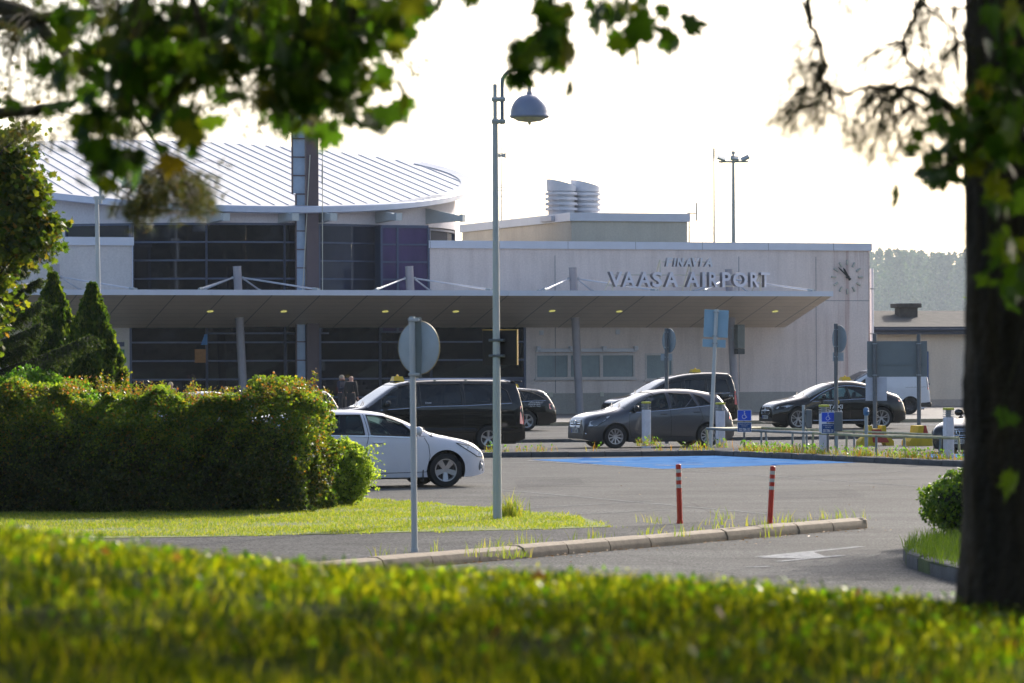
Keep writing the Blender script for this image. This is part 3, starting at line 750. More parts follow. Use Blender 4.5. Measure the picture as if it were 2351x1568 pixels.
q = MB(); [q.box(-.12, .12, -.1, .1, z, z+.05) for z in (1, 3.5, 5.5)]; q.build('pipe_bracket', M['steel'], pp)

# ------------------------------------------------------------------ canopy
def soffitmat():
    m = mat('soffit_panels', (.66, .56, .44), .45, 0, .08, .6)
    nt = m.node_tree; b = nt.nodes['Principled BSDF']; src = b.inputs['Base Color'].links[0].from_socket
    tc = nt.nodes.new('ShaderNodeTexCoord'); sx = nt.nodes.new('ShaderNodeSeparateXYZ'); lk(nt, tc.outputs['Object'], sx.inputs[0])
    def line(sock, per, wd, off=0):
        a = nt.nodes.new('ShaderNodeMath'); a.operation = 'ADD'; a.inputs[1].default_value = off+1000*per; lk(nt, sock, a.inputs[0])
        d = nt.nodes.new('ShaderNodeMath'); d.operation = 'MODULO'; d.inputs[1].default_value = per; lk(nt, a.outputs[0], d.inputs[0])
        c = nt.nodes.new('ShaderNodeMath'); c.operation = 'LESS_THAN'; c.inputs[1].default_value = wd; lk(nt, d.outputs[0], c.inputs[0]); return c.outputs[0]
    mx = nt.nodes.new('ShaderNodeMath'); mx.operation = 'MAXIMUM'; lk(nt, line(sx.outputs[0], 1.98, .05, .55), mx.inputs[0]); lk(nt, line(sx.outputs[1], .58, .022), mx.inputs[1])
    x = nt.nodes.new('ShaderNodeMix'); x.data_type = 'RGBA'; x.blend_type = 'MULTIPLY'; lk(nt, mx.outputs[0], x.inputs[0]); lk(nt, src, x.inputs[6]); x.inputs[7].default_value = (.42, .42, .42, 1)
    lk(nt, x.outputs[2], b.inputs['Base Color']); return m
M['soffit'] = soffitmat()
CP = thing('entrance_canopy', 'long wedge shaped canopy with white fascia on leaning grey columns along the terminal front', 'canopy', BO, radians(18.7))
CA0, CA1, YF, YB, ZF0, ZB0, ZTop = -62.0, A(1801, 0)+.02, -5.18, -.06, 5.04, 3.78, 5.06
mb = MB()
for i in range(0, 33):
    a0 = CA0+(CA1-CA0)*i/33; a1 = CA0+(CA1-CA0)*(i+1)/33
mb.add([(CA0, YF+.04, ZF0), (CA1, YF+.04, ZF0), (CA1, YB, ZB0), (CA0, YB, ZB0)], [(0, 1, 2, 3)]); mb.build('soffit', M['soffit'], CP)
mb = MB(); mb.add([(CA0, YF+.04, ZF0+.004), (CA1-.01, YF+.04, ZF0+.004), (CA1-.01, YB, ZB0+.02), (CA0, YB, ZB0+.02), (CA0, YF+.04, 5.20), (CA1-.01, YF+.04, 5.20), (CA1-.01, YB, 5.05), (CA0, YB, 5.05)],
    [(0, 1, 2, 3), (4, 7, 6, 5), (0, 4, 5, 1), (1, 5, 6, 2), (2, 6, 7, 3), (3, 7, 4, 0)]); mb.build('canopy_roof', M['whitepaint'], CP)
mb = MB(); x = CA0
while x < CA1: mb.box(x+.004, min(x+6.2, CA1+.03)-.004, YF, YF+.03, ZF0-.015, 5.24); x += 6.2
mb.build('fascia', M['fascia'], CP)
M['rod'] = mat('rod_paint', (.55, .56, .60), .35, .4, .05, 4)
colpx = [(-290, 612), (128, 608), (545, 612), (940, 612), (1316, 615), (1674, 619)]
YC = -1.55
for i, (px, ty) in enumerate(colpx):
    at = a_of(px, YC); zt = z_of(px, ty, YC); lean = .047; ab = at+lean*(zt-.1)
    c = MB(); c.cyl((ab, YC, .10), (at, YC, zt), .17, .17, n=24); c.cyl((at, YC, zt), (at-.001, YC, zt+.02), .175, n=24)
    zs = ZB0+(ZF0-ZB0)*(YB-YC)/(YB-YF); ax = at+lean*(zt-zs)
    c.cyl((ax+.003, YC, zs-.07), (ax, YC, zs+.02), .19, n=24)
    c.build('canopy_column', M['col'], CP, smooth=True, angle=40)
    zr = 5.80; ar = at+lean*(zt-zr)
    for (da, yt) in ((-2.35, -4.75), (2.35, -4.75), (-1.25, -.5), (1.25, -.5)):
        s0 = Vector((ar+(.2 if da > 0 else -.2), YC+(-.05 if yt < -2 else .05), zr)); s1 = Vector((ar+da, yt, 5.29))
        r = MB(); e = MB(); r.cyl(s0, s1, .035, n=8); dd = (s1-s0).normalized()
        e.cyl(s1-dd*.1, s1+dd*.16, .06, n=8); e.box(s1.x-.03, s1.x+.22*(1 if da > 0 else .3), s1.y-.05, s1.y+.05, 5.2, 5.31)
        ro = r.build('tie_rod', M['rod'], CP, smooth=True); e.build('rod_anchor', M['steel'], ro)
    e = MB(); e.cyl((ar-.25, YC, zr), (ar+.25, YC, zr), .06, n=10); e.build('rod_pin', M['steel'], CP)
for px, py in ((483, 715), (652, 715), (885, 715), (1047, 715), (1268, 714), (1422, 715), (1780, 715)):
    # hit the sloping soffit
    best = None
    for k in range(200):
        y = YF+.1+k*(YB-YF-.2)/200; a = a_of(px, y); z = z_of(px, py, y); zs = ZF0+(ZB0-ZF0)*(y-YF)/(YB-YF)
        if best is None or abs(z-zs) < best[0]: best = (abs(z-zs), a, y, zs)
    _, a, y, zs = best; n_ = Vector((0, (ZB0-ZF0), -(YB-YF))).normalized(); c0 = Vector((a, y, zs))
    d = MB(); d.cyl(c0+n_*.0, c0+n_*.012, .135, n=20); d.cyl(c0+n_*.012, c0+n_*.02, .10, n=20); d.build('downlight', M['downlight'], CP)
sg = thing('airport_sign', 'raised metal letters reading VAASA AIRPORT with FINAVIA above on the canopy', 'sign', bl(A(1578, -3.6), -3.6, 5.24), radians(18.7))
SY = -3.6
def sgx(px): return a_of(px, SY)-a_of(1578, SY)
def sgz(px, py): return z_of(px, py, SY)-5.24
def letters(txt, spans, zb, zt, shear=0.0, D=.30, rnd=None):
    for ch, (x0, x1) in zip(txt, spans):
        a0, a1 = sgx(x0), sgx(x1)
        o = text_mesh('letter', ch, a1-a0, zt-zb, M['letter'], sg, TV((a0+a1)/2, 0, zb), D/2, offset=.022 if shear == 0 else .04, shear=shear)
        if shear: o.data.materials[0] = M['whitepaint']
        o.data.materials.append(M['letterside'])
        for p_ in o.data.polygons: p_.material_index = 0 if p_.normal.y < -.7 else 1
# positions of the front faces in the picture
letters('VAASAAIRPORT', [(1397.5, 1427), (1427, 1457), (1462.5, 1492.7), (1495.6, 1518.2), (1525, 1555), (1574, 1604), (1610.6, 1616.5), (1626, 1646.5),
        (1656, 1675.5), (1681, 1713.4), (1720.6, 1741), (1745, 1765)], sgz(1560, 659), sgz(1560, 624.5))
letters('FINAVIA', [(1527.5, 1543), (1545, 1552), (1553, 1570), (1571, 1587), (1588, 1605), (1605, 1612), (1616, 1635)], sgz(1580, 612), sgz(1580, 592), shear=.2, D=.20)
fr = MB()
for px in (1410, 1520, 1590, 1750):
    a = sgx(px); t = sgz(px, 596) if px in (1520, 1590) else sgz(px, 630)
    fr.cyl((a, .18, 0), (a, .18, t), .03, n=6); fr.cyl((a-.05, 1.1, -.05), (a, .2, t), .03, n=6); fr.cyl((a, -.0, .02), (a, .2, .02), .025, n=6)
fr.cyl((sgx(1400), .18, sgz(1560, 631)), (sgx(1762), .18, sgz(1560, 631)), .022, n=6); fr.cyl((sgx(1400), .18, sgz(1560, 656)), (sgx(1762), .18, sgz(1560, 656)), .022, n=6)
fr.cyl((sgx(1524), .12, sgz(1560, 601)), (sgx(1632), .12, sgz(1560, 601)), .022, n=6)
fr.build('sign_frame', M['cream_steel'], sg)
sp = thing('loudspeaker_box', 'long grey box hung beside the rightmost canopy column', 'box', bl(A(1698, -2.1), -2.1, Z(1698, 813, -2.1)), radians(18.7))
q = MB(); q.bbox(-.17, .17, -.2, .2, .25, 1.25, .02); q.build('box_body', mat('box_grey', (.16, .18, .17), .5), sp)
q = MB(); q.bbox(-.17, .17, -.2, .2, 0, .24, .02); q.build('box_foot', mat('box_dark', (.03, .04, .045), .4), sp)
q = MB(); q.cyl((-.26, .1, .55), (-.26, .1, 1.15), .02, n=6); q.cyl((-.35, .1, .6), (-.1, .1, .6), .02, n=6); q.cyl((-.35, .1, 1.1), (-.1, .1, 1.1), .02, n=6); q.build('box_bracket', M['steel'], sp)

# ------------------------------------------------------------------ annex behind on the right
d_an = 184; pA = P(1998, 830, d_an); AN = thing('annex_building', 'low cream building with dark felt roof behind the right corner of the terminal', 'building', (pA.x-3, pA.y-1, 0), radians(10))
zf = lambda py: 2.42+(822-py)/(FPX/d_an)
mb = MB(); mb.box(-2, 22, 0, 9, .45, zf(757)); mb.build('annex_wall', M['cream'], AN)
mb = MB(); mb.box(-2, 22, -.04, 0.2, -.05, .45); mb.build('annex_plinth', M['plinth'], AN)
ez, rz = zf(752), zf(710)
mb = MB(); mb.prism([(-.55, ez), (4.5, rz), (9.5, ez), (9.5, ez-.1), (-.55, ez-.1)], lambda y, z: (-2.3, y, z), lambda y, z: (22.3, y, z)); ar_ = mb.build('annex_roof', M['bitumen'], AN)
mb = MB(); mb.box(-2.3, 22.3, -.62, -.56, ez-.32, ez+.05); mb.cyl((-2.3, -.68, ez-.10), (22.3, -.68, ez-.10), .07, n=8); mb.build('annex_fascia', mat('navy_fascia', (.035, .045, .07), .5), AN)
xv = (2125-1998)/(FPX/d_an)+3.0
mb = MB(); mb.box(xv-.45, xv+.45, 2.6, 3.5, rz-.9, rz+.12); mb.bbox(xv-.62, xv+.62, 2.45, 3.7, rz+.12, rz+.33, .03); mb.build('roof_vent_box', M['bitumen'], ar_)
xw = (2136-1998)/(FPX/d_an)+2.75
wf = MB(); z0, z1 = zf(880), zf(806)
for b_ in ((xw-.75, xw-.67, z0, z1), (xw+.16, xw+.24, z0, z1), (xw-.75, xw+.24, z0, z0+.08), (xw-.75, xw+.24, z1-.08, z1), (xw-.8, xw+.3, z0-.06, z0)): wf.box(b_[0], b_[1], -.06, .05, b_[2], b_[3])
o = wf.build('annex_window', mat('window_blue', (.05, .09, .22), .5), AN)
q = MB(); q.box(xw-.67, xw+.16, -.02, .0, z0+.08, z1-.08); q.build('pane', M['blindglass'], o)
# ------------------------------------------------------------------ vehicles
def paint(name, c, metal=0.0, rough=.3): return mat(name, c, rough, metal, .04, 2, coat=.9, spec=.08 if not metal else .4)
PAINT = {'white': paint('pearl_white_paint', (.66, .66, .70)), 'black': paint('black_paint', (.004, .004, .005), rough=.18),
         'grey': paint('graphite_metallic', (.085, .085, .094), .65, .30), 'silver': paint('silver_metallic', (.40, .41, .42), .7),
         'vanwhite': paint('van_white', (.62, .63, .66))}
M['carglass'] = glassmat('clear_car_glass', (.60, .78, .74), trans=.75)
M['wglass'] = glassmat('windscreen_glass', (.55, .68, .70), trans=.6, ior=1.9)
M['tint'] = glassmat('tinted_car_glass', (.35, .42, .48), trans=.28)
M['seamline'] = mat('door_gap', (.008, .008, .009), .8, 0, .1)

def spline(pts, k=8):
    pts = [Vector((a, b)) for a, b in pts]; out = []
    for i in range(len(pts)-1):
        p0, p1, p2, p3 = pts[max(i-1, 0)], pts[i], pts[i+1], pts[min(i+2, len(pts)-1)]
        for j in range(k):
            t = j/k; out.append((p1*2+(p2-p0)*t+(p0*2-p1*5+p2*4-p3)*t*t+(-p0+p1*3-p2*3+p3)*t**3)*.5)
    out.append(pts[-1]); xs = [out[0].x]; zs = [out[0].y]
    for p in out[1:]:
        xs.append(max(p.x, xs[-1]+1e-4)); zs.append(p.y)
    return np.array(xs), np.array(zs)

class Car:
    def __init__(s, L, W, top, belt=.98, tum=.27, n=6.0, z0=.20, wh=(.9, 3.8), r=.33, fr=.9, rr=.55, fk=.26, rk=.14):
        s.L, s.W, s.belt, s.tum, s.n, s.z0, s.wh, s.r = L, W, belt, tum, n, z0, wh, r
        s.tx, s.tz = spline(top); s.fr, s.rr, s.fk, s.rk = fr, rr, fk, rk
    def T(s, x): return float(np.interp(x, s.tx, s.tz))
    def B(s, x):
        f = max(0, (s.wh[0]-.45-x)/(s.wh[0]-.45)); g = max(0, (x-s.wh[1]-.4)/(s.L-s.wh[1]-.4)); return s.z0+.07*f**2+.12*g**2
    def S(s, x, z):
        wp = s.W/2
        if x < s.fr: wp *= 1-s.fk*((s.fr-x)/s.fr)**3.2
        if x > s.L-s.rr: wp *= 1-s.rk*((x-s.L+s.rr)/s.rr)**3
        if z < .62: wp *= 1-.055*((.62-z)/.42)**2
        wp -= .012*max(0, (z-.62)/.35) if z < s.belt else .012*max(0, (s.belt-.62)/.35)
        if z > s.belt: wp -= s.tum*(z-s.belt)
        return wp
    def ring(s, x, dy=0.0, dT=0.0, zb=None):
        T = s.T(x)-dT; B = s.B(x) if zb is None else zb; n = s.n; pts = []
        ws = [0, .03, .08, .16, .26, .36, .46, .56, .66, .75, .83]
        wst = .5**(1/n); ws = [w*wst/.88 for w in ws]; ws = [w for w in ws if w < wst-.01]+[wst]
        qs = [wst*q for q in (.985, .96, .92, .85, .72, .55, .36, .18, 0)]
        for w_ in ws:
            z = B+(T-B)*w_; y = (s.S(x, z)-dy)*(1-w_**n)**(1/n); pts.append((y, z))
        for q in qs:
            w_ = (1-q**n)**(1/n); z = B+(T-B)*w_; pts.append(((s.S(x, z)-dy)*q, z))
        return pts
    def Y(s, x, z):
        T, B = s.T(x), s.B(x); w_ = min(max((z-B)/(T-B), 0), .999); return s.S(x, z)*(1-w_**s.n)**(1/s.n)
    def top(s, x, q):                       # q = fraction of half width
        T, B = s.T(x), s.B(x); w_ = (1-min(abs(q), .999)**s.n)**(1/s.n); z = B+(T-B)*w_; return (x, s.S(x, z)*q, z)
    def loft(s, xs, **kw):
        mb = MB(); rings = []
        for x in xs:
            h = s.ring(x, **kw); r_ = [(x, -y, z) for y, z in h]+[(x, y, z) for y, z in h[-2::-1]]; rings.append(r_)
        n = len(rings[0]); vs = [p for r_ in rings for p in r_]; fs = []
        for k in range(len(rings)-1):
            for i in range(n): fs.append((k*n+i, k*n+(i+1) % n, (k+1)*n+(i+1) % n, (k+1)*n+i))
        fs += [tuple(range(n-1, -1, -1)), tuple(range((len(rings)-1)*n, len(rings)*n))]
        return mb.add(vs, fs)

def dens(poly, s=.08):
    out = []
    for i in range(len(poly)):
        a, b = Vector(poly[i]), Vector(poly[(i+1) % len(poly)]); k = max(1, int((b-a).length/s))
        for j in range(k): out.append(tuple(a+(b-a)*j/k))
    return out
def wheel(parent, x, y, r, side, style, mats, rimr=.66):
    # side -1: faces -y
    Mx = Matrix.Rotation(pi/2*(1 if side < 0 else -1), 4, 'X')
    wd = .105; rr = r*rimr
    t = MB(); prof = [(rr*.97, -wd*.9), (rr*1.02, -wd), (r*.93, -wd), (r*.985, -wd*.82), (r, -wd*.5), (r, wd*.5), (r*.985, wd*.82), (r*.93, wd), (rr*1.05, wd*1.02), (rr*.99, wd*.9), (rr*.96, wd*.6)]
    t.lathe(prof, (0, 0, 0), 40, M=Mx, caps=False)
    o = t.build('wheel', M['rubber'], parent, smooth=True, angle=40, loc=(x, y, r))
    m = MB(); m.lathe([(rr*1.0, wd*.85), (rr*1.0, wd*.95), (rr*.92, wd*.93), (rr*.88, wd*.5), (rr*.86, -wd*.3)], n=40, M=Mx, caps=False)
    m.lathe([(.0, wd*.62), (.055, wd*.62), (.065, wd*.5), (.065, wd*.2)], n=16, M=Mx)
    kind, ns, wr, tw = style
    for i in range(ns):
        a0 = 2*pi*i/ns+.3
        arms = [0] if kind == 's' else [-tw, tw]
        for da in arms:
            R_ = Mx @ Matrix.Rotation(a0, 4, 'Z'); f = (lambda u, v, d=da: (u, v+d*(u-.04)/(rr-.04)))
            m.prism([(.04, -wr*.7), (rr*.90, -wr), (rr*.90, wr), (.04, wr*.7)], lambda u, v: R_ @ Vector((*f(u, v), wd*.15)), lambda u, v: R_ @ Vector((*f(u, v), wd*(.62 if u < .1 else .80))))
    m.build('rim', mats[0], o, smooth=True, angle=30)
    b = MB(); b.lathe([(0, wd*.02), (rr*.93, wd*.02), (rr*.93, -wd*.2)], n=32, M=Mx); b.lathe([(0.0, wd*.12), (rr*.55, wd*.12), (rr*.55, 0)], n=24, M=Mx); b.build('brake_disc', M['alloy_dark'], o)
    return o
def star(parent, c, r, dirx=-1):
    m = MB(); n = 24; rr = r*.09
    ring = [Vector((0, r*cos(2*pi*i/n), r*sin(2*pi*i/n))) for i in range(n+1)]
    m.tube(ring, rr, 6)
    for i in range(3):
        t = pi/2+2*pi*i/3; m.cyl((0, 0, 0), (0, r*cos(t), r*sin(t)), r*.14, r*.03, n=6)
    return m.build('emblem', M['chrome'], parent, smooth=True, loc=c)

def make_car(name, label, cat, C, loc, rotz, paintm, windows, ws=None, glass='tint', group=None, seams=(), handles=(), trim='chrome', headlight=None,
             taillight=None, style=('s', 5, .04, 0), rim='alloy', grille=None, plate=None, mirror=None, cabin=None, taxi=None, rails=False, extras=None, seats=True, bumper=True, rimr=.66):
    T_ = thing(name, label, cat, loc, rotz, group); L, W = C.L, C.W; ox = -L/2
    sh = Matrix.Translation((ox, 0, 0))
    def S3(x, y, z): return (x+ox, y, z)
    xs = [0, .012, .035, .07, .12, .18, .26, .35]+[.35+(L-.75)*i/52 for i in range(1, 53)]+[L-.3, L-.22, L-.15, L-.09, L-.04, L-.015, L]
    mb = C.loft(xs); mb.v = [S3(*p) for p in mb.v]
    body = mb.build('body', [paintm])
    # cabin cavity
    dark = M['cabin']
    if cabin:
        cx = [cabin[0]+(cabin[1]-cabin[0])*i/24 for i in range(25)]
        cb = C.loft(cx, dy=.075, dT=.055, zb=.42); cb.v = [S3(*p) for p in cb.v]
        boolean(body, cb.build('c', [dark]))
        for poly in windows:
            c = MB(); c.prism(poly, lambda x, z: S3(x, -W, z), lambda x, z: S3(x, W, z)); boolean(body, c.build('c', [paintm]))
    if ws:
        xa, xb = ws; c = MB(); k = 8; up = []; dn = []
        for i in range(k+1):
            x = xa+(xb-xa)*i/k; z = C.T(x); up.append((x-.10, z+.14)); dn.append((x+.08, z-.10))
        yw = C.S(xb, C.T(xb))*.90
        ya = C.S(xa, C.T(xa))*.93; ps = up+dn[::-1]
        c.add([S3(x, -(ya+(yw-ya)*min(1, max(0, (x-xa)/(xb-xa)))), z) for x, z in ps]+[S3(x, (ya+(yw-ya)*min(1, max(0, (x-xa)/(xb-xa)))), z) for x, z in ps],
              [tuple(range(len(ps)-1, -1, -1)), tuple(range(len(ps), 2*len(ps)))]+[(i, (i+1) % len(ps), len(ps)+(i+1) % len(ps), len(ps)+i) for i in range(len(ps))])
        boolean(body, c.build('c', [M['black']]))
    ac_ = MB()
    for x in C.wh:
        for sg_ in (-1, 1):
            ac_.cyl(S3(x, sg_*(W/2-.30), C.r), S3(x, sg_*(W/2+.2), C.r), C.r+.055, n=44)
    boolean(body, ac_.build('c', [M['black']]))
    body.data.polygons.foreach_set('use_smooth', [True]*len(body.data.polygons)); body.data.set_sharp_from_angle(angle=radians(28)); body.parent = T_
    # glass
    def sidepatch(mbx, poly, off, q=.08, sides=(-1, 1)):
        for sg_ in sides:
            pp_ = dens(poly, q); vs = [S3(x, sg_*(C.Y(x, z)+off), z) for x, z in pp_]
            mbx.add(vs, [tuple(range(len(vs)))])
    for poly in windows:
        cxm = sum(p[0] for p in poly)/len(poly); czm = sum(p[1] for p in poly)/len(poly)
        big = [(cxm+(x-cxm)*1.03, czm+(z-czm)*1.03) for x, z in poly]
        for sg_ in (-1, 1):
            g = MB(); sidepatch(g, big, -.014 if cabin else .004, sides=(sg_,))
            gw = g.build('side_window', M[glass] if not isinstance(glass, (list, tuple)) else M[glass[min(windows.index(poly), len(glass)-1)]], T_)
            fr = MB(); pp_ = dens(poly, .06); pts = [S3(x, sg_*(C.Y(x, z)+.002), z) for x, z in pp_]; fr.tube(pts+[pts[0]], .013, 5, caps=False)
            fr.build('window_seal', M['black'], gw)
    if ws:
        xa, xb = ws; g = MB(); nx_, ny_ = 8, 12; vs = []
        for i in range(nx_+1):
            for j in range(ny_+1):
                q = -1+2*j/ny_; q *= .93; dxx = .10*(q*q)
                x = xa-.05+(xb+.03-xa+.05)*i/nx_; p = C.top(x, q); vs.append(S3(p[0], p[1], p[2]-.012))
        g.add(vs, [(i*(ny_+1)+j, i*(ny_+1)+j+1, (i+1)*(ny_+1)+j+1, (i+1)*(ny_+1)+j) for i in range(nx_) for j in range(ny_)])
        g.build('windscreen', M['wglass'], T_, smooth=True)
        for y0 in (-.45, .15):
            wpm = MB(); wpm.cyl(S3(xa-.03, y0, C.T(xa)+.01), S3(xa+.18, y0+.5, C.T(xa+.18)+.015), .012, n=5); wpm.build('wiper', M['black'], T_)
    # brightwork along the windows
    if trim:
        allx = [p for w_ in windows for p in w_]
        x0 = min(p[0] for p in allx); x1 = max(p[0] for p in allx)
        low = sorted([p for w_ in windows for p in (w_[0], w_[-1])])
        for sg_ in (-1, 1):
            t = MB(); pts = [S3(x, sg_*(C.Y(x, z-.03)+.006), z-.03) for x, z in low]
            t.tube(pts, .011, 5); t.build('belt_trim', M[trim], T_)
    for ln in seams:
        for sg_ in (-1, 1):
            sm_ = MB(); pp_ = [tuple(Vector(a).lerp(Vector(b), j/6)) for a, b in zip(ln, ln[1:]) for j in range(6)]+[ln[-1]]
            sm_.tube([S3(x, sg_*(C.Y(x, z)-.001), z) for x, z in pp_], .0065, 4); sm_.build('door_gap', M['seamline'], T_)
    for x, z in handles:
        for sg_ in (-1, 1):
            h = MB(); y = C.Y(x, z); h.bbox(x+ox-.10, x+ox+.10, *sorted((sg_*(y-.005), sg_*(y+.035))), z-.015, z+.018, .012)
            h.build('door_handle', paintm, T_, smooth=True)
    def lamppatch(nm, poly, mm, off=.006):
        for sg_ in (-1, 1):
            a = MB(); sidepatch(a, poly, off, .04, (sg_,)); ao = a.build(nm, mm, T_, smooth=True)
            pp_ = dens(poly, .06); pts = [S3(x, sg_*(C.Y(x, z)+.006), z) for x, z in pp_]; MB().tube(pts+[pts[0]], .009, 4, caps=False).build('lamp_edge', M['black'], ao)
    if headlight: lamppatch('headlight', headlight, M['lamp_lens'])
    if taillight: lamppatch('tail_light', taillight, M['red'])
    if mirror:
        x, z = mirror; y = C.Y(x, z)
        for sg_ in (-1, 1):
            mm = MB(); mm.lathe([(0, -.1), (.06, -.09), (.10, -.04), (.105, .02), (.08, .08), (0, .1)], n=16, M=Matrix.Diagonal((.65, 1.15, .85, 1)))
            mm.cyl((.02, -sg_*.18, -.06), (0, 0, -.03), .025, n=6)
            mm.build('mirror', paintm if paintm is not PAINT['grey'] else M['black'], T_, smooth=True, angle=60, loc=S3(x, sg_*(y+.13), z+.06))
    # sills and lower bumper
    for sg_ in (-1, 1):
        sl = MB(); y = C.S(2.2, .25)*.97; sl.bbox(ox+C.wh[0]+C.r+.06, ox+C.wh[1]-C.r-.06, *sorted((sg_*(y-.08), sg_*(y+.004))), .17, .235, .01); sl.build('sill', M['black'], T_)
    un = MB(); un.box(ox+.25, ox+L-.2, -W/2+.28, W/2-.28, .19, .40); un.build('underbody', M['black'], T_)
    if grille:
        z0, z1, hw, slats = grille; g = MB()
        def fx(y, z):                      # x of the nose surface at (y,z)
            for k in range(60):
                x = k*.01
                if z <= C.T(x) and abs(y) <= C.Y(x, z): return x
            return .6
        ys = [-hw+2*hw*i/10 for i in range(11)]
        g.add([S3(fx(y, z)-.008, y, z) for z in (z0, z1) for y in ys], [(i, i+1, 12+i, 11+i) for i in range(10)])
        go = g.build('grille', M['black'], T_)
        s2 = MB()
        for k in range(slats):
            z = z0+(z1-z0)*(k+.5)/slats
            s2.tube([S3(fx(y, z)-.018, y*.97, z) for y in ys], .012, 5)
        rim_ = [S3(fx(y, z1)-.014, y, z1) for y in ys]+[S3(fx(y, z0)-.014, y*.92, z0) for y in ys[::-1]]
        s2.tube(rim_+[rim_[0]], .010, 5, caps=False); s2.build('grille_slat', M['chrome'], go)
        e = star(T_, S3(fx(0, (z0+z1)/2)-.035, 0, (z0+z1)/2), .095)
        lo = MB(); ya_ = W/2*.80; zs_ = (C.B(.1)+.03, C.B(.1)+.17)
        yy = [-ya_+2*ya_*i/12 for i in range(13)]
        lo.add([S3(fx(y, z)-.006, y, z) for z in zs_ for y in yy], [(i, i+1, 14+i, 13+i) for i in range(12)])
        lo.build('lower_intake', M['black'], T_)
        if plate:
            zp = z0-.10; xp = min(fx(0, zp), fx(.2, zp))-.03; p_ = MB(); p_.box(S3(xp, 0, 0)[0]-.008, S3(xp, 0, 0)[0]+.02, -.24, .24, zp-.055, zp+.055); po = p_.build('number_plate', M['plate'], T_)
            q = MB(); q.box(S3(xp, 0, 0)[0]-.012, S3(xp, 0, 0)[0]-.008, .20, .24, zp-.054, zp+.054); q.build('plate_band', M['plateblue'], po)
            text_mesh('plate_text', plate, .37, .075, M['black'], po, Matrix.Translation((S3(xp, 0, 0)[0]-.013, -.02, zp-.037)) @ Matrix.Rotation(-pi/2, 4, 'Z') @ Matrix.Rotation(pi/2, 4, 'X'), .002, spacing=1.05)
    for x in C.wh:
        for sg_ in (-1, 1): wheel(T_, x+ox, sg_*(W/2-.135), C.r, sg_, style, (M[rim],), rimr)
    if rails:
        for sg_ in (-1, 1):
            r = MB(); x0, x1 = rails; pts = [S3(x0+(x1-x0)*i/14, sg_*W*.36, C.top(x0+(x1-x0)*i/14, .84)[2]+(.05 if 0 < i < 14 else .0)) for i in range(15)]; r.tube(pts, .018, 6)
            for i in (4, 8, 12): r.box(pts[i][0]-.03, pts[i][0]+.03, pts[i][1]-.015, pts[i][1]+.015, pts[i][2]-.07, pts[i][2])
            r.build('roof_rail', M['chrome'], T_, smooth=True)
    if taxi:
        x, yy, sc = taxi; z = C.top(x, yy/ (W/2))[2] if abs(yy) > .01 else C.T(x)
        b = MB(); b.bbox(-.16*sc, .16*sc, -.20, .20, -.01, .015, .01, mi=0); tb = b.build('taxi_sign', M['black'], T_, loc=S3(x, yy, z))
        d = MB(); d.add([(-.15*sc, -.17, .015), (.15*sc, -.17, .015), (.15*sc, .17, .015), (-.15*sc, .17, .015), (-.12*sc, -.10, .13), (.12*sc, -.10, .13), (.12*sc, .10, .13), (-.12*sc, .10, .13)],
            [(0, 3, 2, 1), (4, 5, 6, 7), (0, 1, 5, 4), (1, 2, 6, 5), (2, 3, 7, 6), (3, 0, 4, 7)]); d.lathe([(.035, .12), (.035, .155), (.02, .175), (0, .18)], n=12)
        d.build('sign_shell', M['yellow'], tb)
        fwd = rotz
        near = -1 if cos(fwd) > 0 else 1
        Mt = Matrix.Translation((0, near*.145, .045)) @ Matrix.Rotation(0 if near < 0 else pi, 4, 'Z') @ Matrix.Rotation(pi/2-.52, 4, 'X')
        text_mesh('sign_text', 'TAXI', .20*sc, .065, M['black'], tb, Mt, .004, offset=.01)
    if seats and cabin:
        x0 = (ws[1] if ws else cabin[0])+.15
        for x in (x0+.35, x0+1.2):
            if x > cabin[1]-.6: continue
            for y in (-.36, .36):
                st = MB(); st.bbox(x+ox-.25, x+ox+.22, y-.23, y+.23, .43, .60, .05); Mx = Matrix.Translation((x+ox+.24, y, .58)) @ Matrix.Rotation(.28, 4, 'Y')
                st.bbox(-.06, .07, -.22, .22, -.05, .52, .05, M=Mx); st.bbox(-.04, .05, -.12, .12, .50, .72, .04, M=Mx)
                st.build('seat', M['seat'], T_, smooth=True)
        if ws:
            sw = MB(); c = Vector(S3(x0-.22, -.36 if cos(rotz) > 0 else .36, .86)); Mx = Matrix.Translation(c) @ Matrix.Rotation(radians(-65), 4, 'Y')
            # left-hand drive: driver sits on the car's left (+y when the nose is at -x is the right side)
            sw = MB(); c = Vector(S3(x0-.20, -.36, .88)); Mx = Matrix.Translation(c) @ Matrix.Rotation(radians(-62), 4, 'Y')
            sw.tube([Mx @ Vector((.185*cos(2*pi*i/24), .185*sin(2*pi*i/24), 0)) for i in range(25)], .017, 6)
            sw.cyl(Mx @ Vector((-.18, 0, 0)), Mx @ Vector((.18, 0, 0)), .02, n=6); sw.cyl(Mx @ Vector((0, 0, .01)), Mx @ Vector((0, 0, -.25)), .045, n=8); sw.build('steering_wheel', M['black'], T_, smooth=True)
            ds = MB(); ds.bbox(S3(ws[0]-.02, 0, 0)[0], S3(ws[0]+.42, 0, 0)[0], -W/2+.17, W/2-.17, .62, C.T(ws[0])-.13, .06); ds.build('dashboard', M['cabin'], T_, smooth=True)
    if extras: extras(T_, C, S3)
    return T_

YAW = radians(18.7)
def near_axis(C, px, d, xloc, yaw, flip=False):
    """car location so that the near-side wheel at local xloc stands at pixel column px, distance d"""
    p = P(px, 900, d); p.z = 0
    s = -1 if not flip else 1
    R = Matrix.Rotation(yaw, 3, 'Z'); l = R @ Vector((xloc-C.L/2, s*(C.W/2-.1), 0)); return p-l

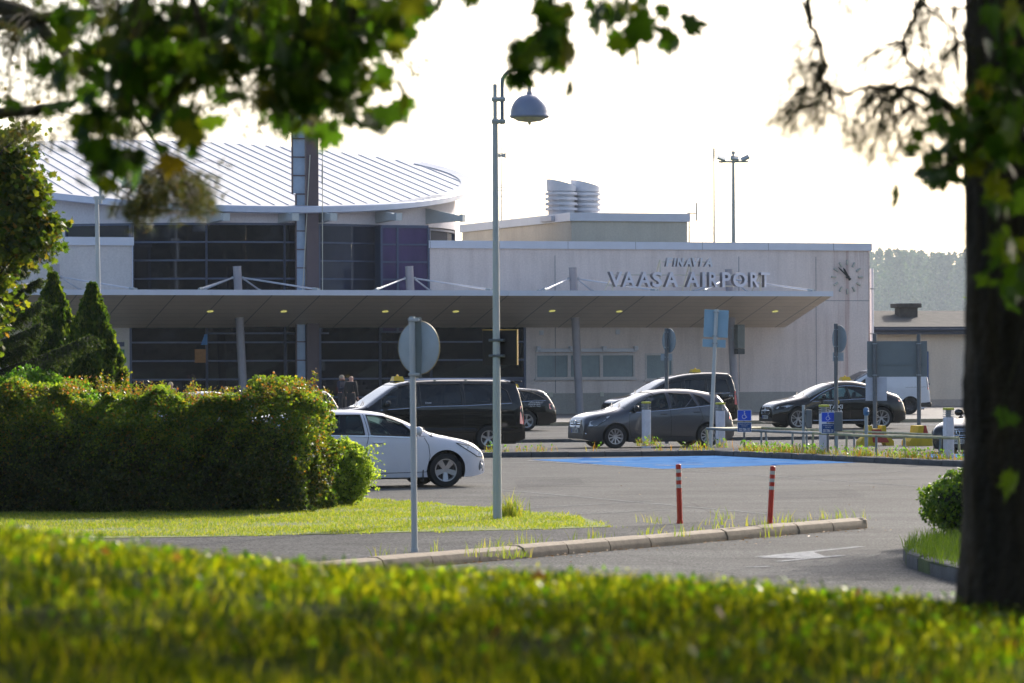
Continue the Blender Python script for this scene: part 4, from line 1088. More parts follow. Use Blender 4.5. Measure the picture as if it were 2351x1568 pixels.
# --- white estate car nose-right in the car park
C1 = Car(4.77, 1.82, [(0, .53), (.012, .62), (.07, .715), (.28, .86), (.72, .965), (1.01, 1.03), (1.38, 1.195), (1.69, 1.33), (2.06, 1.43), (2.5, 1.475), (3.0, 1.48), (3.6, 1.45), (4.2, 1.37), (4.5, 1.17), (4.70, .95), (4.77, .6)],
         belt=.95, wh=(.85, 3.60), r=.33, z0=.20, fk=.30, fr=.75, n=7)
yaw1 = pi+radians(19)
make_car('parked_car', 'white estate car with silver five spoke wheels, nose to the right behind the shrub', 'car', C1, near_axis(C1, 1021, 73.0, .85, yaw1, True), yaw1, PAINT['white'],
         [[(1.43, .98), (1.69, 1.22), (2.04, 1.355), (2.38, 1.385), (2.33, 1.02)], [(2.46, 1.02), (2.50, 1.385), (3.0, 1.385), (3.35, 1.36), (3.45, 1.04)], [(3.55, 1.05), (3.47, 1.345), (3.95, 1.28), (4.25, 1.10)]],
         ws=(1.06, 1.95), glass='carglass', seams=[[(1.24, .30), (1.18, .6), (1.20, .80), (1.28, .95)], [(2.44, .28), (2.47, .55), (2.42, .85), (2.38, 1.0), (2.44, 1.4)], [(1.24, .30), (2.44, .28)], [(3.5, .5), (3.52, 1.0)], [(.75, .955), (.35, .80), (.12, .66)]],
         handles=[(2.20, .86), (3.30, .88)], headlight=[(.06, .56), (.10, .66), (.34, .785), (.64, .845), (.46, .73), (.20, .58)], style=('s', 5, .055, 0), mirror=(1.42, 1.02), cabin=(1.25, 4.3), trim='chrome',
         taillight=[(4.45, .80), (4.70, .78), (4.72, .92), (4.50, .98)],
         extras=lambda T_, C, S3: [
             [MB().add([S3(x, s*(C.Y(x, z)+.004), z) for x, z in ((1.08, .96), (1.38, .98), (1.37, 1.14))], [(0, 1, 2)]).build('quarter_window', M['black'], T_) for s in (-1, 1)],
             [MB().lathe([(0, .02), (.045, .02), (.06, 0)], c=S3(.10, s*(C.Y(.10, .40)+.0), .40), n=16, M=Matrix.Rotation(-pi/2, 4, 'Y')).build('fog_lamp', M['lamp_lens'], T_) for s in (-1, 1)],
             [MB().add([S3(x, s*(C.Y(x, z)+.003), z) for x, z in ((.04, .30), (.035, .48), (.13, .50), (.16, .40), (.15, .32))], [(0, 1, 2, 3, 4)]).build('fog_lamp_recess', M['black'], T_) for s in (-1, 1)],
             [[MB().box(S3(1.30, 0, 0)[0], S3(1.32, 0, 0)[0], s*.80-.09, s*.80+.09, .12, .34).build('mud_flap', M['black'], T_), MB().box(S3(.52, 0, 0)[0], S3(.58, 0, 0)[0], s*.76-.05, s*.76+.05, .16, .27).build('mud_flap', M['black'], T_)] for s in (-1, 1)]])
# --- graphite hatchback
C2 = Car(4.36, 1.79, [(0, .42), (.02, .72), (.10, .85), (.35, .945), (.75, 1.02), (1.05, 1.08), (1.3, 1.21), (1.75, 1.43), (2.1, 1.54), (2.6, 1.60), (3.2, 1.585), (3.75, 1.50), (4.0, 1.42), (4.13, 1.2), (4.28, .95), (4.36, .55)],
         belt=1.02, wh=(.86, 3.56), r=.325, z0=.19, fk=.30)
L2 = near_axis(C2, 1411.6, 104.4, .86, YAW)
make_car('parked_car', 'graphite grey hatchback with ten spoke wheels and a driver inside', 'car', C2, L2, YAW, PAINT['grey'],
         [[(1.25, .99), (1.52, 1.20), (1.90, 1.41), (2.28, 1.49), (2.36, 1.49), (2.40, 1.06)], [(2.50, 1.07), (2.47, 1.495), (3.08, 1.465), (3.24, 1.14)], [(3.33, 1.15), (3.20, 1.45), (3.42, 1.385), (3.66, 1.18)]],
         ws=(1.12, 2.0), glass='carglass', seams=[[(1.30, .32), (1.24, .6), (1.27, .95)], [(2.46, .30), (2.47, .7), (2.45, 1.05), (2.42, 1.5)], [(1.3, .30), (3.1, .30)], [(3.24, .55), (3.40, .80), (3.30, 1.12)], [(1.0, 1.05), (.6, .93), (.35, .84)]],
         handles=[(2.25, .93), (3.22, .98)], headlight=[(.10, .60), (.16, .74), (.46, .86), (.72, .89), (.56, .76), (.30, .60)], taillight=[(4.18, .78), (4.31, .70), (4.33, .90), (4.20, 1.0)],
         style=('s', 10, .017, 0), mirror=(1.42, 1.02), cabin=(1.25, 4.05), grille=(.58, .77, .42, 3), plate='XXZ-535',
         extras=lambda T_, C, S3: [
             [MB().tube([S3(x, s*(C.Y(x, z)+.002), z) for x, z in [(1.35+.18*k, .42+.021*k*k*.45) for k in range(11)]], .012, 4).build('door_crease', PAINT['grey'], T_) for s in (-1, 1)],
             [q_ := MB(), q_.lathe([(.04, .03), (.06, .03), (.06, 0)], c=S3(.08, -.62, .40), n=16, M=Matrix.Rotation(-pi/2, 4, 'Y')), q_.build('fog_lamp', M['chrome'], T_)],
             [q_ := MB(), q_.bbox(S3(3.72, 0, 0)[0], S3(4.05, 0, 0)[0], -.58, .58, 1.47, 1.50, .01), q_.build('spoiler', PAINT['grey'], T_)]])
# --- long black people carrier
C3 = Car(5.37, 1.93, [(0, .5), (.02, .84), (.14, 1.0), (.5, 1.12), (.92, 1.20), (1.10, 1.29), (1.50, 1.56), (1.85, 1.77), (2.12, 1.85), (2.9, 1.90), (4.2, 1.90), (5.0, 1.87), (5.17, 1.80), (5.27, 1.4), (5.34, .95), (5.37, .45)],
         belt=1.18, tum=.17, n=9, wh=(.90, 4.33), r=.345, z0=.21, fk=.26, rr=.3, rk=.08)
L3 = near_axis(C3, 1120, 101.5, 4.33, YAW)
make_car('parked_van', 'long black people carrier with roof rails behind the white car', 'van', C3, L3, YAW, PAINT['black'],
         [[(1.35, 1.14), (1.40, 1.40), (1.75, 1.66), (2.02, 1.755), (2.34, 1.775), (2.37, 1.20)], [(2.46, 1.22), (2.44, 1.785), (3.58, 1.79), (3.60, 1.24)], [(3.67, 1.24), (3.66, 1.79), (4.55, 1.77), (4.86, 1.60), (4.97, 1.30)]],
         ws=(.98, 1.86), glass=['carglass', 'tint', 'tint'], seams=[[(2.41, .30), (2.41, 1.85)], [(3.64, 1.1), (3.63, .5)], [(1.3, .35), (1.25, .8), (1.30, 1.1)], [(2.41, .98), (5.2, .98)]],
         handles=[(2.2, 1.02)], headlight=[(.12, .70), (.18, .86), (.50, .98), (.35, .78)], taillight=[(5.18, .72), (5.33, .70), (5.31, 1.22), (5.20, 1.18)], style=('s', 5, .032, 0), mirror=(1.52, 1.22),
         cabin=(1.2, 5.1), grille=(.62, .86, .5, 2), taxi=(2.2, .35, 1.0), rails=(2.05, 5.05), rimr=.62,
         extras=lambda T_, C, S3: [text_mesh('sticker', 'Concept', .17, .05, M['white'], T_, Matrix.Translation((S3(2.66, 0, 0)[0], -C.Y(2.66, 1.27)-.004, 1.27)) @ Matrix.Rotation(pi/2, 4, 'X'), .002),
             [q_ := MB(), q_.add([S3(x, -(C.Y(x, z)+.004), z) for x, z in ((1.05, 1.12), (1.27, 1.14), (1.27, 1.34))], [(0, 1, 2)]), q_.build('quarter_window', M['tint'], T_)],
             MB().tube([S3(1.4+.4*k, -(C.Y(1.4+.4*k, .92)+.004), .92+.018*k) for k in range(10)], .016, 4).build('side_crease', PAINT['black'], T_),
             [q_ := MB(), q_.bbox(S3(5.0, 0, 0)[0], S3(5.32, 0, 0)[0], -.75, .75, 1.82, 1.86, .015), q_.build('spoiler', PAINT['black'], T_)],
             [q_ := MB(), q_.bbox(S3(4.35-1.25, 0, 0)[0], S3(4.35-.6, 0, 0)[0], -.98, -.90, .27, .30, .01), q_.build('side_step', M['steel'], T_)]])
# --- estate taxis on the far lane
C4 = Car(4.93, 1.85, [(0, .42), (.02, .64), (.12, .78), (.6, .91), (1.2, .99), (1.42, 1.06), (1.8, 1.25), (2.1, 1.38), (2.5, 1.46), (3.2, 1.475), (4.0, 1.44), (4.5, 1.37), (4.66, 1.22), (4.82, .98), (4.91, .8), (4.93, .5)],
         belt=.99, wh=(.87, 3.81), r=.345, z0=.19, rr=.7, rk=.2)
WIN4 = [[(1.62, .985), (2.0, 1.20), (2.4, 1.355), (2.74, 1.385), (2.80, 1.01)], [(2.88, 1.015), (2.84, 1.385), (3.55, 1.365), (3.70, 1.03)], [(3.78, 1.035), (3.66, 1.36), (4.05, 1.31), (4.28, 1.20), (4.50, 1.06)]]
def writing(T_, C, S3):
    for t, z, w_ in (('LADDA NER GRATIS APPEN', .885, .60), ('LATAA ILMAINEN APPI', .945, .52), ('App Store  Google Play', .82, .52)):
        text_mesh('writing', t, w_, .042, M['white'], T_, Matrix.Translation((S3(4.15, 0, 0)[0], -C.Y(4.15, z)-.006, z)) @ Matrix.Rotation(radians(4), 4, 'Z') @ Matrix.Rotation(pi/2, 4, 'X'), .002)
kw4 = dict(ws=(1.42, 2.25), seams=[[(2.83, .3), (2.84, 1.4)]], handles=[(2.65, .88), (3.6, .9)], headlight=[(.12, .58), (.2, .68), (.55, .76), (.4, .62)], taillight=[(4.62, .74), (4.88, .72), (4.86, .90), (4.60, .93)],
           style=('d', 5, .014, .035), mirror=(1.72, 1.02), cabin=(1.5, 4.6), rails=(2.2, 4.4), grille=(.50, .70, .4, 2))
L4 = near_axis(C4, 1208, 130.5, 3.81, YAW)
make_car('parked_car', 'black estate taxi with white writing on its rear wing behind the people carrier', 'car', C4, L4, YAW, PAINT['black'], WIN4, taxi=(3.62, .0, 1.1), extras=writing, group='black estate taxis', **kw4)
pR = P(773, 900, 131.5); R4 = Matrix.Rotation(YAW, 3, 'Z') @ Vector((C4.L/2-.05, -.5, 0))
make_car('parked_car', 'black estate taxi with yellow roof sign, half hidden by the hedge', 'car', C4, (pR.x-R4.x, pR.y-R4.y, 0), YAW, PAINT['black'], WIN4, taxi=(3.85, .0, 1.1), group='black estate taxis', **kw4)
# --- silver saloon behind the hedge
C5 = Car(4.7, 1.82, [(0, .42), (.02, .62), (.12, .74), (.6, .87), (1.15, .96), (1.4, 1.04), (1.9, 1.29), (2.3, 1.41), (2.8, 1.44), (3.3, 1.40), (3.8, 1.22), (4.1, 1.09), (4.55, 1.03), (4.66, .9), (4.7, .5)], belt=.96, wh=(.88, 3.65), r=.33, z0=.19)
pS = P(455, 900, 124); R5 = Matrix.Rotation(YAW, 3, 'Z') @ Vector((.2, -.5, 0))
make_car('parked_car', 'silver saloon car of which only the roof shows above the hedge', 'car', C5, (pS.x-R5.x, pS.y-R5.y, 0), YAW, PAINT['silver'],
         [[(1.6, .96), (2.0, 1.2), (2.4, 1.33), (2.62, 1.34), (2.68, .99)], [(2.76, .99), (2.72, 1.34), (3.1, 1.32), (3.5, 1.15), (3.6, 1.01)]], ws=(1.4, 2.2), seams=[[(2.72, .3), (2.72, 1.36)]], handles=[(2.5, .86)],
         headlight=[(.12, .56), (.2, .66), (.5, .74), (.4, .6)], taillight=[(4.5, .74), (4.64, .72), (4.62, .88), (4.48, .9)], mirror=(1.7, 1.0), cabin=(1.45, 3.9), style=('s', 5, .04, 0))
# --- tall black van taxi
C6 = Car(4.68, 1.80, [(0, .5), (.02, .80), (.15, .96), (.55, 1.08), (.98, 1.15), (1.2, 1.26), (1.6, 1.50), (2.0, 1.70), (2.4, 1.82), (2.9, 1.90), (3.6, 1.94), (4.3, 1.92), (4.45, 1.86), (4.56, 1.5), (4.64, .95), (4.68, .5)],
         belt=1.16, tum=.15, n=9, wh=(.88, 3.86), r=.33, z0=.22, rr=.35, rk=.09)
pC = P(1690, 900, 137); R6 = Matrix.Rotation(YAW, 3, 'Z') @ Vector((C6.L/2, -.6, 0))
make_car('parked_van', 'tall black van taxi by the wall behind the grey hatchback', 'van', C6, (pC.x-R6.x, pC.y-R6.y, 0), YAW, PAINT['black'],
         [[(1.45, 1.12), (1.85, 1.42), (2.18, 1.58), (2.48, 1.65), (2.52, 1.17)], [(2.64, 1.18), (2.62, 1.68), (3.40, 1.72), (3.40, 1.19)], [(3.47, 1.19), (3.47, 1.72), (4.22, 1.70), (4.34, 1.25)]],
         ws=(1.12, 2.1), seams=[[(2.57, .3), (2.57, 1.8)], [(3.43, .5), (3.43, 1.85)]], handles=[(2.4, 1.0)], headlight=[(.12, .70), (.2, .84), (.5, .95), (.35, .74)], taillight=[(4.50, .80), (4.63, .78), (4.58, 1.28), (4.50, 1.26)],
         mirror=(1.6, 1.18), cabin=(1.3, 4.4), style=('s', 5, .035, 0), taxi=(3.35, .0, 1.15),
         extras=lambda T_, C, S3: text_mesh('sticker', 'AN', .16, .07, M['white'], T_, Matrix.Translation((S3(4.36, 0, 0)[0], -C.Y(4.36, 1.08)-.006, 1.08)) @ Matrix.Rotation(pi/2, 4, 'X'), .002))
# --- black coupe-like taxi on the right
C7 = Car(4.88, 1.94, [(0, .42), (.02, .68), (.14, .86), (.5, .985), (1.0, 1.09), (1.25, 1.17), (1.7, 1.40), (2.15, 1.57), (2.65, 1.655), (3.1, 1.64), (3.6, 1.53), (4.1, 1.34), (4.45, 1.22), (4.62, 1.17), (4.78, .98), (4.86, .75), (4.88, .5)],
         belt=1.04, wh=(.87, 3.92), r=.37, z0=.20, fk=.30, rr=.9, rk=.26, tum=.33)
L7 = near_axis(C7, 1832, 131.5, .87, radians(16))
def taxi7(T_, C, S3):
    for s in (-1, 1):
        MB().tube([S3(x, s*(C.Y(x, z)+.006), z) for x, z in spline_pts([(1.30, .98), (1.72, 1.22), (2.12, 1.39), (2.55, 1.475), (3.1, 1.46), (3.6, 1.34), (3.98, 1.14)])], .014, 5).build('window_arch_trim', M['chrome'], T_)
        MB().tube([S3(x, s*(C.S(x, .30)+.006), .30) for x in (1.4, 2.4, 3.4)], .014, 5).build('sill_trim', M['chrome'], T_)
    for tx, z, w_, h in (('TAXI', .70, .52, .14), ('VAASA', .57, .52, .10), ('100 411', .46, .44, .07)):
        text_mesh('lettering', tx, w_, h, M['white'], T_, Matrix.Translation((S3(2.20, 0, 0)[0], -C.Y(2.20, z+.05)-.012, z)) @ Matrix.Rotation(pi/2, 4, 'X'), .002, offset=.02)
    b = MB(); b.cyl(S3(2.27, -C.Y(2.27, .93)-.002, .93), S3(2.27, -C.Y(2.27, .93)-.008, .93), .08, n=20); bo = b.build('badge', M['yellow'], T_)
    b = MB(); b.tube([S3(2.27+.045*cos(a/10*5.2+.6), -C.Y(2.27, .93)-.011, .93+.045*sin(a/10*5.2+.6)) for a in range(11)], .012, 5); b.build('badge_mark', M['black'], bo)
def spline_pts(pts):
    xs, zs = spline(pts, 5); return list(zip(xs.tolist(), zs.tolist()))
make_car('parked_car', 'black taxi with white TAXI VAASA lettering and star spoke wheels, right of the tall van', 'car', C7, L7, radians(16), PAINT['black'],
         [[(1.38, .98), (1.72, 1.19), (2.12, 1.36), (2.55, 1.445), (2.62, 1.445), (2.72, 1.04)], [(2.78, 1.045), (2.70, 1.445), (3.1, 1.43), (3.55, 1.32), (3.92, 1.13), (3.88, 1.09)]],
         ws=(1.22, 2.2), glass='carglass', seams=[[(1.55, .35), (1.42, .7), (1.40, .95)], [(2.74, .33), (2.74, 1.02)], [(3.55, .55), (3.78, .9), (3.8, 1.08)]], handles=[(2.55, .90), (3.45, .93)],
         headlight=[(.10, .70), (.16, .78), (.55, .845), (.72, .84), (.40, .72)], taillight=[(4.55, .94), (4.80, .90), (4.76, 1.03), (4.55, 1.08)], style=('d', 5, .014, .06), mirror=(1.75, 1.06), cabin=(1.35, 4.2),
         grille=(.52, .78, .40, 1), plate='HRU-981', taxi=(2.92, .0, 1.15), extras=taxi7, rimr=.74)
# --- white van, only its tail shows
C8 = Car(4.7, 1.82, [(0, .5), (.02, .80), (.15, .96), (.55, 1.08), (.98, 1.15), (1.6, 1.52), (2.0, 1.72), (2.4, 1.84), (2.9, 1.90), (3.6, 1.92), (4.4, 1.90), (4.52, 1.86), (4.62, 1.5), (4.67, .95), (4.7, .5)],
         belt=1.16, tum=.15, n=9, wh=(.88, 3.80), r=.345, z0=.22, rr=.35, rk=.09)
L8 = near_axis(C8, 2088, 157, 3.80, radians(14)); L8.z = .13
make_car('parked_van', 'white delivery van with black steel wheels parked behind the big sign board', 'van', C8, L8, radians(14), PAINT['vanwhite'],
         [[(1.45, 1.14), (1.85, 1.44), (2.18, 1.58), (2.46, 1.64), (2.50, 1.17)]], ws=(1.12, 2.1), seams=[[(2.57, .3), (2.57, 1.8)], [(3.6, 1.1), (4.5, 1.12)]], handles=[(2.4, 1.0)],
         headlight=[(.12, .70), (.2, .84), (.5, .95), (.35, .74)], taillight=[(4.56, 1.02), (4.66, 1.0), (4.62, 1.5), (4.54, 1.5)], mirror=(1.6, 1.18), cabin=(1.3, 2.6), style=('s', 8, .05, 0), rim='alloy_dark', rimr=.58,
         trim=None, extras=lambda T_, C, S3: [[q_ := MB(), q_.bbox(S3(4.25, 0, 0)[0], S3(4.74, 0, 0)[0], -.93, .93, .30, .50, .05), q_.build('rear_bumper', M['black'], T_)]])
# --- black car nose-on at the far right
pB = P(2196, 900, 93.0); y9 = radians(52); R9 = Matrix.Rotation(y9, 3, 'Z') @ Vector((-C4.L/2, -.0, 0))
make_car('parked_car', 'black car with chrome grille, nose towards the railing beside the tree trunk', 'car', C4, (pB.x-R9.x, pB.y-R9.y, 0), y9, PAINT['black'], WIN4,
         **{**kw4, 'plate': 'ZNM-403', 'rails': False})
# ------------------------------------------------------------------ street furniture
def at(name, label, cat, px, py, z=0.0, group=None, rotz=0.0):
    return thing(name, label, cat, G(px, py, z), rotz, group)
def sc_at(t): return FPX/t.location.y           # picture units per metre there
def hgt(t, py): return CAMH+(HY-ROLL*(CX-CX)-py-ROLL*(0))/sc_at(t)
def hz(t, px, py): return P(px, py, t.location.y).z-t.location.z

# main lamp post
t = at('street_lamp', 'tall pale grey lamp post with domed lamp on a hooked arm in the lawn corner', 'street lamp', 1142, 1189, .14)
ztop = hz(t, 1141, 193); s = sc_at(t)
m = MB(); tilt = lambda z: (-(1142-1140)/s*z/ztop, 0, z)
m.cyl((0, 0, -.1), tilt(ztop*.5), 10.6/s, 8.0/s, 20); m.cyl(tilt(ztop*.5), tilt(ztop-.5), 8.0/s, 6.2/s, 20); m.cyl(tilt(ztop-.5), tilt(ztop), 4.6/s, 4.6/s, 16)
m.build('pole', M['palepole'], t, smooth=True)
m = MB(); a0 = hz(t, 1155, 285); ax = 14.5/s
pts = [(ax, 0, a0), (ax, 0, hz(t, 1155, 205))]
r = (1218-1155.5)/2/s; cz = hz(t, 1155, 190)
for i in range(11): a = pi-pi*i/10; pts.append((ax+r+r*cos(a), 0, cz+(hz(t, 1186, 160)-cz)*sin(a)))
pts.append((ax+2*r, 0, hz(t, 1218, 212)))
m.tube(pts, 4.2/s, 12); m.build('lamp_arm', mat('arm_grey', (.20, .22, .26), .45, .2), t, smooth=True)
for py in (228, 279):
    c = MB(); z = hz(t, 1145, py); c.bbox(-10/s, 22/s, -.05, .05, z-5/s, z+5/s, .01); c.cyl((-9/s, -.06, z), (20/s, -.06, z), .008, n=6); c.build('clamp', M['palepole'], t)
lx = ax+2*r; z0 = hz(t, 1218, 266); z1 = hz(t, 1218, 212); R_ = 44/s
m = MB(); prof = []
for i in range(13):
    a = pi/2*i/12; prof.append((R_*cos(a)**.85 if i < 12 else .0, z0+.02+(z1-z0-.05)*sin(a)))
m.lathe([(R_*.97, z0-.03), (R_*1.03, z0-.015), (R_*1.03, z0+.005)]+prof, c=(lx, 0, 0), n=40)
m.cyl((lx, 0, z1-.06), (lx, 0, z1+.01), 8/s, 6/s, 16)
m.build('lamp_shade', mat('lamp_dome', (.24, .26, .34), .35, .15, .08, 4), t, smooth=True, angle=50)
m = MB(); m.lathe([(0.0, z0-.095), (.05, z0-.09), (R_*.6, z0-.075), (R_*.9, z0-.03), (R_*.93, z0+.01)], c=(lx, 0, 0), n=36); m.cyl((lx, 0, z0-.13), (lx, 0, z0-.08), .015, .03, 8)
m.build('lamp_glass', mat('lamp_diffuser', (.42, .43, .38), .2, 0, .15, 8), t, smooth=True)
# brown sign board hanging on the lamp post
b = thing('sign_board', 'square dark brown sign back with ochre edge clamped on the lamp post', 'sign', (t.location.x, t.location.y, 0), radians(-12))
z0, z1 = hz(t, 1147, 838)+t.location.z, hz(t, 1147, 757)+t.location.z; wx = 41/s
m = MB(); m.bbox(-wx+.03, wx+.03, .075, .10, z0, z1, .004); m.build('panel', mat('brown_sign', (.016, .009, .006), .55, 0, .2, 9), b)
m = MB(); e = .012; m.box(wx+.02, wx+.036, .06, .105, z0, z1); m.box(-wx+.03, wx+.03, .06, .105, z1-.008, z1+.006); m.build('panel_edge', mat('ochre_edge', (.45, .27, .06), .5), b)
for f in (.26, .70):
    m = MB(); z = z0+(z1-z0)*f; m.bbox(-.11, .11, -.06, .075, z-.02, z+.02, .008); m.build('clamp', M['darksteel'], b)

# second lamp post on the left (far), head hidden in the leaves
t = at('street_lamp', 'slim lamp post rising behind the two conifers on the left', 'street lamp', 231, 985)
s = sc_at(t); z1 = hz(t, 224, 452); m = MB(); m.cyl((0, 0, 0), (-7/s, 0, z1), 6.5/s, 4.6/s, 16); m.build('pole', M['palepole'], t, smooth=True)
m = MB(); zc = hz(t, 224, 458); m.bbox(-14/s, 12/s, -.06, .06, zc, zc+.12, .01); m.cyl((2/s, 0, zc-.15), (2/s, 0, zc+.9), 3.6/s, n=10)
pts = [(2/s, 0, zc+.9)]+[(2/s+.62+.62*cos(pi-pi*i/8), 0, zc+.9+.6*sin(pi*i/8)) for i in range(9)]; m.tube(pts, 3.6/s, 8); m.build('lamp_arm', M['palepole'], t, smooth=True)
m = MB(); m.lathe([(.50, 0), (.51, .02), (.48, .2), (.35, .38), (.12, .47), (0, .48)], c=(2/s+1.24, 0, zc+.42), n=24); m.build('lamp_shade', mat('dome2', (.3, .34, .38), .4, .1), t, smooth=True, angle=50)

# round sign seen from behind, nearest
t = at('road_sign', 'round grey sign back on a thin post at the path edge, nearest the camera', 'road sign', 952, 1268, .12, 'round road signs seen from behind'); s = sc_at(t)
zt = hz(t, 948, 727); m = MB(); m.cyl((0, 0, -.1), (-4/s, 0, zt), 7.2/s, 6.8/s, 16); m.cyl((0, 0, -.05), (0, 0, .05), 9/s, n=12); m.build('post', M['palepole'], t, smooth=True)
zc = hz(t, 956, 798); Mx = Matrix.Rotation(radians(-38), 4, 'Z') @ Matrix.Rotation(pi/2, 4, 'X')
m = MB(); Rd = 61/s; m.lathe([(0, -.10), (Rd*.95, -.10), (Rd, -.09), (Rd, -.075), (Rd*.97, -.07), (0, -.085)], c=(8/s-.03, 0.0, zc), n=48, M=Mx)
m.build('sign_disc', mat('sign_back', (.36, .41, .43), .5, .05, .10, 5), t, smooth=True, angle=40)
m = MB(); m.lathe([(Rd, -.09), (Rd*1.012, -.085), (Rd*1.012, -.07), (Rd, -.068)], c=(8/s-.03, 0, zc), n=48, M=Mx, caps=False); m.build('sign_rim', mat('rim_ochre', (.42, .33, .16), .5), t, smooth=True)
for dz in (-.32, .33):
    m = MB(); m.bbox(-.065, .065, -.055, .07, zc+dz-.018, zc+dz+.018, .006); m.cyl((-.05, -.06, zc+dz), (-.05, .06, zc+dz), .008, n=6); m.cyl((.06, -.06, zc+dz), (.06, .06, zc+dz), .008, n=6); m.build('clamp', M['palepole'], t)
m = MB(); m.bbox(-.02, .09, .03, .05, zc-.36, zc+.36, .004); m.build('stiffener', mat('stiff', (.2, .23, .22), .5), t)

# far round signs
def far_round(label, px, pyb, pyt, cx, cyy, rx, ry, small, z=0.0, m_=None):
    t = at('road_sign', label, 'road sign', px, pyb, z, 'round road signs seen from behind'); s = sc_at(t); zt = hz(t, px, pyt)
    m_ = m_ or M['darksteel']; m = MB(); m.cyl((0, 0, -.1), (0, 0, zt), 4.6/s, 4.6/s, 12); m.build('post', m_, t, smooth=True)
    zc = hz(t, cx, cyy); ang = math.acos(min(.98, rx/ry)); m = MB(); R_ = ry/s
    m.lathe([(0, -.09), (R_*.96, -.09), (R_, -.08), (R_, -.065), (0, -.07)], c=((cx-px)/s, 0, zc), n=36, M=Matrix.Rotation(-ang, 4, 'Z') @ Matrix.Rotation(pi/2, 4, 'X'))
    m.build('sign_disc', mat('signback_blue', (.22, .27, .31), .45, .2, .1, 5), t, smooth=True, angle=40)
    x0, x1, y0, y1 = small; m = MB(); m.bbox((x0-px)/s, (x1-px)/s, .05, .07, hz(t, px, y1), hz(t, px, y0), .004); m.build('small_plate', mat('plateback', (.33, .38, .42), .45, .2), t)
    for py in (cyy-ry*.7, cyy+ry*.55, (y0+y1)/2):
        m = MB(); zz = hz(t, px, py); m.bbox(-.06, .06, -.05, .06, zz-.015, zz+.015, .005); m.build('clamp', M['steel'], t)
    return t
far_round('round sign back with small plate below, in front of the low windows', 1531, 1012, 754, 1532, 782, 14.5, 28, (1518, 1544, 812, 828), .08)
far_round('round sign back with small plate on the tall dark post by the black taxi', 1920, 1018, 743, 1923, 778, 14, 31, (1913, 1938, 809, 829), .09)
# leaning blue-backed sign
t = at('road_sign', 'leaning post with a square light blue sign back and a smaller plate below', 'road sign', 1631, 1022, .13); s = sc_at(t)
zt = hz(t, 1646, 710); lean = (1646-1631)/s/zt
m = MB(); m.cyl((0, 0, -.1), (lean*zt, 0, zt), 4.6/s, 4.6/s, 12); m.build('post', M['palepole'], t, smooth=True)
Ml = Matrix.Rotation(math.atan(lean), 4, 'Y'); bb = mat('light_blue_back', (.25, .40, .50), .45, .1, .06, 4)
m = MB(); m.bbox(-27/s, 29/s, .06, .09, hz(t, 1646, 774), hz(t, 1646, 711), .006, M=Ml); m.build('sign_panel', bb, t)
m = MB(); m.bbox(-28/s, 25/s, .06, .09, hz(t, 1646, 797), hz(t, 1646, 779), .006, M=Ml); m.build('small_panel', bb, t)
for py in (716, 771, 788):
    m = MB(); zz = hz(t, 1646, py); m.bbox(-.08, .08, -.05, .06, zz-.018, zz+.018, .006, M=Ml); m.build('clamp', M['steel'], t)

# the big two-post board
t = at('sign_board', 'large grey sign board seen from behind on two posts in yellow concrete feet', 'sign board', 2059, 990, .0); s = sc_at(t)
bk_ = mat('board_back', (.14, .17, .18), .5, .1, .06, 3)
zb = lambda py: hz(t, 2059, py)
m = MB(); m.bbox(-67/s, 71/s, .08, .11, zb(865), zb(783), .006); m.box(-67/s, 71/s, .055, .08, zb(837.5), zb(836)); 
for i in range(8): m.box((-60+17*i)/s, (-59+17*i)/s, .05, .08, zb(840), zb(837))
m.build('board', bk_, t)
for px, top in ((2009, 766), (2110, 766)):
    m = MB(); x = (px-2059)/s; m.cyl((x, 0, .0), (x, 0, zb(top)), 4.8/s, n=12); m.build('post', M['darksteel'], t, smooth=True)
    for py in (789, 861):
        m = MB(); zz = zb(py); m.bbox(x-.075, x+.075, -.08, .08, zz-.015, zz+.015, .005); m.build('clamp', M['steel'], t)
m = MB(); m.bbox(-71/s, -22/s, .055, .075, zb(920), zb(866), .006); m.build('white_panel', mat('panel_white', (.42, .45, .52), .5), t)
LT = t
def foot(px, label, half):
    t = at('concrete_foot', label, 'sign foot', px, 1023, .0, 'yellow concrete feet of the sign posts'); s = sc_at(t); t.rotation_euler[2] = radians(10)
    Lh = half/s; h = hz(t, px, 977); prof = [(-.30*1.0, 0), (-.30, .12), (-.24, .22), (-.11, h*.62), (-.09, h), (.09, h), (.11, h*.62), (.24, .22), (.30, .12), (.30, 0)]
    if half > 30:     # side-on: the long face is seen
        segs = [(-Lh, 0), (-Lh, .12), (-Lh*.86, .2), (-Lh*.58, h*.5), (-Lh*.52, h), (-.14, h), (-.14, h-.09), (.14, h-.09), (.14, h), (Lh*.52, h), (Lh*.58, h*.5), (Lh*.86, .2), (Lh, .12), (Lh, 0), (Lh*.55, 0), (Lh*.5, .07), (0, .09), (-.02, 0)]
        m = MB(); m.prism(segs, lambda x, z: (x, -.22, z), lambda x, z: (x, .22, z)); o = m.build('foot_block', M['footyellow'], t)
        m = MB(); m.prism([(-.12, .09), (-.16, h-.1), (.10, h-.1), (.34, .12), (.34, .09)], lambda x, z: (x, -.226, z), lambda x, z: (x, .226, z)); m.build('red_band', M['footred'], o)
    else:
        m = MB(); m.prism([(p[0]*1.25, p[1]) for p in prof], lambda x, z: (x, -.4, z), lambda x, z: (x, .4, z)); o = m.build('foot_block', M['footyellow'], t)
        m = MB(); m.prism([(.02, h*.6), (.04, h+.004), (.10, h+.004), (.16, h*.6), (.34, .24), (.2, .3)], lambda x, z: (x, -.406, z), lambda x, z: (x, -.3, z)); m.build('red_band', M['footred'], o)
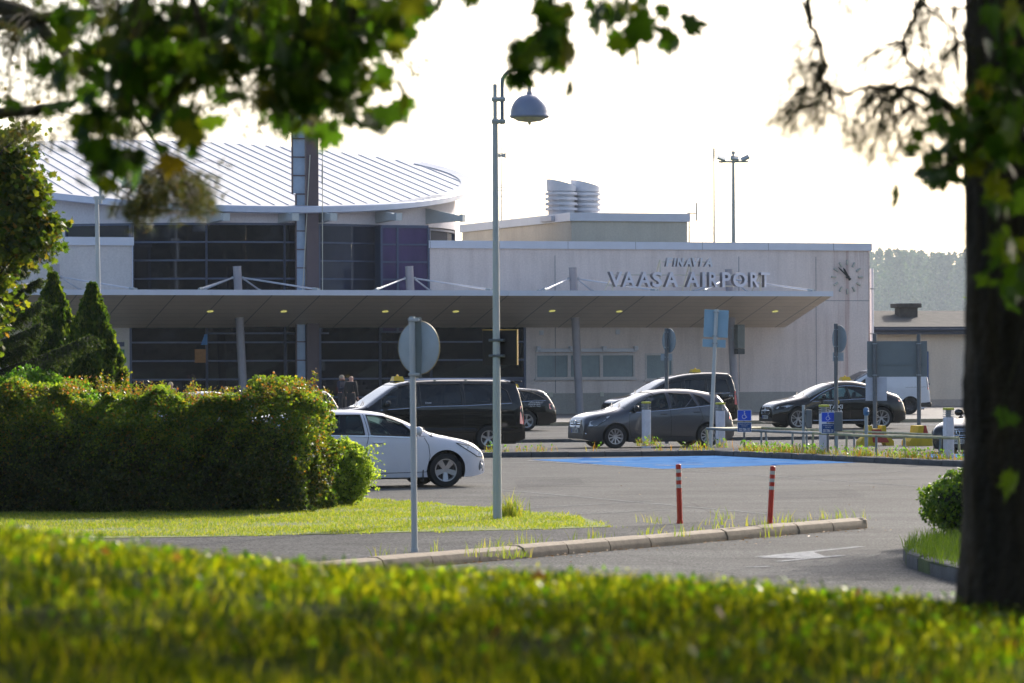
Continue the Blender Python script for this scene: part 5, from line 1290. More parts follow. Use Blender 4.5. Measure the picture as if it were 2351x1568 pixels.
M['footyellow'] = mat('concrete_yellow', (.55, .38, .02), .8, 0, .18, 6, bump=.4); M['footred'] = mat('concrete_red', (.35, .045, .03), .8, 0, .25, 6)
foot(2009, 'long yellow concrete foot with a red band under the left sign post', 40)
foot(2109, 'narrow yellow concrete foot with a red band under the right sign post', 26)

# light bollards
def bollard(px, pyb, label, first=[None]):
    loc = G(px, pyb, .125)
    if first[0]: return dup(first[0], loc, radians(20), label)
    t = thing('light_bollard', label, 'light bollard', loc, radians(20), 'white light bollards along the island'); h = 1.16
    m = MB(); m.bbox(-.098, .098, -.098, .098, -.1, h-.22, .015); m.build('bollard_shaft', mat('bollard_white', (.60, .60, .66), .6, 0, .14, 5, bump=.2), t)
    m = MB(); m.bbox(.0, .06, -.102, -.097, .22, .38, .002); m.build('service_hatch', M['whitepaint'], t)
    m = MB(); m.cyl((0, 0, h-.23), (0, 0, h-.05), .065, n=16); m.build('lamp_core', mat('core', (.35, .36, .38), .3), t)
    m = MB()
    for k in range(4): m.bbox(-.10, .10, -.10, .10, h-.21+k*.042, h-.193+k*.042, .006)
    m.build('louvre', M['steel'], t)
    m = MB(); m.bbox(-.104, .104, -.104, .104, h-.055, h, .015); m.build('bollard_cap', mat('cap_yellow_green', (.50, .50, .05), .6, 0, .2, 9), t)
    first[0] = t; return t
bollard(1484, 1021, 'white light bollard standing alone in front of the grey hatchback')
bollard(1654, 1026, 'white light bollard beside the leaning blue-backed sign')
bollard(1892, 1037, 'white light bollard behind the blue wheelchair sign on the right')
bollard(2178, 1052, 'stained white light bollard in front of the black car near the trunk')

# red reflective posts
def redpost(px, pyb, pyt, dx, label, n):
    t = at('marker_post', label, 'marker post', px, pyb, .12, 'red marker posts on the near island'); s = sc_at(t); h = hz(t, px, pyt); r = 6.3/s
    M_ = Matrix.Rotation(math.atan(dx/s/h), 4, 'Y'); c = lambda z: M_ @ Vector((0, 0, z))
    m = MB(); m.cyl(c(.03), c(h), r, r*.98, 20); m.cyl(c(h), c(h+.01), r*.95, r*.6, 20); m.cyl(c(-.02), c(.05), r*1.25, r*1.15, 20); m.build('post_body', mat('red_plastic_%d' % n, (.55, .035, .012), .45, 0, .12, 8), t, smooth=True, angle=40)
    m = MB()
    for k in range(3):
        z = h-(10+k*17.5)/s; m.cyl(c(z-8/s), c(z), r*1.02, n=20, caps=False)
    m.build('reflective_band', mat('band_white_%d' % n, (.55, .53, .47), .5, 0, .15, 14), t, smooth=True)
redpost(1561, 1202, 1067, -3, 'upright red and white marker post, left of the two', 1)
redpost(1767, 1208, 1071, 8, 'leaning red and white marker post, right of the two', 2)

# blue wheelchair signs
def wsign(px, pyb, y0, y1, y2, y3, wd, label):
    t = at('parking_sign', label, 'parking sign', px, pyb, .125, 'blue wheelchair parking signs'); s = sc_at(t); t.rotation_euler[2] = radians(4)
    m = MB(); m.cyl((0, .03, -.1), (0, .03, hz(t, px, y0)), .03, n=10); m.build('post', M['darksteel'], t, smooth=True)
    b1 = mat('sign_blue', (.008, .07, .55), .4, 0, .05, 3); b2 = mat('sign_navy', (.006, .06, .22), .4, 0, .05, 3)
    for nm, a, b, mm in (('upper_panel', y0, y1, b1), ('lower_panel', y2, y3, b2)):
        z1, z0 = hz(t, px, a), hz(t, px, b); m = MB(); m.bbox(-wd/s, wd/s, -.03, -.005, z0, z1, .004); o = m.build(nm, mm, t)
        e = MB(); 
        for q in ((-wd/s, wd/s, z0, z0+.01), (-wd/s, wd/s, z1-.01, z1), (-wd/s, -wd/s+.01, z0, z1), (wd/s-.01, wd/s, z0, z1)): e.box(q[0], q[1], -.035, -.029, q[2], q[3])
        e.build('panel_border', M['white'], o)
        if nm[0] == 'u':
            g = MB(); zc = (z0+z1)/2; u = (z1-z0)*.42; y = -.036
            g.cyl((0, y, zc+u*.80), (0, y-.003, zc+u*.80), u*.13, n=12)
            g.tube([(0, y, zc+u*.62), (-.004, y, zc+u*.05), (.25*u, y, zc+u*.0), (.45*u, y, zc-.45*u), (.58*u, y, zc-.42*u)], u*.07, 5)
            g.tube([(-.02*u, y, zc+.32*u), (.30*u, y, zc+.30*u)], u*.05, 5)
            g.tube([(-.08*u+.42*u*cos(a), y, zc-.30*u+.42*u*sin(a)) for a in np.linspace(1.9, 6.1, 14)], u*.06, 5); g.build('wheelchair_symbol', M['white'], o)
        else:
            text_mesh('number', '020 7086 130', wd*1.55/s, (z1-z0)*.30, M['white'], o, TV(0, -.036, z0+(z1-z0)*.12), .002, offset=.01)
            text_mesh('small_print', 'Palvelupiste / Servicepunkt', wd*1.5/s, (z1-z0)*.12, M['white'], o, TV(0, -.036, z1-(z1-z0)*.26), .002)
            text_mesh('small_print', 'Servicepoint', wd*.85/s, (z1-z0)*.11, M['white'], o, TV(0, -.036, z1-(z1-z0)*.44), .002)
wsign(1709, 1031, 941, 966, 969, 992, 16, 'blue wheelchair sign with phone number, left of the two')
wsign(1901, 1041, 946, 969, 972, 995, 15.5, 'blue wheelchair sign with phone number, right of the two beside a bollard')
# engine heater posts
def heater(px, pyb, pyt, box, label):
    t = at('socket_post', label, 'socket post', px, pyb, .125, 'car heater socket posts'); s = sc_at(t)
    m = MB(); m.cyl((0, 0, -.1), (0, 0, hz(t, px, pyt)), 3.6/s, n=12); m.build('post', M['steel'], t, smooth=True)
    x0, x1, y0, y1 = box; z0, z1 = hz(t, px, y1), hz(t, px, y0)
    m = MB(); m.bbox((x0-px)/s, (x1-px)/s, -.12, .10, z0, z1, .02); m.box((x0-px)/s+.01, (x1-px)/s-.01, -.125, -.119, (z0+z1)/2-.006, (z0+z1)/2+.006); m.build('socket_box', mat('box_grey2', (.10, .115, .12), .5, .1, .1, 4), t)
heater(1845, 1034, 930, (1850, 1864, 940, 983), 'socket post with a grey box, left of the right wheelchair sign')
heater(1921, 1041, 948, (1915, 1934, 945, 990), 'socket post with a dark grey box behind the right wheelchair sign')
t = at('socket_post', 'slim post with a blue rounded head by the yellow concrete foot', 'socket post', 1989, 1040, .125, 'car heater socket posts'); s = sc_at(t)
m = MB(); m.cyl((0, 0, -.1), (0, 0, hz(t, 1989, 953)), 4.2/s, n=12); m.build('post', M['steel'], t, smooth=True)
m = MB(); z = hz(t, 1989, 935); m.lathe([(.05, z-.20), (.068, z-.17), (.072, z-.10), (.068, z-.04), (.04, z-.005), (0, z)], n=16); m.cyl((.03, -.05, z-.10), (.03, -.09, z-.12), .03, n=10); m.build('socket_head', mat('head_blue', (.06, .16, .30), .5), t, smooth=True)

# low railing, two rails that meet on the island
RL = thing('railing', 'low bent tube railing with worn grey and yellow paint around the island corner', 'railing', G(1622, 1030, .125))
o0 = RL.location.copy()
fr_ = [(1622, 984, 1030), (1758, 990, 1031), (1820, 992.5, 1033), (1867, 994, 1038), (1944, 998, 1043), (2012, 1001, 1046), (2076, 1001.5, 1048), (2160, 1004, 1052), (2201, 1006, 1054)]
mr = mat('rail_paint', (.15, .19, .22), .6, .1, .25, 6, col2=(.26, .30, .31)); mrb = mat('rail_paint_yellow', (.30, .31, .22), .6, .1, .3, 5, col2=(.46, .43, .22))
pts = []
base = []
for px, yt, yb_ in fr_:
    g = G(px, yb_, .125); base.append(g)
ref0, ref1 = base[0], base[-1]
for i, (px, yt, yb_) in enumerate(fr_):
    f = i/(len(fr_)-1); g = base[i]; zt = P(px, yt, g.y).z; pts.append(g-o0+Vector((0, 0, zt-g.z)))
    m = MB(); dx = random.uniform(-.05, .05); m.cyl(g-o0+Vector((dx, 0, -.08)), pts[-1], .028, n=8)
    m.build('railing_post', [mr, mrb][i in (0, 3, 4, 6, 8)], RL, smooth=True)
for i in range(len(pts)-1):
    m = MB(); m.tube([pts[i], (pts[i]+pts[i+1])/2+Vector((0, 0, -.005)), pts[i+1]], .034, 8); m.build('top_rail', mrb if i > 2 else mr, RL, smooth=True)
# rear rail of the railing
q0 = pts[0]; q1 = G(1748, 1018, .125); z_ = P(1748, 982, q1.y).z; q1 = q1-o0; q1.z = z_-o0.z; q2 = G(2195, 1035, .125); z_ = P(2195, 1000, q2.y).z; q2 = q2-o0; q2.z = z_-o0.z
m = MB(); m.tube([q0, q1, (q1+q2)/2, q2], .03, 8); m.build('rear_rail', mrb, RL, smooth=True)
for f in (.0, .25, .5, .75, 1.0):
    c = q1.lerp(q2, f); m = MB(); m.cyl((c.x, c.y, -.08), c, .026, n=8); m.build('railing_post', mr, RL, smooth=True)

# masts on and behind the roof
def mast(label, px, d, py0, py1, r, fn=None, name='antenna_mast', cat='antenna'):
    p = P(px, 900, d); t = thing(name, label, cat, (p.x, p.y, 0)); s = FPX/d; m = MB(); zt = hz(t, px, py1); m.cyl((0, 0, max(0, hz(t, px, py0))), (0, 0, zt), r, r*.7, n=8); m.build('mast', M['steel'], t, smooth=True)
    if fn: fn(t, s)
    return t
def f1(t, s):
    m = MB(); z = hz(t, 1600, 490); m.cyl((-.1, 0, z), (17/s, 0, z), .022, n=6); m.cyl((17/s, 0, hz(t, 1600, 507)), (17/s, 0, hz(t, 1600, 465)), .035, n=6); m.build('dipole', M['steel'], t)
    m = MB(); m.tube([(.02, 0, z-.1), (.16, 0, z-.5), (.1, 0, z-.65), (0, 0, z-.6)], .01, 4); m.build('cable', M['black'], t)
mast('short mast with a side dipole at the corner of the plant room', 1583.5, 176, 575, 481, .035, f1)
def f2(t, s):
    m = MB(); z = hz(t, 1640, 366)
    for a in (0, 2.1, 4.2): m.cyl((0, 0, z), (1.1*cos(a), 1.1*sin(a), z-.45*1.2), .008, n=4)
    z = hz(t, 1640, 520)
    for a in (.3, 2.4, 4.5): m.cyl((0, 0, z), (2.6*cos(a), 2.6*sin(a), z-2.6), .007, n=4)
    m.build('guy_wire', M['steel'], t); m = MB(); m.cyl((0, 0, hz(t, 1640, 364)), (0, 0, hz(t, 1640, 340)), .05, n=8); m.build('antenna_tip', M['cream_steel'], t)
mast('thin guyed whip mast left of the floodlight mast', 1641, 190, 575, 345, .045, f2)
def f3(t, s):
    z = hz(t, 1685, 372); m = MB(); m.cyl((-34/s, 0, z+.02), (34/s, 0, z+.02), .06, n=8); m.cyl((0, 0, z), (0, 0, hz(t, 1685, 347)), .06, n=6); m.cyl((0, 0, hz(t, 1685, 354)), (0, 0, hz(t, 1685, 347)), .11, n=8); m.build('head_frame', M['steel'], t)
    for x, a in ((-27, .35), (3, .1), (27, -.45)):
        q = MB(); Mx = Matrix.Translation((x/s, -.1, z+.22)) @ Matrix.Rotation(a, 4, 'Y') @ Matrix.Rotation(.5, 4, 'X'); q.bbox(-10/s, 10/s, -.2, .2, -.07, .07, .02, M=Mx); q.build('floodlight', M['steel'], t)
mast('tall floodlight mast with three lamps behind the terminal roof', 1685.5, 230, 575, 370, .12, f3, 'floodlight_mast', 'floodlight mast')
def f4(t, s):
    for py, w_ in ((356, 10), (352, 8), (437, 14), (430, 18), (425, 10)):
        m = MB(); z = hz(t, 1155, py); m.cyl((-w_/s, -.2, z), (w_/s, .2, z), .014, n=5); m.build('antenna_rod', M['steel'], t)
    m = MB(); z = hz(t, 1155, 357)
    for k in range(4):
        a = k*pi/2+.4; m.add([(0, 0, z), (.25*cos(a), .25*sin(a), z+.16), (.25*cos(a), .25*sin(a), z-.16)], [(0, 1, 2)])
    m.build('antenna_fan', M['steel'], t)
    m = MB(); z = hz(t, 1155, 448)
    for a, L in ((0.2, 3.1), (2.2, 3.4), (3.5, 3.0), (5.2, 2.4)): m.cyl((0, 0, z), (L*cos(a), L*sin(a), z-2.6), .006, n=4)
    m.build('guy_wire', M['steel'], t)
mast('thin guyed radio mast right behind the tall lamp post', 1152.5, 186, 575, 176, .03, f4)

# ------------------------------------------------------------------ people
def skin_mesh(name, verts, edges, rads, m, parent, sub=2, root=0):
    me = bpy.data.meshes.new(name); me.from_pydata([tuple(v) for v in verts], edges, []); o = bpy.data.objects.new(name, me); COL.objects.link(o)
    md = o.modifiers.new('s', 'SKIN'); md.use_smooth_shade = True
    sv = me.skin_vertices[0].data if me.skin_vertices else None
    if sv:
        for i, r in enumerate(rads):
            sv[i].radius = r if hasattr(r, '__len__') else (r, r)
            sv[i].use_root = (i == root)
    s2 = o.modifiers.new('u', 'SUBSURF'); s2.levels = sub; s2.render_levels = sub
    apply_mods(o); o.data.materials.clear(); o.data.materials.append(m); o.data.polygons.foreach_set('use_smooth', [True]*len(o.data.polygons))
    o.name = name; o.parent = parent; return o
def person(label, loc, rotz, H=1.78, jacket=(.01, .012, .02), trousers=(.02, .02, .025), hair=(.30, .22, .14), hand_up=False, hairlen=1.0, seated=False):
    t = thing('person', label, 'person', loc, rotz); k = H/1.78          # faces -y locally
    hipz = .93
    J = {'pel': (0, .0, hipz), 'spi': (0, .01, 1.12), 'che': (0, .0, 1.32), 'nek': (0, .0, 1.47), 'hed': (0, -.015, 1.56), 'top': (0, -.01, 1.68)}
    for sd_, n in ((-1, 'r'), (1, 'l')):
        J['sh'+n] = (sd_*.18, 0, 1.42)
        if hand_up and n == 'r': J['el'+n] = (sd_*.27, -.10, 1.17); J['wr'+n] = (sd_*.24, -.33, 1.24)
        elif seated: J['el'+n] = (sd_*.26, -.12, 1.18); J['wr'+n] = (sd_*.17, -.36, 1.16)
        else: J['el'+n] = (sd_*.25, .03, 1.13); J['wr'+n] = (sd_*.25, -.06, .89)
        J['hp'+n] = (sd_*.095, 0, .90)
        if seated: J['kn'+n] = (sd_*.13, -.44, .92); J['an'+n] = (sd_*.12, -.62, .56); J['ft'+n] = (sd_*.12, -.76, .56)
        else: J['kn'+n] = (sd_*.11, -.02, .49); J['an'+n] = (sd_*.11, .03, .09); J['ft'+n] = (sd_*.13, -.16, .04)
    names = list(J); ix = {n: i for i, n in enumerate(names)}; V = [Vector(J[n])*k for n in names]
    E = [('pel', 'spi'), ('spi', 'che'), ('che', 'nek'), ('nek', 'hed'), ('hed', 'top')]
    for n in 'rl': E += [('che', 'sh'+n), ('sh'+n, 'el'+n), ('el'+n, 'wr'+n), ('pel', 'hp'+n), ('hp'+n, 'kn'+n), ('kn'+n, 'an'+n), ('an'+n, 'ft'+n)]
    R_ = {'pel': (.15, .11), 'spi': (.14, .11), 'che': (.16, .12), 'nek': (.062, .062), 'hed': (.088, .10), 'top': (.070, .08)}
    for n in 'rl': R_.update({'sh'+n: (.07, .07), 'el'+n: (.045, .045), 'wr'+n: (.030, .030), 'hp'+n: (.095, .1), 'kn'+n: (.062, .062), 'an'+n: (.042, .042), 'ft'+n: (.042, .03)})
    vs, es, rs = list(V), [(ix[a], ix[b]) for a, b in E], [tuple(x*k for x in R_[n]) for n in names]
    for sd_, n in ((-1, 'r'), (1, 'l')):
        w_ = V[ix['wr'+n]]; d = (w_-V[ix['el'+n]]).normalized(); sdv = Vector((1, 0, 0)) if abs(d.x) < .8 else Vector((0, 1, 0)); sdv = (sdv-d*sdv.dot(d)).normalized(); nn = d.cross(sdv)
        pi_ = len(vs); vs.append(w_+d*.05); rs.append((.036, .02)); es.append((ix['wr'+n], pi_))
        for j, L in enumerate((.068, .078, .072, .058)):
            b_ = vs[pi_]+sdv*(j-1.5)*.019; c0 = len(vs)
            vs += [b_+d*.035, b_+d*(.035+L*.5)+nn*.008, b_+d*(.035+L*.85)+nn*.028]; rs += [(.0095, .0095), (.0088, .0088), (.007, .007)]; es += [(pi_, c0), (c0, c0+1), (c0+1, c0+2)]
        c0 = len(vs); vs += [w_+d*.03+sdv*.034*(-sd_), w_+d*.065+sdv*.052*(-sd_)+nn*.012]; rs += [(.011, .011), (.009, .009)]; es += [(pi_, c0), (c0, c0+1)]
    skin_mesh('body', vs, es, rs, M['skin'], t)
    # face
    hz_ = 1.585*k; f = MB()
    f.lathe([(0, .018), (.012, .008), (.016, -.012), (0, -.018)], c=(0, -.108*k, hz_-.01), n=10); f.lathe([(0, .03), (.014, .012), (.012, -.03), (0, -.034)], c=(-.092*k, .0, hz_-.0), n=8); f.lathe([(0, .03), (.014, .012), (.012, -.03), (0, -.034)], c=(.092*k, .0, hz_), n=8)
    f.build('nose_and_ears', M['skin'], t, smooth=True)
    e = MB(); 
    for sx in (-1, 1): e.lathe([(0, .009), (.011, 0), (0, -.009)], c=(sx*.032, -.092*k, hz_+.02), n=8)
    e.box(-.022, .022, -.100*k, -.094*k, hz_-.052, hz_-.046); e.build('eyes_and_mouth', M['black'], t)
    if hairlen > 0:
        hh = MB(); pr = []
        for i in range(9): a = pi/2*i/8; pr.append((.098*k*cos(a), .112*k*sin(a)))
        Mh = Matrix.Rotation(radians(-24), 4, 'X') @ Matrix.Diagonal((.96, 1.12, 1, 1)); hh.lathe([(.094*k, -.05*hairlen)]+pr, c=(0, .008, hz_+.025), n=20, M=Mh)
        hh.build('hair', mat('hair', hair, .8, 0, .25, 60), t, smooth=True)
    def clothes(nm, sel, add, c, extra=()):
        vv = [V[ix[n]] for n in sel]; id2 = {n: i for i, n in enumerate(sel)}; ee = [(id2[a], id2[b]) for a, b in E if a in id2 and b in id2]
        skin_mesh(nm, vv, ee, [tuple(x*k+add for x in R_[n]) for n in sel], mat('cloth_'+nm, c, .85, 0, .2, 8), t, 2, 0)
    V2 = V[ix['nek']].copy(); V[ix['nek']] = V2-Vector((0, 0, .035))
    Rn = R_['nek']; R_['nek'] = (.06, .055)
    clothes('jacket', ['pel', 'spi', 'che', 'nek', 'shr', 'elr', 'wrr', 'shl', 'ell', 'wrl'], .022, jacket)
    clothes('trousers', ['pel', 'spi', 'hpr', 'knr', 'anr', 'hpl', 'knl', 'anl'], .018, trousers)
    sh_ = MB()
    for n in 'rl': a = V[ix['an'+n]]; sh_.bbox(a.x-.05, a.x+.05, a.y-.23, a.y+.07, max(0, a.z-.09), a.z-.01, .03)
    sh_.build('shoes', M['black'], t, smooth=True)
    return t
pm = P(785, 900, 147); person('man with short grey hair in navy jacket, hand raised, facing the bald man', (pm.x, pm.y, .13), radians(55), 1.80, jacket=(.012, .016, .035), hair=(.35, .27, .19), hand_up=True, hairlen=.6)
pm = P(806, 900, 146); person('bald man in a black jacket seen from behind beside the grey haired man', (pm.x, pm.y, .13), radians(150), 1.80, jacket=(.008, .008, .010), hairlen=0)
pm = P(392, 900, 140); person('light haired person, only the head showing above the hedge beside the silver car', (pm.x, pm.y, .0), radians(40), 1.72, jacket=(.10, .10, .14), hair=(.48, .36, .22))
pm = P(663, 900, 140); person('brown haired person in a pale shirt, left of two heads above the hedge', (pm.x, pm.y, .0), radians(60), 1.76, jacket=(.40, .35, .45), hair=(.24, .14, .08))
pm = P(672.5, 900, 139); person('fair haired person, right of two heads above the hedge', (pm.x, pm.y, .0), radians(150), 1.72, jacket=(.10, .12, .22), hair=(.42, .30, .18))
dl = Matrix.Rotation(YAW, 3, 'Z') @ Vector((2.42-C2.L/2, -.36, 0)); person('driver with dark hair sitting in the grey hatchback', (L2.x+dl.x, L2.y+dl.y, -.33), YAW-pi/2, 1.74, jacket=(.03, .03, .04), hair=(.02, .015, .01), seated=True)
# ------------------------------------------------------------------ vegetation
GR = leafmat('grass_blades', [(0, (.005, .012, .001)), (.5, (.022, .040, .001)), (.80, (.080, .100, .002)), (.95, (.32, .31, .006)), (1, (.15, .08, .02))], .60, .5, .12, 2.3)
GRL = leafmat('lawn_blades', [(0, (.08, .13, .012)), (.5, (.17, .21, .022)), (.8, (.26, .26, .035)), (1, (.30, .24, .08))], .5, .5, .2, 1.8)
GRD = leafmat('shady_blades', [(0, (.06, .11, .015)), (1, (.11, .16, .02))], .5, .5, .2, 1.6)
MAP = leafmat('maple_leaf', [(0, (.018, .040, .005)), (.55, (.032, .070, .007)), (.85, (.06, .09, .008)), (.98, (.09, .09, .010)), (1, (.12, .07, .012))], .46, .4, .2, 2.6)
HDG = leafmat('hedge_leaf', [(0, (.032, .062, .010)), (.5, (.075, .115, .014)), (.88, (.14, .17, .018)), (.96, (.20, .14, .02)), (1, (.22, .09, .02))], .50, .45, .3, 2.8)
MPL2 = leafmat('autumn_maple_leaf', [(0, (.026, .050, .008)), (.5, (.060, .090, .010)), (.90, (.13, .13, .013)), (1, (.20, .10, .02))], .5, .45, .2, 2.2)
WIL = leafmat('willow_leaf', [(0, (.10, .16, .025)), (.5, (.22, .29, .045)), (1, (.36, .38, .08))], .5, .5, .3, 2.2)
BRG = leafmat('bright_green_leaf', [(0, (.05, .12, .015)), (.6, (.09, .19, .02)), (1, (.15, .22, .03))], .5, .45, .3, 2.0)
THU = leafmat('thuja_spray', [(0, (.020, .042, .008)), (.6, (.050, .085, .012)), (1, (.12, .14, .02))], .38, .6, .2, 2.2)
SPR = leafmat('spruce_needles', [(0, (.020, .038, .014)), (.6, (.045, .072, .022)), (1, (.10, .12, .03))], .32, .6, .2, 2.0)
PIN = leafmat('pine_needles', [(0, (.03, .045, .02)), (.6, (.07, .085, .03)), (.9, (.14, .11, .03)), (1, (.26, .13, .03))], .35, .5, .3, 1.6)
FOR = leafmat('forest_leaf', [(0, (.03, .05, .02)), (.6, (.06, .09, .025)), (1, (.12, .13, .03))], .3, .7, .2, 1.6)
BRK = mat('bark', (.045, .036, .028), .9, 0, .45, 5, bump=1.0, bs=18, stretch=(1, 1, .25))
TWG = mat('twig_bark', (.05, .035, .022), .85, 0, .3, 20, col2=(.12, .09, .03))
def rnd(n, a, b): return RNG.uniform(a, b, n)
def frames(n, tiltmin=0, tiltmax=pi, az=None):
    """random orthonormal frames (n,3,3): rows are x,y,z axes"""
    q = RNG.normal(size=(n, 3)); q /= np.linalg.norm(q, axis=1)[:, None]
    h = RNG.normal(size=(n, 3)); x = np.cross(q, h); x /= np.linalg.norm(x, axis=1)[:, None]; y = np.cross(q, x)
    return np.stack([x, y, q], 1)
def place(tmpl, pos, fr, size):
    return pos[:, None, :]+np.einsum('kc,ncj->nkj', tmpl, fr)*size[:, None, None]
LEAF = np.array([(0, 0, 0), (.42, .45, .10), (0, 1.0, -.05), (-.42, .45, .10)], float)
LEAFF = [(0, 1, 2, 3)]
# maple leaf outline
mo = [(0, -.02), (.10, -.06), (.30, -.22), (.26, -.02), (.55, .02), (.46, .12), (.62, .30), (.40, .30), (.60, .62), (.36, .52), (.30, .66), (.18, .48), (.20, .78), (.10, .74), (0, 1.05)]
mo = mo+[(-x, y) for x, y in mo[-2:0:-1]]
MLF = np.array([(0, .25, 0)]+[(x, y, .22*abs(x)**1.3-.10*max(0, y-.5)**2) for x, y in mo], float); MLFF = [(0, i+1, (i+1) % len(mo)+1) for i in range(len(mo))]
def blades(name, xy, zfn, hmin, hmax, wmin, wmax, m, lean=.35, parent=None):
    n = len(xy); h = RNG.uniform(hmin, hmax, n)*RNG.uniform(.6, 1.1, n); w_ = RNG.uniform(wmin, wmax, n)/2; a = RNG.uniform(0, 2*pi, n); b = RNG.uniform(0, 2*pi, n); ln = RNG.uniform(.05, lean, n)
    z = zfn(xy[:, 0], xy[:, 1]); base = np.stack([xy[:, 0], xy[:, 1], z-.01], -1)
    sd_ = np.stack([np.cos(a), np.sin(a), np.zeros(n)], -1)*w_[:, None]; ld = np.stack([np.cos(b), np.sin(b), np.zeros(n)], -1)
    up = np.array([0, 0, 1.0])
    V = np.stack([base-sd_, base+sd_, base+sd_*.8+up*(h*.55)[:, None]+ld*(h*ln*.35)[:, None], base-sd_*.8+up*(h*.55)[:, None]+ld*(h*ln*.35)[:, None], base+up*h[:, None]+ld*(h*ln)[:, None]], 1)
    return mass(name, V, [(0, 1, 2), (0, 2, 3), (3, 2, 4)], m, parent)
def inpoly(P_, poly):
    x, y = P_[:, 0], P_[:, 1]; c = np.zeros(len(P_), bool); n = len(poly)
    for i in range(n):
        x0, y0 = poly[i][0], poly[i][1]; x1, y1 = poly[(i+1) % n][0], poly[(i+1) % n][1]
        if y0 == y1: continue
        c ^= ((y0 > y) != (y1 > y)) & (x < (x1-x0)*(y-y0)/(y1-y0)+x0)
    return c
# foreground bank grass
N = 230000; xy = np.stack([RNG.uniform(-3.4, 3.4, N), 6.3+10*RNG.uniform(0, 1, N)], -1)
xy = xy[np.abs(xy[:, 0]) < .14*xy[:, 1]+.35]; xy = xy[(xy[:, 1] > 8.6) | (xy[:, 0] < .2)]
clump = np.sin(xy[:, 0]*5.1+1)*np.sin(xy[:, 1]*3.7)+np.sin(xy[:, 0]*11+xy[:, 1]*7)*.6+.5*np.sin(xy[:, 0]*19-xy[:, 1]*15)
xy = xy[RNG.uniform(-1.0, 1, len(xy)) < clump+.42]
tag(blades('grass', xy, bank_z, .03, .085, .0025, .0055, GR, .9), 'lush backlit grass covering the bank in front of the camera', 'grass', kind='stuff')
n = 2600; p = np.stack([RNG.uniform(-2.4, 2.4, n), RNG.uniform(8.8, 15.2, n)], -1); zb_ = bank_z(p[:, 0], p[:, 1])+RNG.uniform(.01, .07, n)
tag(mass('clover', place(LEAF, np.column_stack([p, zb_]), frames(n), rnd(n, .014, .036)), LEAFF, leafmat('clover_leaf', [(0, (.02, .05, .004)), (.7, (.07, .13, .006)), (1, (.26, .25, .03))], .6, .4, .3, 2.3)), 'broad clover and weed leaves among the bank grass', 'clover', kind='stuff')
n = 20; p = np.stack([RNG.uniform(-2.2, 2.2, n), RNG.uniform(9.3, 14.5, n)], -1)
tag(mass('fallen_leaves', place(MLF, np.column_stack([p, bank_z(p[:, 0], p[:, 1])+.035]), frames(n), rnd(n, .035, .06)), MLFF, leafmat('dead_leaf', [(0, (.14, .05, .02)), (1, (.26, .10, .04))], .35)), 'brown fallen maple leaves lying in the bank grass', 'leaves', kind='stuff')
# lawn between hedge and path
N = 260000; xy = np.stack([RNG.uniform(-9.5, 2.0, N), RNG.uniform(50.3, 66, N)], -1); q_ = xy+np.stack([.10*np.sin(xy[:, 0]*7)+.08*np.sin(xy[:, 0]*17+2), .22*np.sin(xy[:, 0]*5.3)+.16*np.sin(xy[:, 0]*13+1)], -1)+RNG.normal(0, .07, (N, 2)); ins = inpoly(q_, LAWN)
pt_ = np.sin(xy[:, 0]*1.3+xy[:, 1]*.4)*np.sin(xy[:, 1]*1.9)+.6*np.sin(xy[:, 0]*3.9-xy[:, 1]*2.2)*np.sin(xy[:, 1]*.8); xy = xy[ins & (RNG.uniform(-1.5, .6, N) < pt_)]
o = blades('lawn_grass', xy, lambda x, y: .122+0*x, .015, .065, .006, .013, GRL, .8); tag(o, 'short sunlit lawn grass between the hedge and the path', 'grass', kind='stuff')
N = 26000; xy = np.stack([RNG.uniform(4.5, 9, N), RNG.uniform(39, 54, N)], -1); xy = xy[inpoly(xy, RI)]
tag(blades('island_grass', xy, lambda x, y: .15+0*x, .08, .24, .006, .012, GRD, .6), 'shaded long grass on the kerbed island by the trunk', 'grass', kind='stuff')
# weeds along kerbs
W_ = []
def along(p, q, n, jx=.12, jy=.12):
    f = RNG.uniform(0, 1, n); c = np.array([p.x, p.y])[None]*(1-f)[:, None]+np.array([q.x, q.y])[None]*f[:, None]
    return c+np.stack([RNG.normal(0, jx, n), RNG.normal(0, jy, n)], -1)
w0, w1_ = K0-dk*2+nl*.33, K1+nl*.33
cl = []
for k in range(52):
    c = w0.lerp(w1_, random.random()**.8); n = random.randint(3, 9); cl.append(np.array([[c.x, c.y]])+RNG.normal(0, .07, (n, 2)))
for (px, py) in ((1480, 1198), (1510, 1200), (1650, 1205), (1660, 1190), (1780, 1206), (1755, 1212), (1560, 1230), (1900, 1192), (1930, 1190), (1965, 1190), (1775, 1232), (1170, 1280), (1130, 1275), (1200, 1277), (1085, 1275)):
    g = G(px, py, .12); cl.append(np.array([[g.x, g.y]])+RNG.normal(0, .09, (16, 2)))
tag(blades('weeds', np.concatenate(cl), lambda x, y: .12+0*x, .05, .24, .006, .014, GRL, .7), 'tufts of grass growing along the pale kerb', 'weeds', kind='stuff')
g = G(1168, 1187, .12); n = 260
tag(blades('weeds', np.array([[g.x, g.y]])+RNG.normal(0, .11, (n, 2)), lambda x, y: .13+0*x, .15, .42, .006, .014, GRL, .6), 'pale grass tuft at the foot of the lamp post', 'weeds', kind='stuff')
cb_ = []
for k in range(60):
    f = random.random(); c = KC.lerp(KB2, f*.62)+bk*random.uniform(.25, .7); cb_.append(np.array([[c.x, c.y]])+RNG.normal(0, .16, (26, 2)))
for k in range(20):
    c = KA0.lerp(KC, random.random())+offA*random.uniform(.2, .5); cb_.append(np.array([[c.x, c.y]])+RNG.normal(0, .12, (10, 2)))
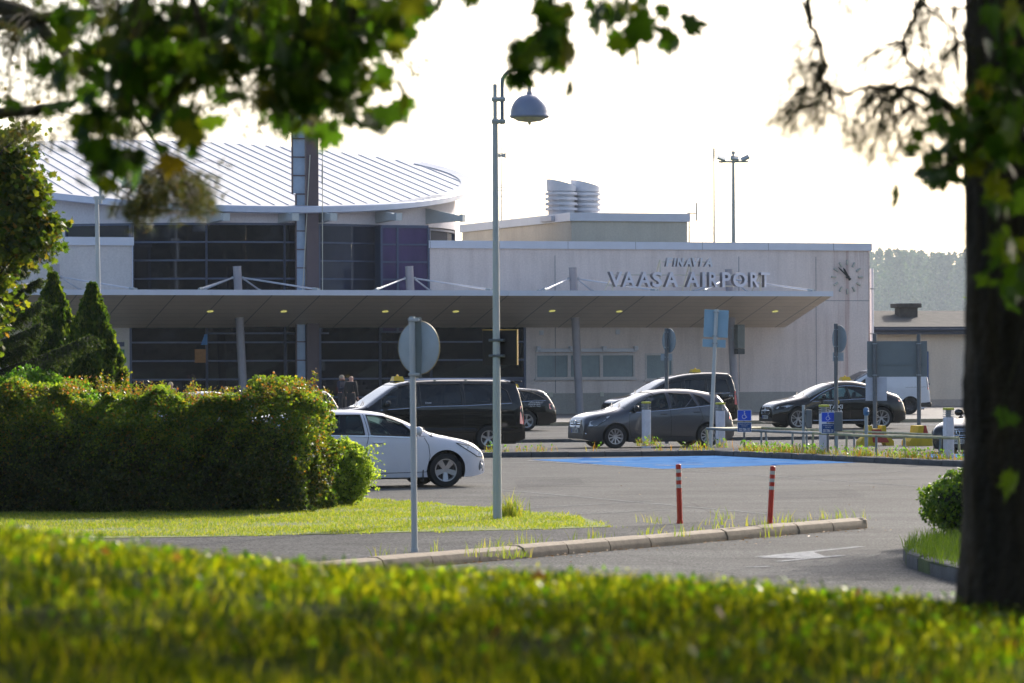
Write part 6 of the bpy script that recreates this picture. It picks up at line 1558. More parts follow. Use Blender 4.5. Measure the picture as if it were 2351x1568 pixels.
for px, py in ((1471, 1023), (1497, 1022), (1660, 1027)):
    g = G(px, py, .125); cb_.append(np.array([[g.x, g.y]])+RNG.normal(0, .12, (40, 2)))
al = np.concatenate(cb_); tag(blades('weeds', al, lambda x, y: .125+0*x, .06, .30, .010, .020, leafmat('dry_weed', [(0, (.12, .16, .02)), (.5, (.22, .20, .03)), (.8, (.28, .14, .03)), (1, (.2, .08, .04))], .5, .6, .2, 1.7), .8), 'yellow green weeds under the railing on the island', 'weeds', kind='stuff')
n = 900; cc = al[RNG.integers(0, len(al), n)]; tag(mass('weed_leaves', place(LEAF, np.column_stack([cc, .14+RNG.uniform(0, .22, n)]), frames(n), rnd(n, .04, .09)), LEAFF, BRG), 'broad leaved weeds under the railing', 'weeds', kind='stuff')
n = 500; px_ = RNG.uniform(-3, 9, n); py_ = RNG.uniform(46, 96, n); cc = np.column_stack([px_, py_, np.full(n, .006)])
k1, k2 = K0-dk*1, K1; f = RNG.uniform(0, 1, 260); base_ = np.stack([k1.x+(k2.x-k1.x)*f, k1.y+(k2.y-k1.y)*f, np.full(260, .008)], -1)-np.array([nl.x, nl.y, 0])[None]*RNG.exponential(.22, 260)[:, None]
cc = np.concatenate([cc[:120], base_]); n = len(cc); fr = frames(n); fr[:, :, 2] *= .25
tag(mass('leaf_litter', place(LEAF, cc+np.array([0, 0, .008]), fr, rnd(n, .02, .06)), LEAFF, leafmat('litter', [(0, (.20, .09, .04)), (1, (.35, .20, .08))], .2)), 'small brown leaves scattered on the asphalt', 'leaves', kind='stuff')

# ---- generic foliage volumes
def foliage(name, parent, m, pts, smin, smax, tm=LEAF, tf=LEAFF, up=0.0, mi=None):
    n = len(pts); fr = frames(n)
    if up:
        fr[:, 1, :] += np.array([0, 0, up]); fr[:, 1, :] /= np.linalg.norm(fr[:, 1, :], axis=1)[:, None]
        fr[:, 0, :] = np.cross(fr[:, 1, :], fr[:, 2, :]); fr[:, 0, :] /= np.linalg.norm(fr[:, 0, :], axis=1)[:, None]
    return mass(name, place(tm, pts, fr, rnd(n, smin, smax)), tf, m, parent)
def bumpy(P_, s=1.0, seed=0):
    x, y, z = P_[:, 0]*s+seed, P_[:, 1]*s+seed*2, P_[:, 2]*s
    return (np.sin(x*1.3+np.sin(y*1.7))*np.sin(y*1.1+z*1.9)+.6*np.sin(x*3.1+z*2.3)*np.sin(y*2.9-z*1.2)+.4*np.sin(x*6.1+1)*np.sin(z*5.3+y*4))
# hedge: from behind the left edge of the frame to px 770
hx1, hy = P(727, 900, 59.3).x, 59.3
hedge = thing('hedge', 'long dark hedge with shoots tinted orange for backlight on top, left of the white car', 'hedge', (-6, hy, .1))
HX0, HX1, HD, HH = -9.6, hx1, 1.5, 1.80
n = 760000; q = RNG.uniform(0, 1, (n, 3)); X_ = HX0+(HX1-HX0)*q[:, 0]; Y_ = -HD/2+HD*q[:, 1]; Z_ = q[:, 2]*HH
def hb_(x, z): return .22*np.sin(x*1.9+np.sin(z*2.3))+.12*np.sin(x*4.7+z*3.1)*np.cos(z*3.7-x)+.07*np.sin(x*9.3-z*8.1)+.05*np.sin(z*13+x*5)
dF = np.minimum.reduce([Y_+HD/2, (HX1-X_), (HH-Z_)]); keep = RNG.uniform(0, 1, n) < np.exp(-dF*8)
X_, Y_, Z_ = X_[keep], Y_[keep], Z_[keep]; Pp = np.stack([X_, Y_, Z_], -1)
Pp[:, 1] += -hb_(X_, Z_)*(Y_ < .2)-.10*(Z_ < HH*.8); Pp[:, 0] += np.where(X_ > HX1-.8, hb_(Y_*2+3, Z_), 0)
zt_ = 1.02+.045*np.sin(X_*1.5+.5)+.055*np.sin(X_*3.3+1)+.035*np.sin(X_*7.9)+.02*np.sin(X_*17); Pp[:, 2] *= zt_
edge = np.clip((-Y_-HD*.22)/(HD*.28), 0, 1)*np.clip((Z_/HH-.8)/.2, 0, 1); Pp[:, 1] += .30*edge**2; Pp[:, 2] -= .16*edge**2
e_ = np.clip((X_-(HX1-.6))/.6, 0, 1.2); Pp[:, 2] *= 1-.15*e_**2; Pp[:, 0] -= .12*(1-np.minimum(1, Z_/.5))*e_
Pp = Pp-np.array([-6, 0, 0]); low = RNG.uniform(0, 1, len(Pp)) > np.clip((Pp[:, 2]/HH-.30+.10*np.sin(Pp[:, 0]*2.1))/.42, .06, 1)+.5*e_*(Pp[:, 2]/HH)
HDG_SHADED = leafmat('hedge_leaf_shaded', [(0, (.016, .030, .007)), (.6, (.036, .056, .010)), (.92, (.07, .08, .012)), (1, (.10, .06, .015))], .38, .5, .2, 2.4)  # darker leaves, mostly low down, paint the hedge's self-shadow
foliage('hedge_foliage', hedge, HDG, Pp[~low], .032, .066); foliage('shaded_foliage', hedge, HDG_SHADED, Pp[low], .034, .070)
sh = []
for k in range(230):
    x = HX0+(HX1-HX0)*random.random(); y = random.uniform(-HD/2, HD/2); h = random.uniform(.05, .26)*(1.4 if random.random() < .12 else 1); m_ = int(10+h*80)
    s = RNG.uniform(0, 1, m_); sh.append(np.stack([x+RNG.normal(0, .035, m_), y+RNG.normal(0, .035, m_), HH*.98*(1+.05*sin(x*1.7))+s*h], -1)-np.array([-6, 0, 0]))
for k in range(60):
    x = HX1+.02; y = random.uniform(-HD/2, HD/2); h = random.uniform(.08, .22); z = random.uniform(.3, 1.8); m_ = 12; s = RNG.uniform(0, 1, m_); sh.append(np.stack([x+s*h, y+RNG.normal(0, .03, m_), z+s*.1+RNG.normal(0, .03, m_)], -1)-np.array([-6, 0, 0]))
foliage('hedge_shoots', hedge, leafmat('backlit_shoot_leaf', [(0, (.07, .10, .012)), (.5, (.13, .13, .015)), (.85, (.20, .10, .02)), (1, (.26, .07, .03))], .5, .4, .4, 1.9), np.concatenate(sh), .025, .055)  # orange tones put the hedge top's backlight into the leaf colour
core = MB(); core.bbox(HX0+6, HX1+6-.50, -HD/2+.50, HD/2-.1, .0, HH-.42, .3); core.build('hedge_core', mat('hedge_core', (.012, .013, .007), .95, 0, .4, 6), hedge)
# willow shrub at its end
def shrub(name, label, cat, loc, rx, ry, h, m, n, smin, smax, lift=.15, arch=0.0, shell=.55, seed=0, base=.75, core_=True):
    t = thing(name, label, cat, loc); u = RNG.normal(size=(n, 3)); u /= np.linalg.norm(u, axis=1)[:, None]; r = RNG.uniform(shell, 1, n)**.5
    Pp = u*r[:, None]; bb = bumpy(u*2.2, 1.6, seed); Pp *= (1+.16*bb)[:, None]
    hh = (Pp[:, 2]+1)/2; wf = base+(1-base)*np.sin(np.clip(hh, 0, 1)*pi*.8+.3)
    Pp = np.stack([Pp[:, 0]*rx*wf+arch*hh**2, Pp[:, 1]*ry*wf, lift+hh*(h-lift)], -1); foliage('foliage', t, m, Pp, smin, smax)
    st = MB()
    for k in range(9): a = random.uniform(0, 2*pi); st.cyl((0, 0, -.02), (rx*.6*cos(a), ry*.6*sin(a), h*.7), .018, .008, 6)
    st.build('stem', TWG, t)
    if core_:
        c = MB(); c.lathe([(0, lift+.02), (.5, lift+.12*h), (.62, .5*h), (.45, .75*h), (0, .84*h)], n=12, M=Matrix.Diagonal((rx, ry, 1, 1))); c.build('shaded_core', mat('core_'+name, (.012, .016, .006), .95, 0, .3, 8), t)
    return t
pw = P(792, 900, 61.2); shrub('willow_shrub', 'small feathery light green shrub between the hedge end and the white car', 'shrub', (pw.x, pw.y, .1), .41, .4, 1.04, WIL, 10000, .03, .06, .0, arch=.02, seed=3)
ws_ = []
for k in range(60):
    a = random.uniform(-1.2, 1.5); L = random.uniform(.25, .55); m_ = 26; s = np.linspace(.2, 1, m_); z0 = random.uniform(.3, .9)
    ws_.append(np.stack([L*s*cos(a)*.9+.15, -L*s*.5*random.uniform(-.5, 1), z0+.30*s-.32*s**2*random.uniform(.3, 1.2)], -1)+RNG.normal(0, .012, (m_, 3)))
foliage('twig_foliage', bpy.data.objects['willow_shrub'], WIL, np.concatenate(ws_), .025, .05)
pw = P(2215, 900, 49.2); shrub('shrub', 'bright green rounded shrub on the kerbed island beside the tree trunk', 'shrub', (pw.x, pw.y, .15), .60, .55, .82, leafmat('shrub_leaf', [(0, (.035, .075, .010)), (.5, (.07, .13, .014)), (1, (.16, .22, .02))], .5, .4, .45, 2.1), 5200, .035, .07, .0, seed=5, base=.45)
pw = P(75, 900, 64.5); shrub('shrub', 'vivid green leafy shrub rising above the left end of the hedge', 'shrub', (pw.x, pw.y, .1), 1.05, .7, 2.15, BRG, 16000, .04, .08, 1.0, seed=8)
pw = P(735, 900, 60.2); shrub('low_shrub', 'low green leafy weeds at the foot of the hedge end', 'shrub', (pw.x, pw.y, .1), .25, .2, .38, BRG, 900, .03, .06, .0, seed=2)
it = thing('rowan_tree', 'small tree on the kerbed island hidden behind the right edge of the frame', 'tree', (8.3, 51.5, .1)); c = MB(); c.cyl((0, 0, -.1), (0, 0, 3.4), .09, .05, 10); c.build('trunk', BRK, it)
foliage('crown', it, BRG, RNG.normal(size=(12000, 3))*np.array([.62, .9, .62])+np.array([.1, 0, 3.7]), .06, .12)
# ---- conifers
def thuja(label, px, d, pyt, rx_px, pyb, seed):
    p = P(px, 900, d); t = thing('conifer', label, 'conifer', (p.x, p.y, .1), 0, 'cone shaped conifers behind the hedge'); h = hz(t, px, pyt); R_ = 1.27*rx_px/(FPX/d); n = 42000
    z = RNG.uniform(.0, 1, n)**1.15; a = RNG.uniform(0, 2*pi, n); prof = np.interp(z, [0, .12, .3, .5, .7, .85, .93, 1], [.95, 1.0, .93, .78, .55, .30, .14, .0])
    rr = RNG.uniform(.55, 1, n)**.6; lob = 1+.10*np.sin(a*5+z*17+seed)+.10*np.sin(a*9-z*29)+.06*np.sin(z*60+a*3)
    Pp = np.stack([prof*R_*rr*lob*np.cos(a), prof*R_*rr*lob*np.sin(a), z*h], -1)
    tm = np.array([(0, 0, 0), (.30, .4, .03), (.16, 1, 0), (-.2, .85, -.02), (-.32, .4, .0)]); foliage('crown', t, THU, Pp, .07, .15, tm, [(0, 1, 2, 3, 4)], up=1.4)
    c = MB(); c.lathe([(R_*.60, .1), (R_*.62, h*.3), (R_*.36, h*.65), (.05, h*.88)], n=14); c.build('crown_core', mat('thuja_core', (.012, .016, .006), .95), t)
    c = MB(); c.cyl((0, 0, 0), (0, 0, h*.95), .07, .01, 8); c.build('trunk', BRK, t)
thuja('dense green conifer with pointed top, left of the two behind the hedge', 122, 72, 637, 72, 900, 1)
thuja('dense green conifer with pointed top, right of the two behind the hedge', 212, 70, 662, 76, 900, 4)
# spruce boughs on the left
def bough(mbT, segs, root, tip, droop, L2, n2, rt=.03):
    root, tip = Vector(root), Vector(tip); ax = [root.lerp(tip, i/10)+Vector((0, 0, -droop*sin(pi*i/10)*.5)) for i in range(11)]; mbT.tube(ax, [rt*(1-.85*i/10) for i in range(11)], 6)
    d = (tip-root).normalized(); side = d.cross(Vector((0, 0, 1))).normalized()
    for k in range(n2):
        f = .12+.88*k/n2; c = root.lerp(tip, f)+Vector((0, 0, -droop*sin(pi*f)*.5)); s_ = random.choice((-1, 1)); L = L2*(1-.55*f)*random.uniform(.6, 1.1)
        e = c+d*L*random.uniform(.35, .7)+side*s_*L*random.uniform(.3, .9)+Vector((0, 0, -L*random.uniform(.3, .9)))
        mbT.tube([c, c.lerp(e, .5)+Vector((0, 0, .03)), e], [.007, .005, .002], 4); segs.append((c, e))
    for i in range(4, 10): segs.append((ax[i], ax[i+1]))
def needles(segs, per, ln, wd=.006, spread=.9):
    out = []; fr_ = []
    S0 = np.array([tuple(a) for a, b in segs]); S1 = np.array([tuple(b) for a, b in segs]); n = len(segs)*per; idx = np.repeat(np.arange(len(segs)), per); f = RNG.uniform(0, 1, n)
    base = S0[idx]*(1-f)[:, None]+S1[idx]*f[:, None]; ax = (S1-S0)[idx]; ax /= np.maximum(np.linalg.norm(ax, axis=1), 1e-6)[:, None]
    r = RNG.normal(size=(n, 3)); r -= (r*ax).sum(1)[:, None]*ax; r /= np.linalg.norm(r, axis=1)[:, None]; dr = ax*.6+r*spread; dr /= np.linalg.norm(dr, axis=1)[:, None]
    sdv = np.cross(dr, RNG.normal(size=(n, 3))); sdv /= np.linalg.norm(sdv, axis=1)[:, None]; L = RNG.uniform(.7, 1.1, n)*ln
    return np.stack([base-sdv*wd/2, base+sdv*wd/2, base+dr*L[:, None]], 1)
D = 66
sp_ = thing('spruce_tree', 'dark spruce with drooping boughs at the left edge behind the hedge', 'spruce tree', (P(-95, 900, D).x, D, .1)); so = Vector(sp_.location)
tw = MB(); segs = []; tw.cyl((0, 0, -.1), (0, 0, 6.2), .16, .03, 10)
trunkx = so.x
for (rx_, ry_, tx_, ty_, dr, L2, n2, dd) in ((-90, 560, 95, 520, .2, .50, 40, -.6), (-90, 640, 112, 560, .15, .55, 46, -.9), (-90, 700, 90, 640, .2, .5, 46, .3), (-90, 760, 75, 700, .2, .55, 44, -.4), (-90, 880, 205, 770, .1, .72, 90, -1.2),
                                  (-90, 930, 150, 870, .1, .6, 60, -1.3), (-90, 480, 50, 430, .2, .45, 34, .2), (-90, 820, 60, 790, .2, .6, 50, -.8), (-90, 600, 40, 610, .2, .5, 40, -.2), (-90, 420, 30, 340, .15, .4, 30, 0), (-90, 660, 70, 600, .2, .5, 44, -.5), (-90, 720, 100, 690, .2, .55, 50, -1.0), (-90, 800, 95, 740, .2, .6, 56, -1.1), (-90, 860, 110, 830, .2, .6, 50, -1.4), (-90, 780, 40, 680, .2, .6, 50, .4), (-90, 540, 60, 570, .2, .5, 40, -.3)):
    a = P(rx_, ry_, D)-so; b = P(tx_, ty_, D+dd)-so; a = Vector((0, 0, a.z)); bough(tw, segs, a, b, dr, L2, n2*3)
tw.build('trunk', BRK, sp_, smooth=True)
mass('crown', needles(segs, 60, .058, .014), [(0, 1, 2)], SPR, sp_)
# autumn maple at the left edge
D = 58; mt = thing('maple_tree', 'yellowing maple crown at the left edge above the conifers', 'maple tree', (P(-60, 900, D).x, D, .1)); mo_ = Vector(mt.location)
cl = []; br = MB(); br.cyl((0, 0, -.1), (.1, 0, 5.4), .14, .04, 10)
for (cx_, cy_, rx_, ry_, n_) in ((20, 370, 55, 60, 1000), (45, 450, 60, 70, 1200), (70, 420, 30, 40, 260), (20, 560, 60, 70, 900), (70, 500, 48, 50, 620), (95, 440, 16, 22, 110), (118, 515, 30, 22, 260), (60, 300, 30, 14, 90), (-20, 450, 80, 170, 2500), (75, 345, 20, 14, 50), (100, 560, 40, 26, 280), (-10, 640, 60, 60, 300), (-15, 730, 50, 60, 220)):
    c = P(cx_, cy_, D+random.uniform(-.4, .4))-mo_; s = FPX/D; q = RNG.normal(size=(n_, 3))*.5; q = q[RNG.uniform(0, 1, n_) < .72]; cl.append(np.array(tuple(c))[None]+q*np.array([rx_/s, .35, ry_/s]))
    br.tube([(0.05, 0, max(1.5, c.z-.9)), tuple(c*.55+Vector((0, 0, c.z*.4))), tuple(c)], [.03, .015, .005], 5)
br.build('trunk', BRK, mt, smooth=True); foliage('crown', mt, MPL2, np.concatenate(cl), .06, .12, MLF, MLFF)

# ---- the foreground pine (trunk on the right) and maples overhead
def tubeP(mb, pts, r0, r1, org, n=8):
    P3 = [P(*p)-org for p in pts]; k = len(P3); out = []; rr = []
    for i in range(k-1):
        for j in range(4): out.append(P3[i].lerp(P3[i+1], j/4)+Vector((random.gauss(0, .006), random.gauss(0, .006), random.gauss(0, .006)))); rr.append(r0+(r1-r0)*(i+j/4)/(k-1))
    out.append(P3[-1]); rr.append(r1); mb.tube(out, rr, n)
tp = P(2480, 900, 14.2); tz = float(bank_z(tp.x, tp.y)); PT_ = thing('pine_tree', 'big dark pine trunk at the right edge with thin hanging needle twigs', 'pine tree', (tp.x, tp.y, tz)); po = Vector(PT_.location)
s14 = FPX/14.2; tr = MB(); rows = 110; cols = 96; vs = []
for j in range(rows+1):
    z = -.15+5.2*j/rows; lx_ = (2213 if z > .6 else 2213+4)-6*sin(z*2.1)-(10 if 1.5 < z < 2.2 else 0)*0
    R0 = (2480-2216)/s14*(1.0+.10*math.exp(-max(z, 0)*3.2))*(1-.012*z)*.985
    for i in range(cols):
        a = 2*pi*i/cols; rr_ = R0*(1+.018*sin(a*9+z*2.2+sin(z*5))+.022*abs(sin(a*14-z*1.6+sin(z*4)*.6))+.012*sin(a*31+z*13)+random.uniform(-.008, .008)); vs.append((rr_*cos(a), rr_*sin(a), z))
tr.add(vs, [(j*cols+i, j*cols+(i+1) % cols, (j+1)*cols+(i+1) % cols, (j+1)*cols+i) for j in range(rows) for i in range(cols)])
tr.build('trunk', mat('pine_bark', (.018, .012, .008), .95, 0, .5, 9, bump=1.0, bs=30, stretch=(1, 1, .22), col2=(.075, .048, .028)), PT_, smooth=True, angle=80)
bb_ = MB()
tubeP(bb_, [(2260, 300, 14.0), (2180, 250, 13.6), (2130, 212, 13.4), (2060, 200, 13.2), (1990, 205, 13.1), (1932, 214, 13.0)], .020, .006, po)
tubeP(bb_, [(2060, 202, 13.2), (2020, 225, 13.1), (1985, 240, 13.0)], .006, .003, po)
tubeP(bb_, [(2230, -60, 14.1), (2110, 0, 13.8), (2080, 90, 13.6), (2075, 120, 13.6), (2110, 170, 13.5)], .012, .006, po)
tubeP(bb_, [(2110, 0, 13.8), (2180, 60, 13.9), (2235, 85, 14.0)], .006, .003, po); tubeP(bb_, [(2235, 5, 14.0), (2160, 22, 13.9), (2120, 30, 13.8)], .006, .003, po)
tubeP(bb_, [(2235, -120, 14.1), (2000, -160, 13.7), (1860, -40, 13.2), (1858, 50, 13.1), (1880, 110, 13.1), (1895, 180, 13.1), (1910, 250, 13.1)], .018, .004, po)
tubeP(bb_, [(1835, 0, 13.1), (1855, 45, 13.1), (1905, 0, 13.1)], .005, .005, po); tubeP(bb_, [(1857, 48, 13.1), (1790, 60, 13.1), (1730, 85, 13.1)], .004, .001, po)
tubeP(bb_, [(2075, 120, 13.6), (2040, 160, 13.5), (2000, 200, 13.4)], .005, .002, po); tubeP(bb_, [(2180, 60, 13.9), (2200, 100, 13.9), (2215, 150, 13.9)], .004, .002, po)
psegs = []
def sprigs(anchor, cxy, r, n, d, jit=.25):
    for k in range(n):
        a = P(anchor[0]+random.gauss(0, 6), anchor[1]+random.gauss(0, 6), d)-po
        e = P(cxy[0]+random.gauss(0, r[0]*.5), cxy[1]+random.gauss(0, r[1]*.5), d+random.gauss(0, jit))-po
        mid = a.lerp(e, .5)+Vector((random.gauss(0, .03), random.gauss(0, .03), .03)); bb_.tube([a, mid, e], [.0035, .0025, .0015], 4)
        dv = (e-mid).normalized(); 
        for j in range(2):
            t_ = e-dv*.05*j; psegs.append((t_-dv*.028, t_))
for an, c, r, n, d in (((1875, 100), (1830, 150), (55, 45), 12, 13.1), ((1890, 150), (1870, 230), (70, 60), 22, 13.1), ((1895, 190), (1900, 290), (80, 50), 22, 13.1), ((1850, 200), (1800, 280), (50, 40), 12, 13.2), ((2080, 100), (2040, 150), (80, 60), 14, 13.5),
                       ((2030, 200), (2010, 290), (80, 70), 20, 13.3), ((2000, 210), (1965, 350), (50, 35), 10, 13.3), ((2110, 170), (2120, 240), (80, 70), 22, 13.6), ((2060, 210), (2080, 320), (110, 70), 26, 13.7), ((2200, 100), (2180, 180), (50, 70), 12, 13.8),
                       ((1990, -60), (1990, 50), (90, 70), 14, 13.6), ((2110, 0), (2130, 90), (60, 50), 12, 13.7), ((2100, 240), (2030, 370), (60, 30), 12, 13.6), ((1880, 240), (1790, 310), (40, 30), 8, 13.2), ((2160, 240), (2160, 320), (40, 50), 10, 13.7)): sprigs(an, c, (r[0]*1.2, r[1]*1.25), int(n*1.25), d)
bb_.build('branches', TWG, PT_, smooth=True)
mass('needles', needles(psegs, 17, .055, .0015, 1.3), [(0, 1, 2)], PIN, PT_)
# second pine, trunk out of the frame on the left, boughs reaching in
pp2 = P(-900, 900, 19); PT2 = thing('pine_tree', 'pine boughs with soft needle clusters reaching in from the upper left', 'pine tree', (pp2.x, pp2.y, .6)); po = Vector(PT2.location); bb_ = MB(); psegs = []
bb_.cyl((0, 0, -.7), (0, 0, 8), .2, .1, 12)
tubeP(bb_, [(-900, -300, 19), (-200, -40, 19), (60, 28, 18.5), (120, 90, 18.3), (200, 170, 18.2), (300, 250, 18.2)], .06, .012, po); tubeP(bb_, [(-900, 200, 19), (-100, 75, 18.6), (60, 45, 18.4), (190, 32, 18.3), (230, 25, 18.3)], .05, .010, po)
tubeP(bb_, [(-900, 420, 19), (-100, 275, 18.6), (20, 260, 18.4), (120, 245, 18.3), (200, 230, 18.3)], .045, .010, po)
tubeP(bb_, [(300, 250, 18.2), (360, 330, 18.4), (400, 420, 18.6)], .012, .006, po); tubeP(bb_, [(-900, -500, 19), (0, -150, 19), (400, -60, 18.8), (620, 60, 18.6), (660, 200, 18.6)], .05, .008, po)
for an, c, r, n, d in (((60, 40), (60, 90), (110, 70), 36, 18.4), ((160, 120), (160, 200), (120, 60), 40, 18.3), ((60, 50), (40, 190), (90, 90), 30, 18.5), ((100, 250), (80, 320), (110, 40), 22, 18.4), ((290, 240), (260, 300), (100, 60), 36, 18.2), ((380, 380), (400, 440), (90, 60), 90, 18.7),
                       ((340, 400), (320, 490), (70, 30), 60, 18.8), ((400, 430), (450, 460), (60, 50), 60, 18.6), ((640, 150), (600, 240), (120, 60), 60, 18.6), ((560, 80), (520, 160), (110, 70), 46, 18.6), ((660, 200), (700, 290), (90, 40), 40, 18.5), ((200, 0), (240, 60), (120, 60), 30, 18.5),
                       ((820, 60), (860, 150), (110, 40), 10, 18.5), ((0, -60), (100, 20), (140, 40), 30, 18.5)): sprigs(an, c, r, n, d, .3)
bb_.build('branches', TWG, PT2, smooth=True); mass('needles', needles(psegs, 26, .055, .0026, 1.3), [(0, 1, 2)], PIN, PT2)

# unseen leaf masses added along the sun line to shade bank and leaves
SHADE = [((-1.6, 14.8, 5.2), (1.6, .8, .5), 300), ((.4, 15.2, 5.5), (1.4, .7, .5), 200), ((-3.0, 15.5, 5.6), (1.2, 1, .6), 200)]
SPOT = [(-1.9+.45*k, 7.9+.30*k, .62, 420) for k in range(6)]+[(-1.1+.26*k, 13.3+.1*sin(k), .20, 44) for k in range(7)]+[(-1.4, 10.6, .3, 60)]
for (gx, gy, r_, n_) in SPOT:
    hgt_ = random.uniform(5.9, 7.2); t_ = (hgt_-1.6)/SUNV.z; SHADE.append(((gx+SUNV.x*t_, gy+SUNV.y*t_, hgt_), (r_*1.3, r_*1.9, r_*.6), n_))
# unseen leaf layers added over and behind the camera to block skylight
n = 15000; cq = np.column_stack([RNG.uniform(-11, 11, n), RNG.uniform(-14, 14.5, n), RNG.uniform(6.6, 9.5, n)])-np.array(tuple(PT_.location)); foliage('unseen_shade_crown', PT_, MAP, cq, .22, .38, MLF, MLFF)
n = 8000; cq = np.column_stack([RNG.uniform(-12, 12, n), RNG.uniform(-16, -9, n), RNG.uniform(.3, 7, n)])-np.array(tuple(PT_.location)); foliage('unseen_shade_boughs', PT_, MAP, cq, .22, .38, MLF, MLFF)
# overhead maple: trunk to the left out of the frame, crown over the camera
def maple(label, base, clusters, limbs, extra):
    t = thing('maple_tree', label, 'maple tree', base); o_ = Vector(base); pos = []; sz = []; b = MB()
    for lb in limbs: tubeP(b, lb[0], lb[1], lb[2], o_, 7)
    for (cx_, cy_, rx_, ry_, d, n_) in clusters:
        n2 = max(1, int(n_*.66)); s = FPX/d; c = P(cx_, cy_, d)-o_; q = RNG.normal(size=(n2, 3))*.52; q = np.clip(q, -1.1, 1.1)
        pp_ = np.array(tuple(c))[None]+q*np.array([rx_/s, .35, ry_/s]); pos.append(pp_); sz.append(RNG.uniform(.05, .105, n2)*1.0)
        up = c+Vector((random.gauss(0, .1), random.gauss(0, .1), .55+random.random()*.3))
        for k in range(0, n2, 4):
            e = Vector(pp_[k]); b.tube([up.lerp(e, .2), up.lerp(e, .65)+Vector((random.gauss(0, .03), 0, .02)), e], [.004, .003, .0015], 4)
    pos = np.concatenate(pos); sz = np.concatenate(sz); n = len(pos)
    # leaves hang: blade points mostly down and outward
    az = RNG.uniform(0, 2*pi, n); el = RNG.normal(-.75, .45, n); yv = np.stack([np.cos(az)*np.cos(el), np.sin(az)*np.cos(el), np.sin(el)], -1); r = RNG.normal(size=(n, 3)); xv_ = np.cross(yv, r); xv_ /= np.linalg.norm(xv_, axis=1)[:, None]; zv = np.cross(xv_, yv)
    V = place(MLF, pos, np.stack([xv_, yv, zv], 1), sz)
    mass('leaves', V, MLFF, MAP, t)
    if extra: foliage('unseen_shade_crown', t, MAP, np.concatenate([np.array(e_[0])[None]-np.array(tuple(o_))[None]+RNG.normal(size=(e_[2], 3))*.45*np.array(e_[1]) for e_ in extra]), .08, .15, MLF, MLFF)  # leaf clumps added out of view to cast shade
    b.build('branches', TWG, t, smooth=True); b = MB(); b.cyl((0, 0, -.3), (.2, .1, 6.5), .22, .12, 12); b.build('trunk', BRK, t, smooth=True)
    return t
maple('leafy maple boughs hanging into the upper left and middle of the view', (-3.6, 12.6, 1.5),
      [(480, 40, 330, 70, 12.6, 190), (250, 60, 150, 70, 12.8, 60), (420, 130, 200, 70, 12.3, 100), (560, 130, 150, 80, 12.1, 75), (330, 200, 120, 60, 12.4, 55), (240, 290, 70, 55, 12.3, 34), (270, 370, 90, 55, 12.2, 42), (430, 320, 40, 70, 12.0, 8),
       (190, 420, 35, 40, 12.1, 4), (640, 210, 130, 60, 12.2, 50), (740, 90, 130, 90, 12.3, 85), (790, 180, 110, 60, 12.2, 46), (840, 240, 70, 50, 12.4, 24), (900, 60, 40, 50, 12.4, 18), (960, -5, 60, 18, 12.4, 12), (1065, 5, 28, 14, 12.3, 4), (920, 235, 18, 12, 12.3, 2),
       (800, 20, 150, 40, 12.7, 60), (640, 30, 150, 60, 12.9, 70), (340, 110, 120, 60, 12.9, 50), (160, 160, 60, 40, 12.4, 12), (110, 240, 40, 20, 12.4, 5), (410, 250, 90, 40, 12.6, 26), (760, 270, 90, 30, 12.6, 14),
       (1210, 120, 50, 45, 12.4, 24), (1180, 165, 40, 16, 12.4, 10), (1270, 40, 55, 55, 12.4, 32), (1290, 105, 40, 30, 12.4, 14), (1312, 180, 10, 8, 12.2, 2), (1440, 20, 70, 30, 12.4, 26), (1460, 80, 60, 22, 12.4, 16), (1530, 85, 30, 22, 12.4, 9), (1380, 10, 60, 20, 12.4, 10), (1550, 70, 8, 6, 12.4, 1)],
      [([(-1400, -900, 12.6), (-400, -500, 12.6), (300, -250, 12.6), (900, -180, 12.5), (1500, -120, 12.4)], .07, .012), ([(300, -250, 12.6), (420, -60, 12.4), (480, 120, 12.3), (300, 330, 12.2)], .02, .004), ([(900, -180, 12.5), (800, -20, 12.4), (830, 200, 12.3)], .016, .004), ([(1250, -150, 12.4), (1260, 0, 12.4), (1210, 150, 12.4)], .012, .003), ([(1500, -120, 12.4), (1450, 40, 12.4)], .010, .003)],
      SHADE)
maple('dark maple leaves in front of the pine trunk at the right edge', (3.6, 12.6, 1.4),
      [(2240, 260, 60, 40, 12.8, 22), (2230, 330, 80, 50, 12.7, 34), (2180, 380, 60, 45, 12.7, 24), (2130, 340, 40, 30, 12.7, 10), (2080, 425, 16, 16, 12.5, 2), (2300, 250, 60, 120, 12.6, 60), (2310, 120, 50, 100, 12.6, 44), (2310, 400, 50, 80, 12.5, 26), (2320, 580, 40, 70, 12.5, 16), (2330, 680, 30, 40, 12.4, 6), (2330, 960, 20, 20, 12.4, 2), (2335, 1090, 14, 30, 12.4, 2), (2290, 480, 30, 20, 12.4, 5)],
      [([(3200, -300, 12.8), (2700, 50, 12.8), (2450, 150, 12.7), (2300, 300, 12.7), (2190, 370, 12.7), (2100, 400, 12.6)], .03, .004), ([(2450, 150, 12.7), (2380, 450, 12.6), (2330, 680, 12.5)], .014, .003)],
      [((5.5, 19, 6.2), (1.8, 2, .8), 120), ((3.4, 15.2, 5.1), (1.0, .9, .7), 180)])

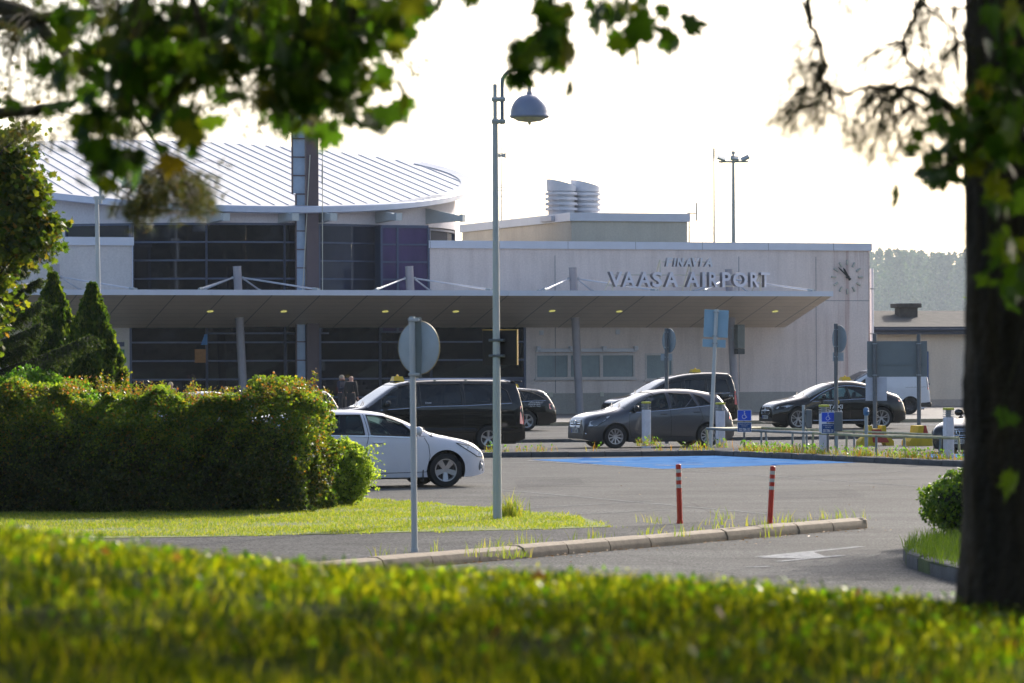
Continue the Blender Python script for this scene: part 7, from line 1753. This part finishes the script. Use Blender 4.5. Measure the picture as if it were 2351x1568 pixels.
# ---- far wood, and an unseen tree belt added for the glass front to mirror
wd_ = []; trk = MB()
wood = thing('distant_wood', 'hazy blue green wood far behind the annex roof', 'wood', (P(2100, 820, 3300).x, 3300, 0)); wood['kind'] = 'stuff'
for k in range(130):
    px = random.uniform(1700, 2560) if k < 70 else random.uniform(1985, 2420); d = random.uniform(3150, 3600); s = FPX/d; top = {0: 588, 1: 576}[k % 2]+random.uniform(-4, 16)
    if px < 1985: top = 570+random.uniform(0, 14)
    if px < 1990 and (px < 1868 or px > 1925): top = 600
    c = P(px, top, d); h = c.z; rx = random.uniform(11, 19); n_ = 1100; z = RNG.uniform(0, 1, n_); a = RNG.uniform(0, 2*pi, n_); pr = np.interp(z, [0, .15, .45, .75, 1], [.5, .9, 1, .72, .08])*(1+.22*np.sin(a*3+z*9+k)); r = pr*rx*RNG.uniform(.5, 1, n_)
    wd_.append(np.stack([c.x+r*np.cos(a), c.y+r*np.sin(a), h*(.08+.92*z)+RNG.normal(0, .9, n_)], -1)-np.array([wood.location.x, 3300, 0])); trk.cyl((c.x-wood.location.x, c.y-3300, 0), (c.x-wood.location.x, c.y-3300, h*.8), .8, .3, 6)
foliage('wood_foliage', wood, leafmat('far_leaf', [(0, (.02, .05, .035)), (.6, (.04, .085, .05)), (1, (.09, .13, .06))], .3, .7, .1, 1.4), np.concatenate(wd_), 1.8, 4.2); trk.build('wood_trunks', BRK, wood)
belt = thing('tree_belt', 'unseen dark belt of trees behind the camera, added for the glass front to mirror', 'trees', (70, -20, 0)); belt['kind'] = 'stuff'; bt = []
for k in range(64):
    f = k/63; x = -90+235*f+random.uniform(-2, 2); y = -60+70*max(0, f)**2+random.uniform(-4, 4); h = random.uniform(19, 30); n_ = 1000; z = RNG.uniform(0, 1, n_); a = RNG.uniform(0, 2*pi, n_); r = np.interp(z, [0, .2, .5, .8, 1], [.6, 1, 1, .7, .1])*4.3*RNG.uniform(.5, 1, n_)
    bt.append(np.stack([x+r*np.cos(a)-70, y+r*np.sin(a)+20, h*(.05+.95*z)], -1))
foliage('belt_foliage', belt, leafmat('darkened_belt_leaf', [(0, (.012, .016, .010)), (1, (.03, .035, .018))], .15, .8, .1, 1), np.concatenate(bt), .6, 1.3)  # leaf colour darkened so the sunlit belt mirrors dark

# ------------------------------------------------------------------ haze
hb = MB(); hb.box(-2500, 2500, -250, 4400, -1.3, 135); hm = bpy.data.materials.new('haze'); hm.use_nodes = True; nt = hm.node_tree; nt.nodes.remove(nt.nodes['Principled BSDF'])
pv_ = nt.nodes.new('ShaderNodeVolumePrincipled'); pv_.inputs['Color'].default_value = (.78, .90, 1, 1); pv_.inputs['Density'].default_value = .00009; pv_.inputs['Anisotropy'].default_value = .2
lk(nt, pv_.outputs[0], nt.nodes['Material Output'].inputs['Volume']); hz_o = hb.build('haze', hm); tag(hz_o, 'thin pale morning haze over the airport', 'haze', kind='stuff')
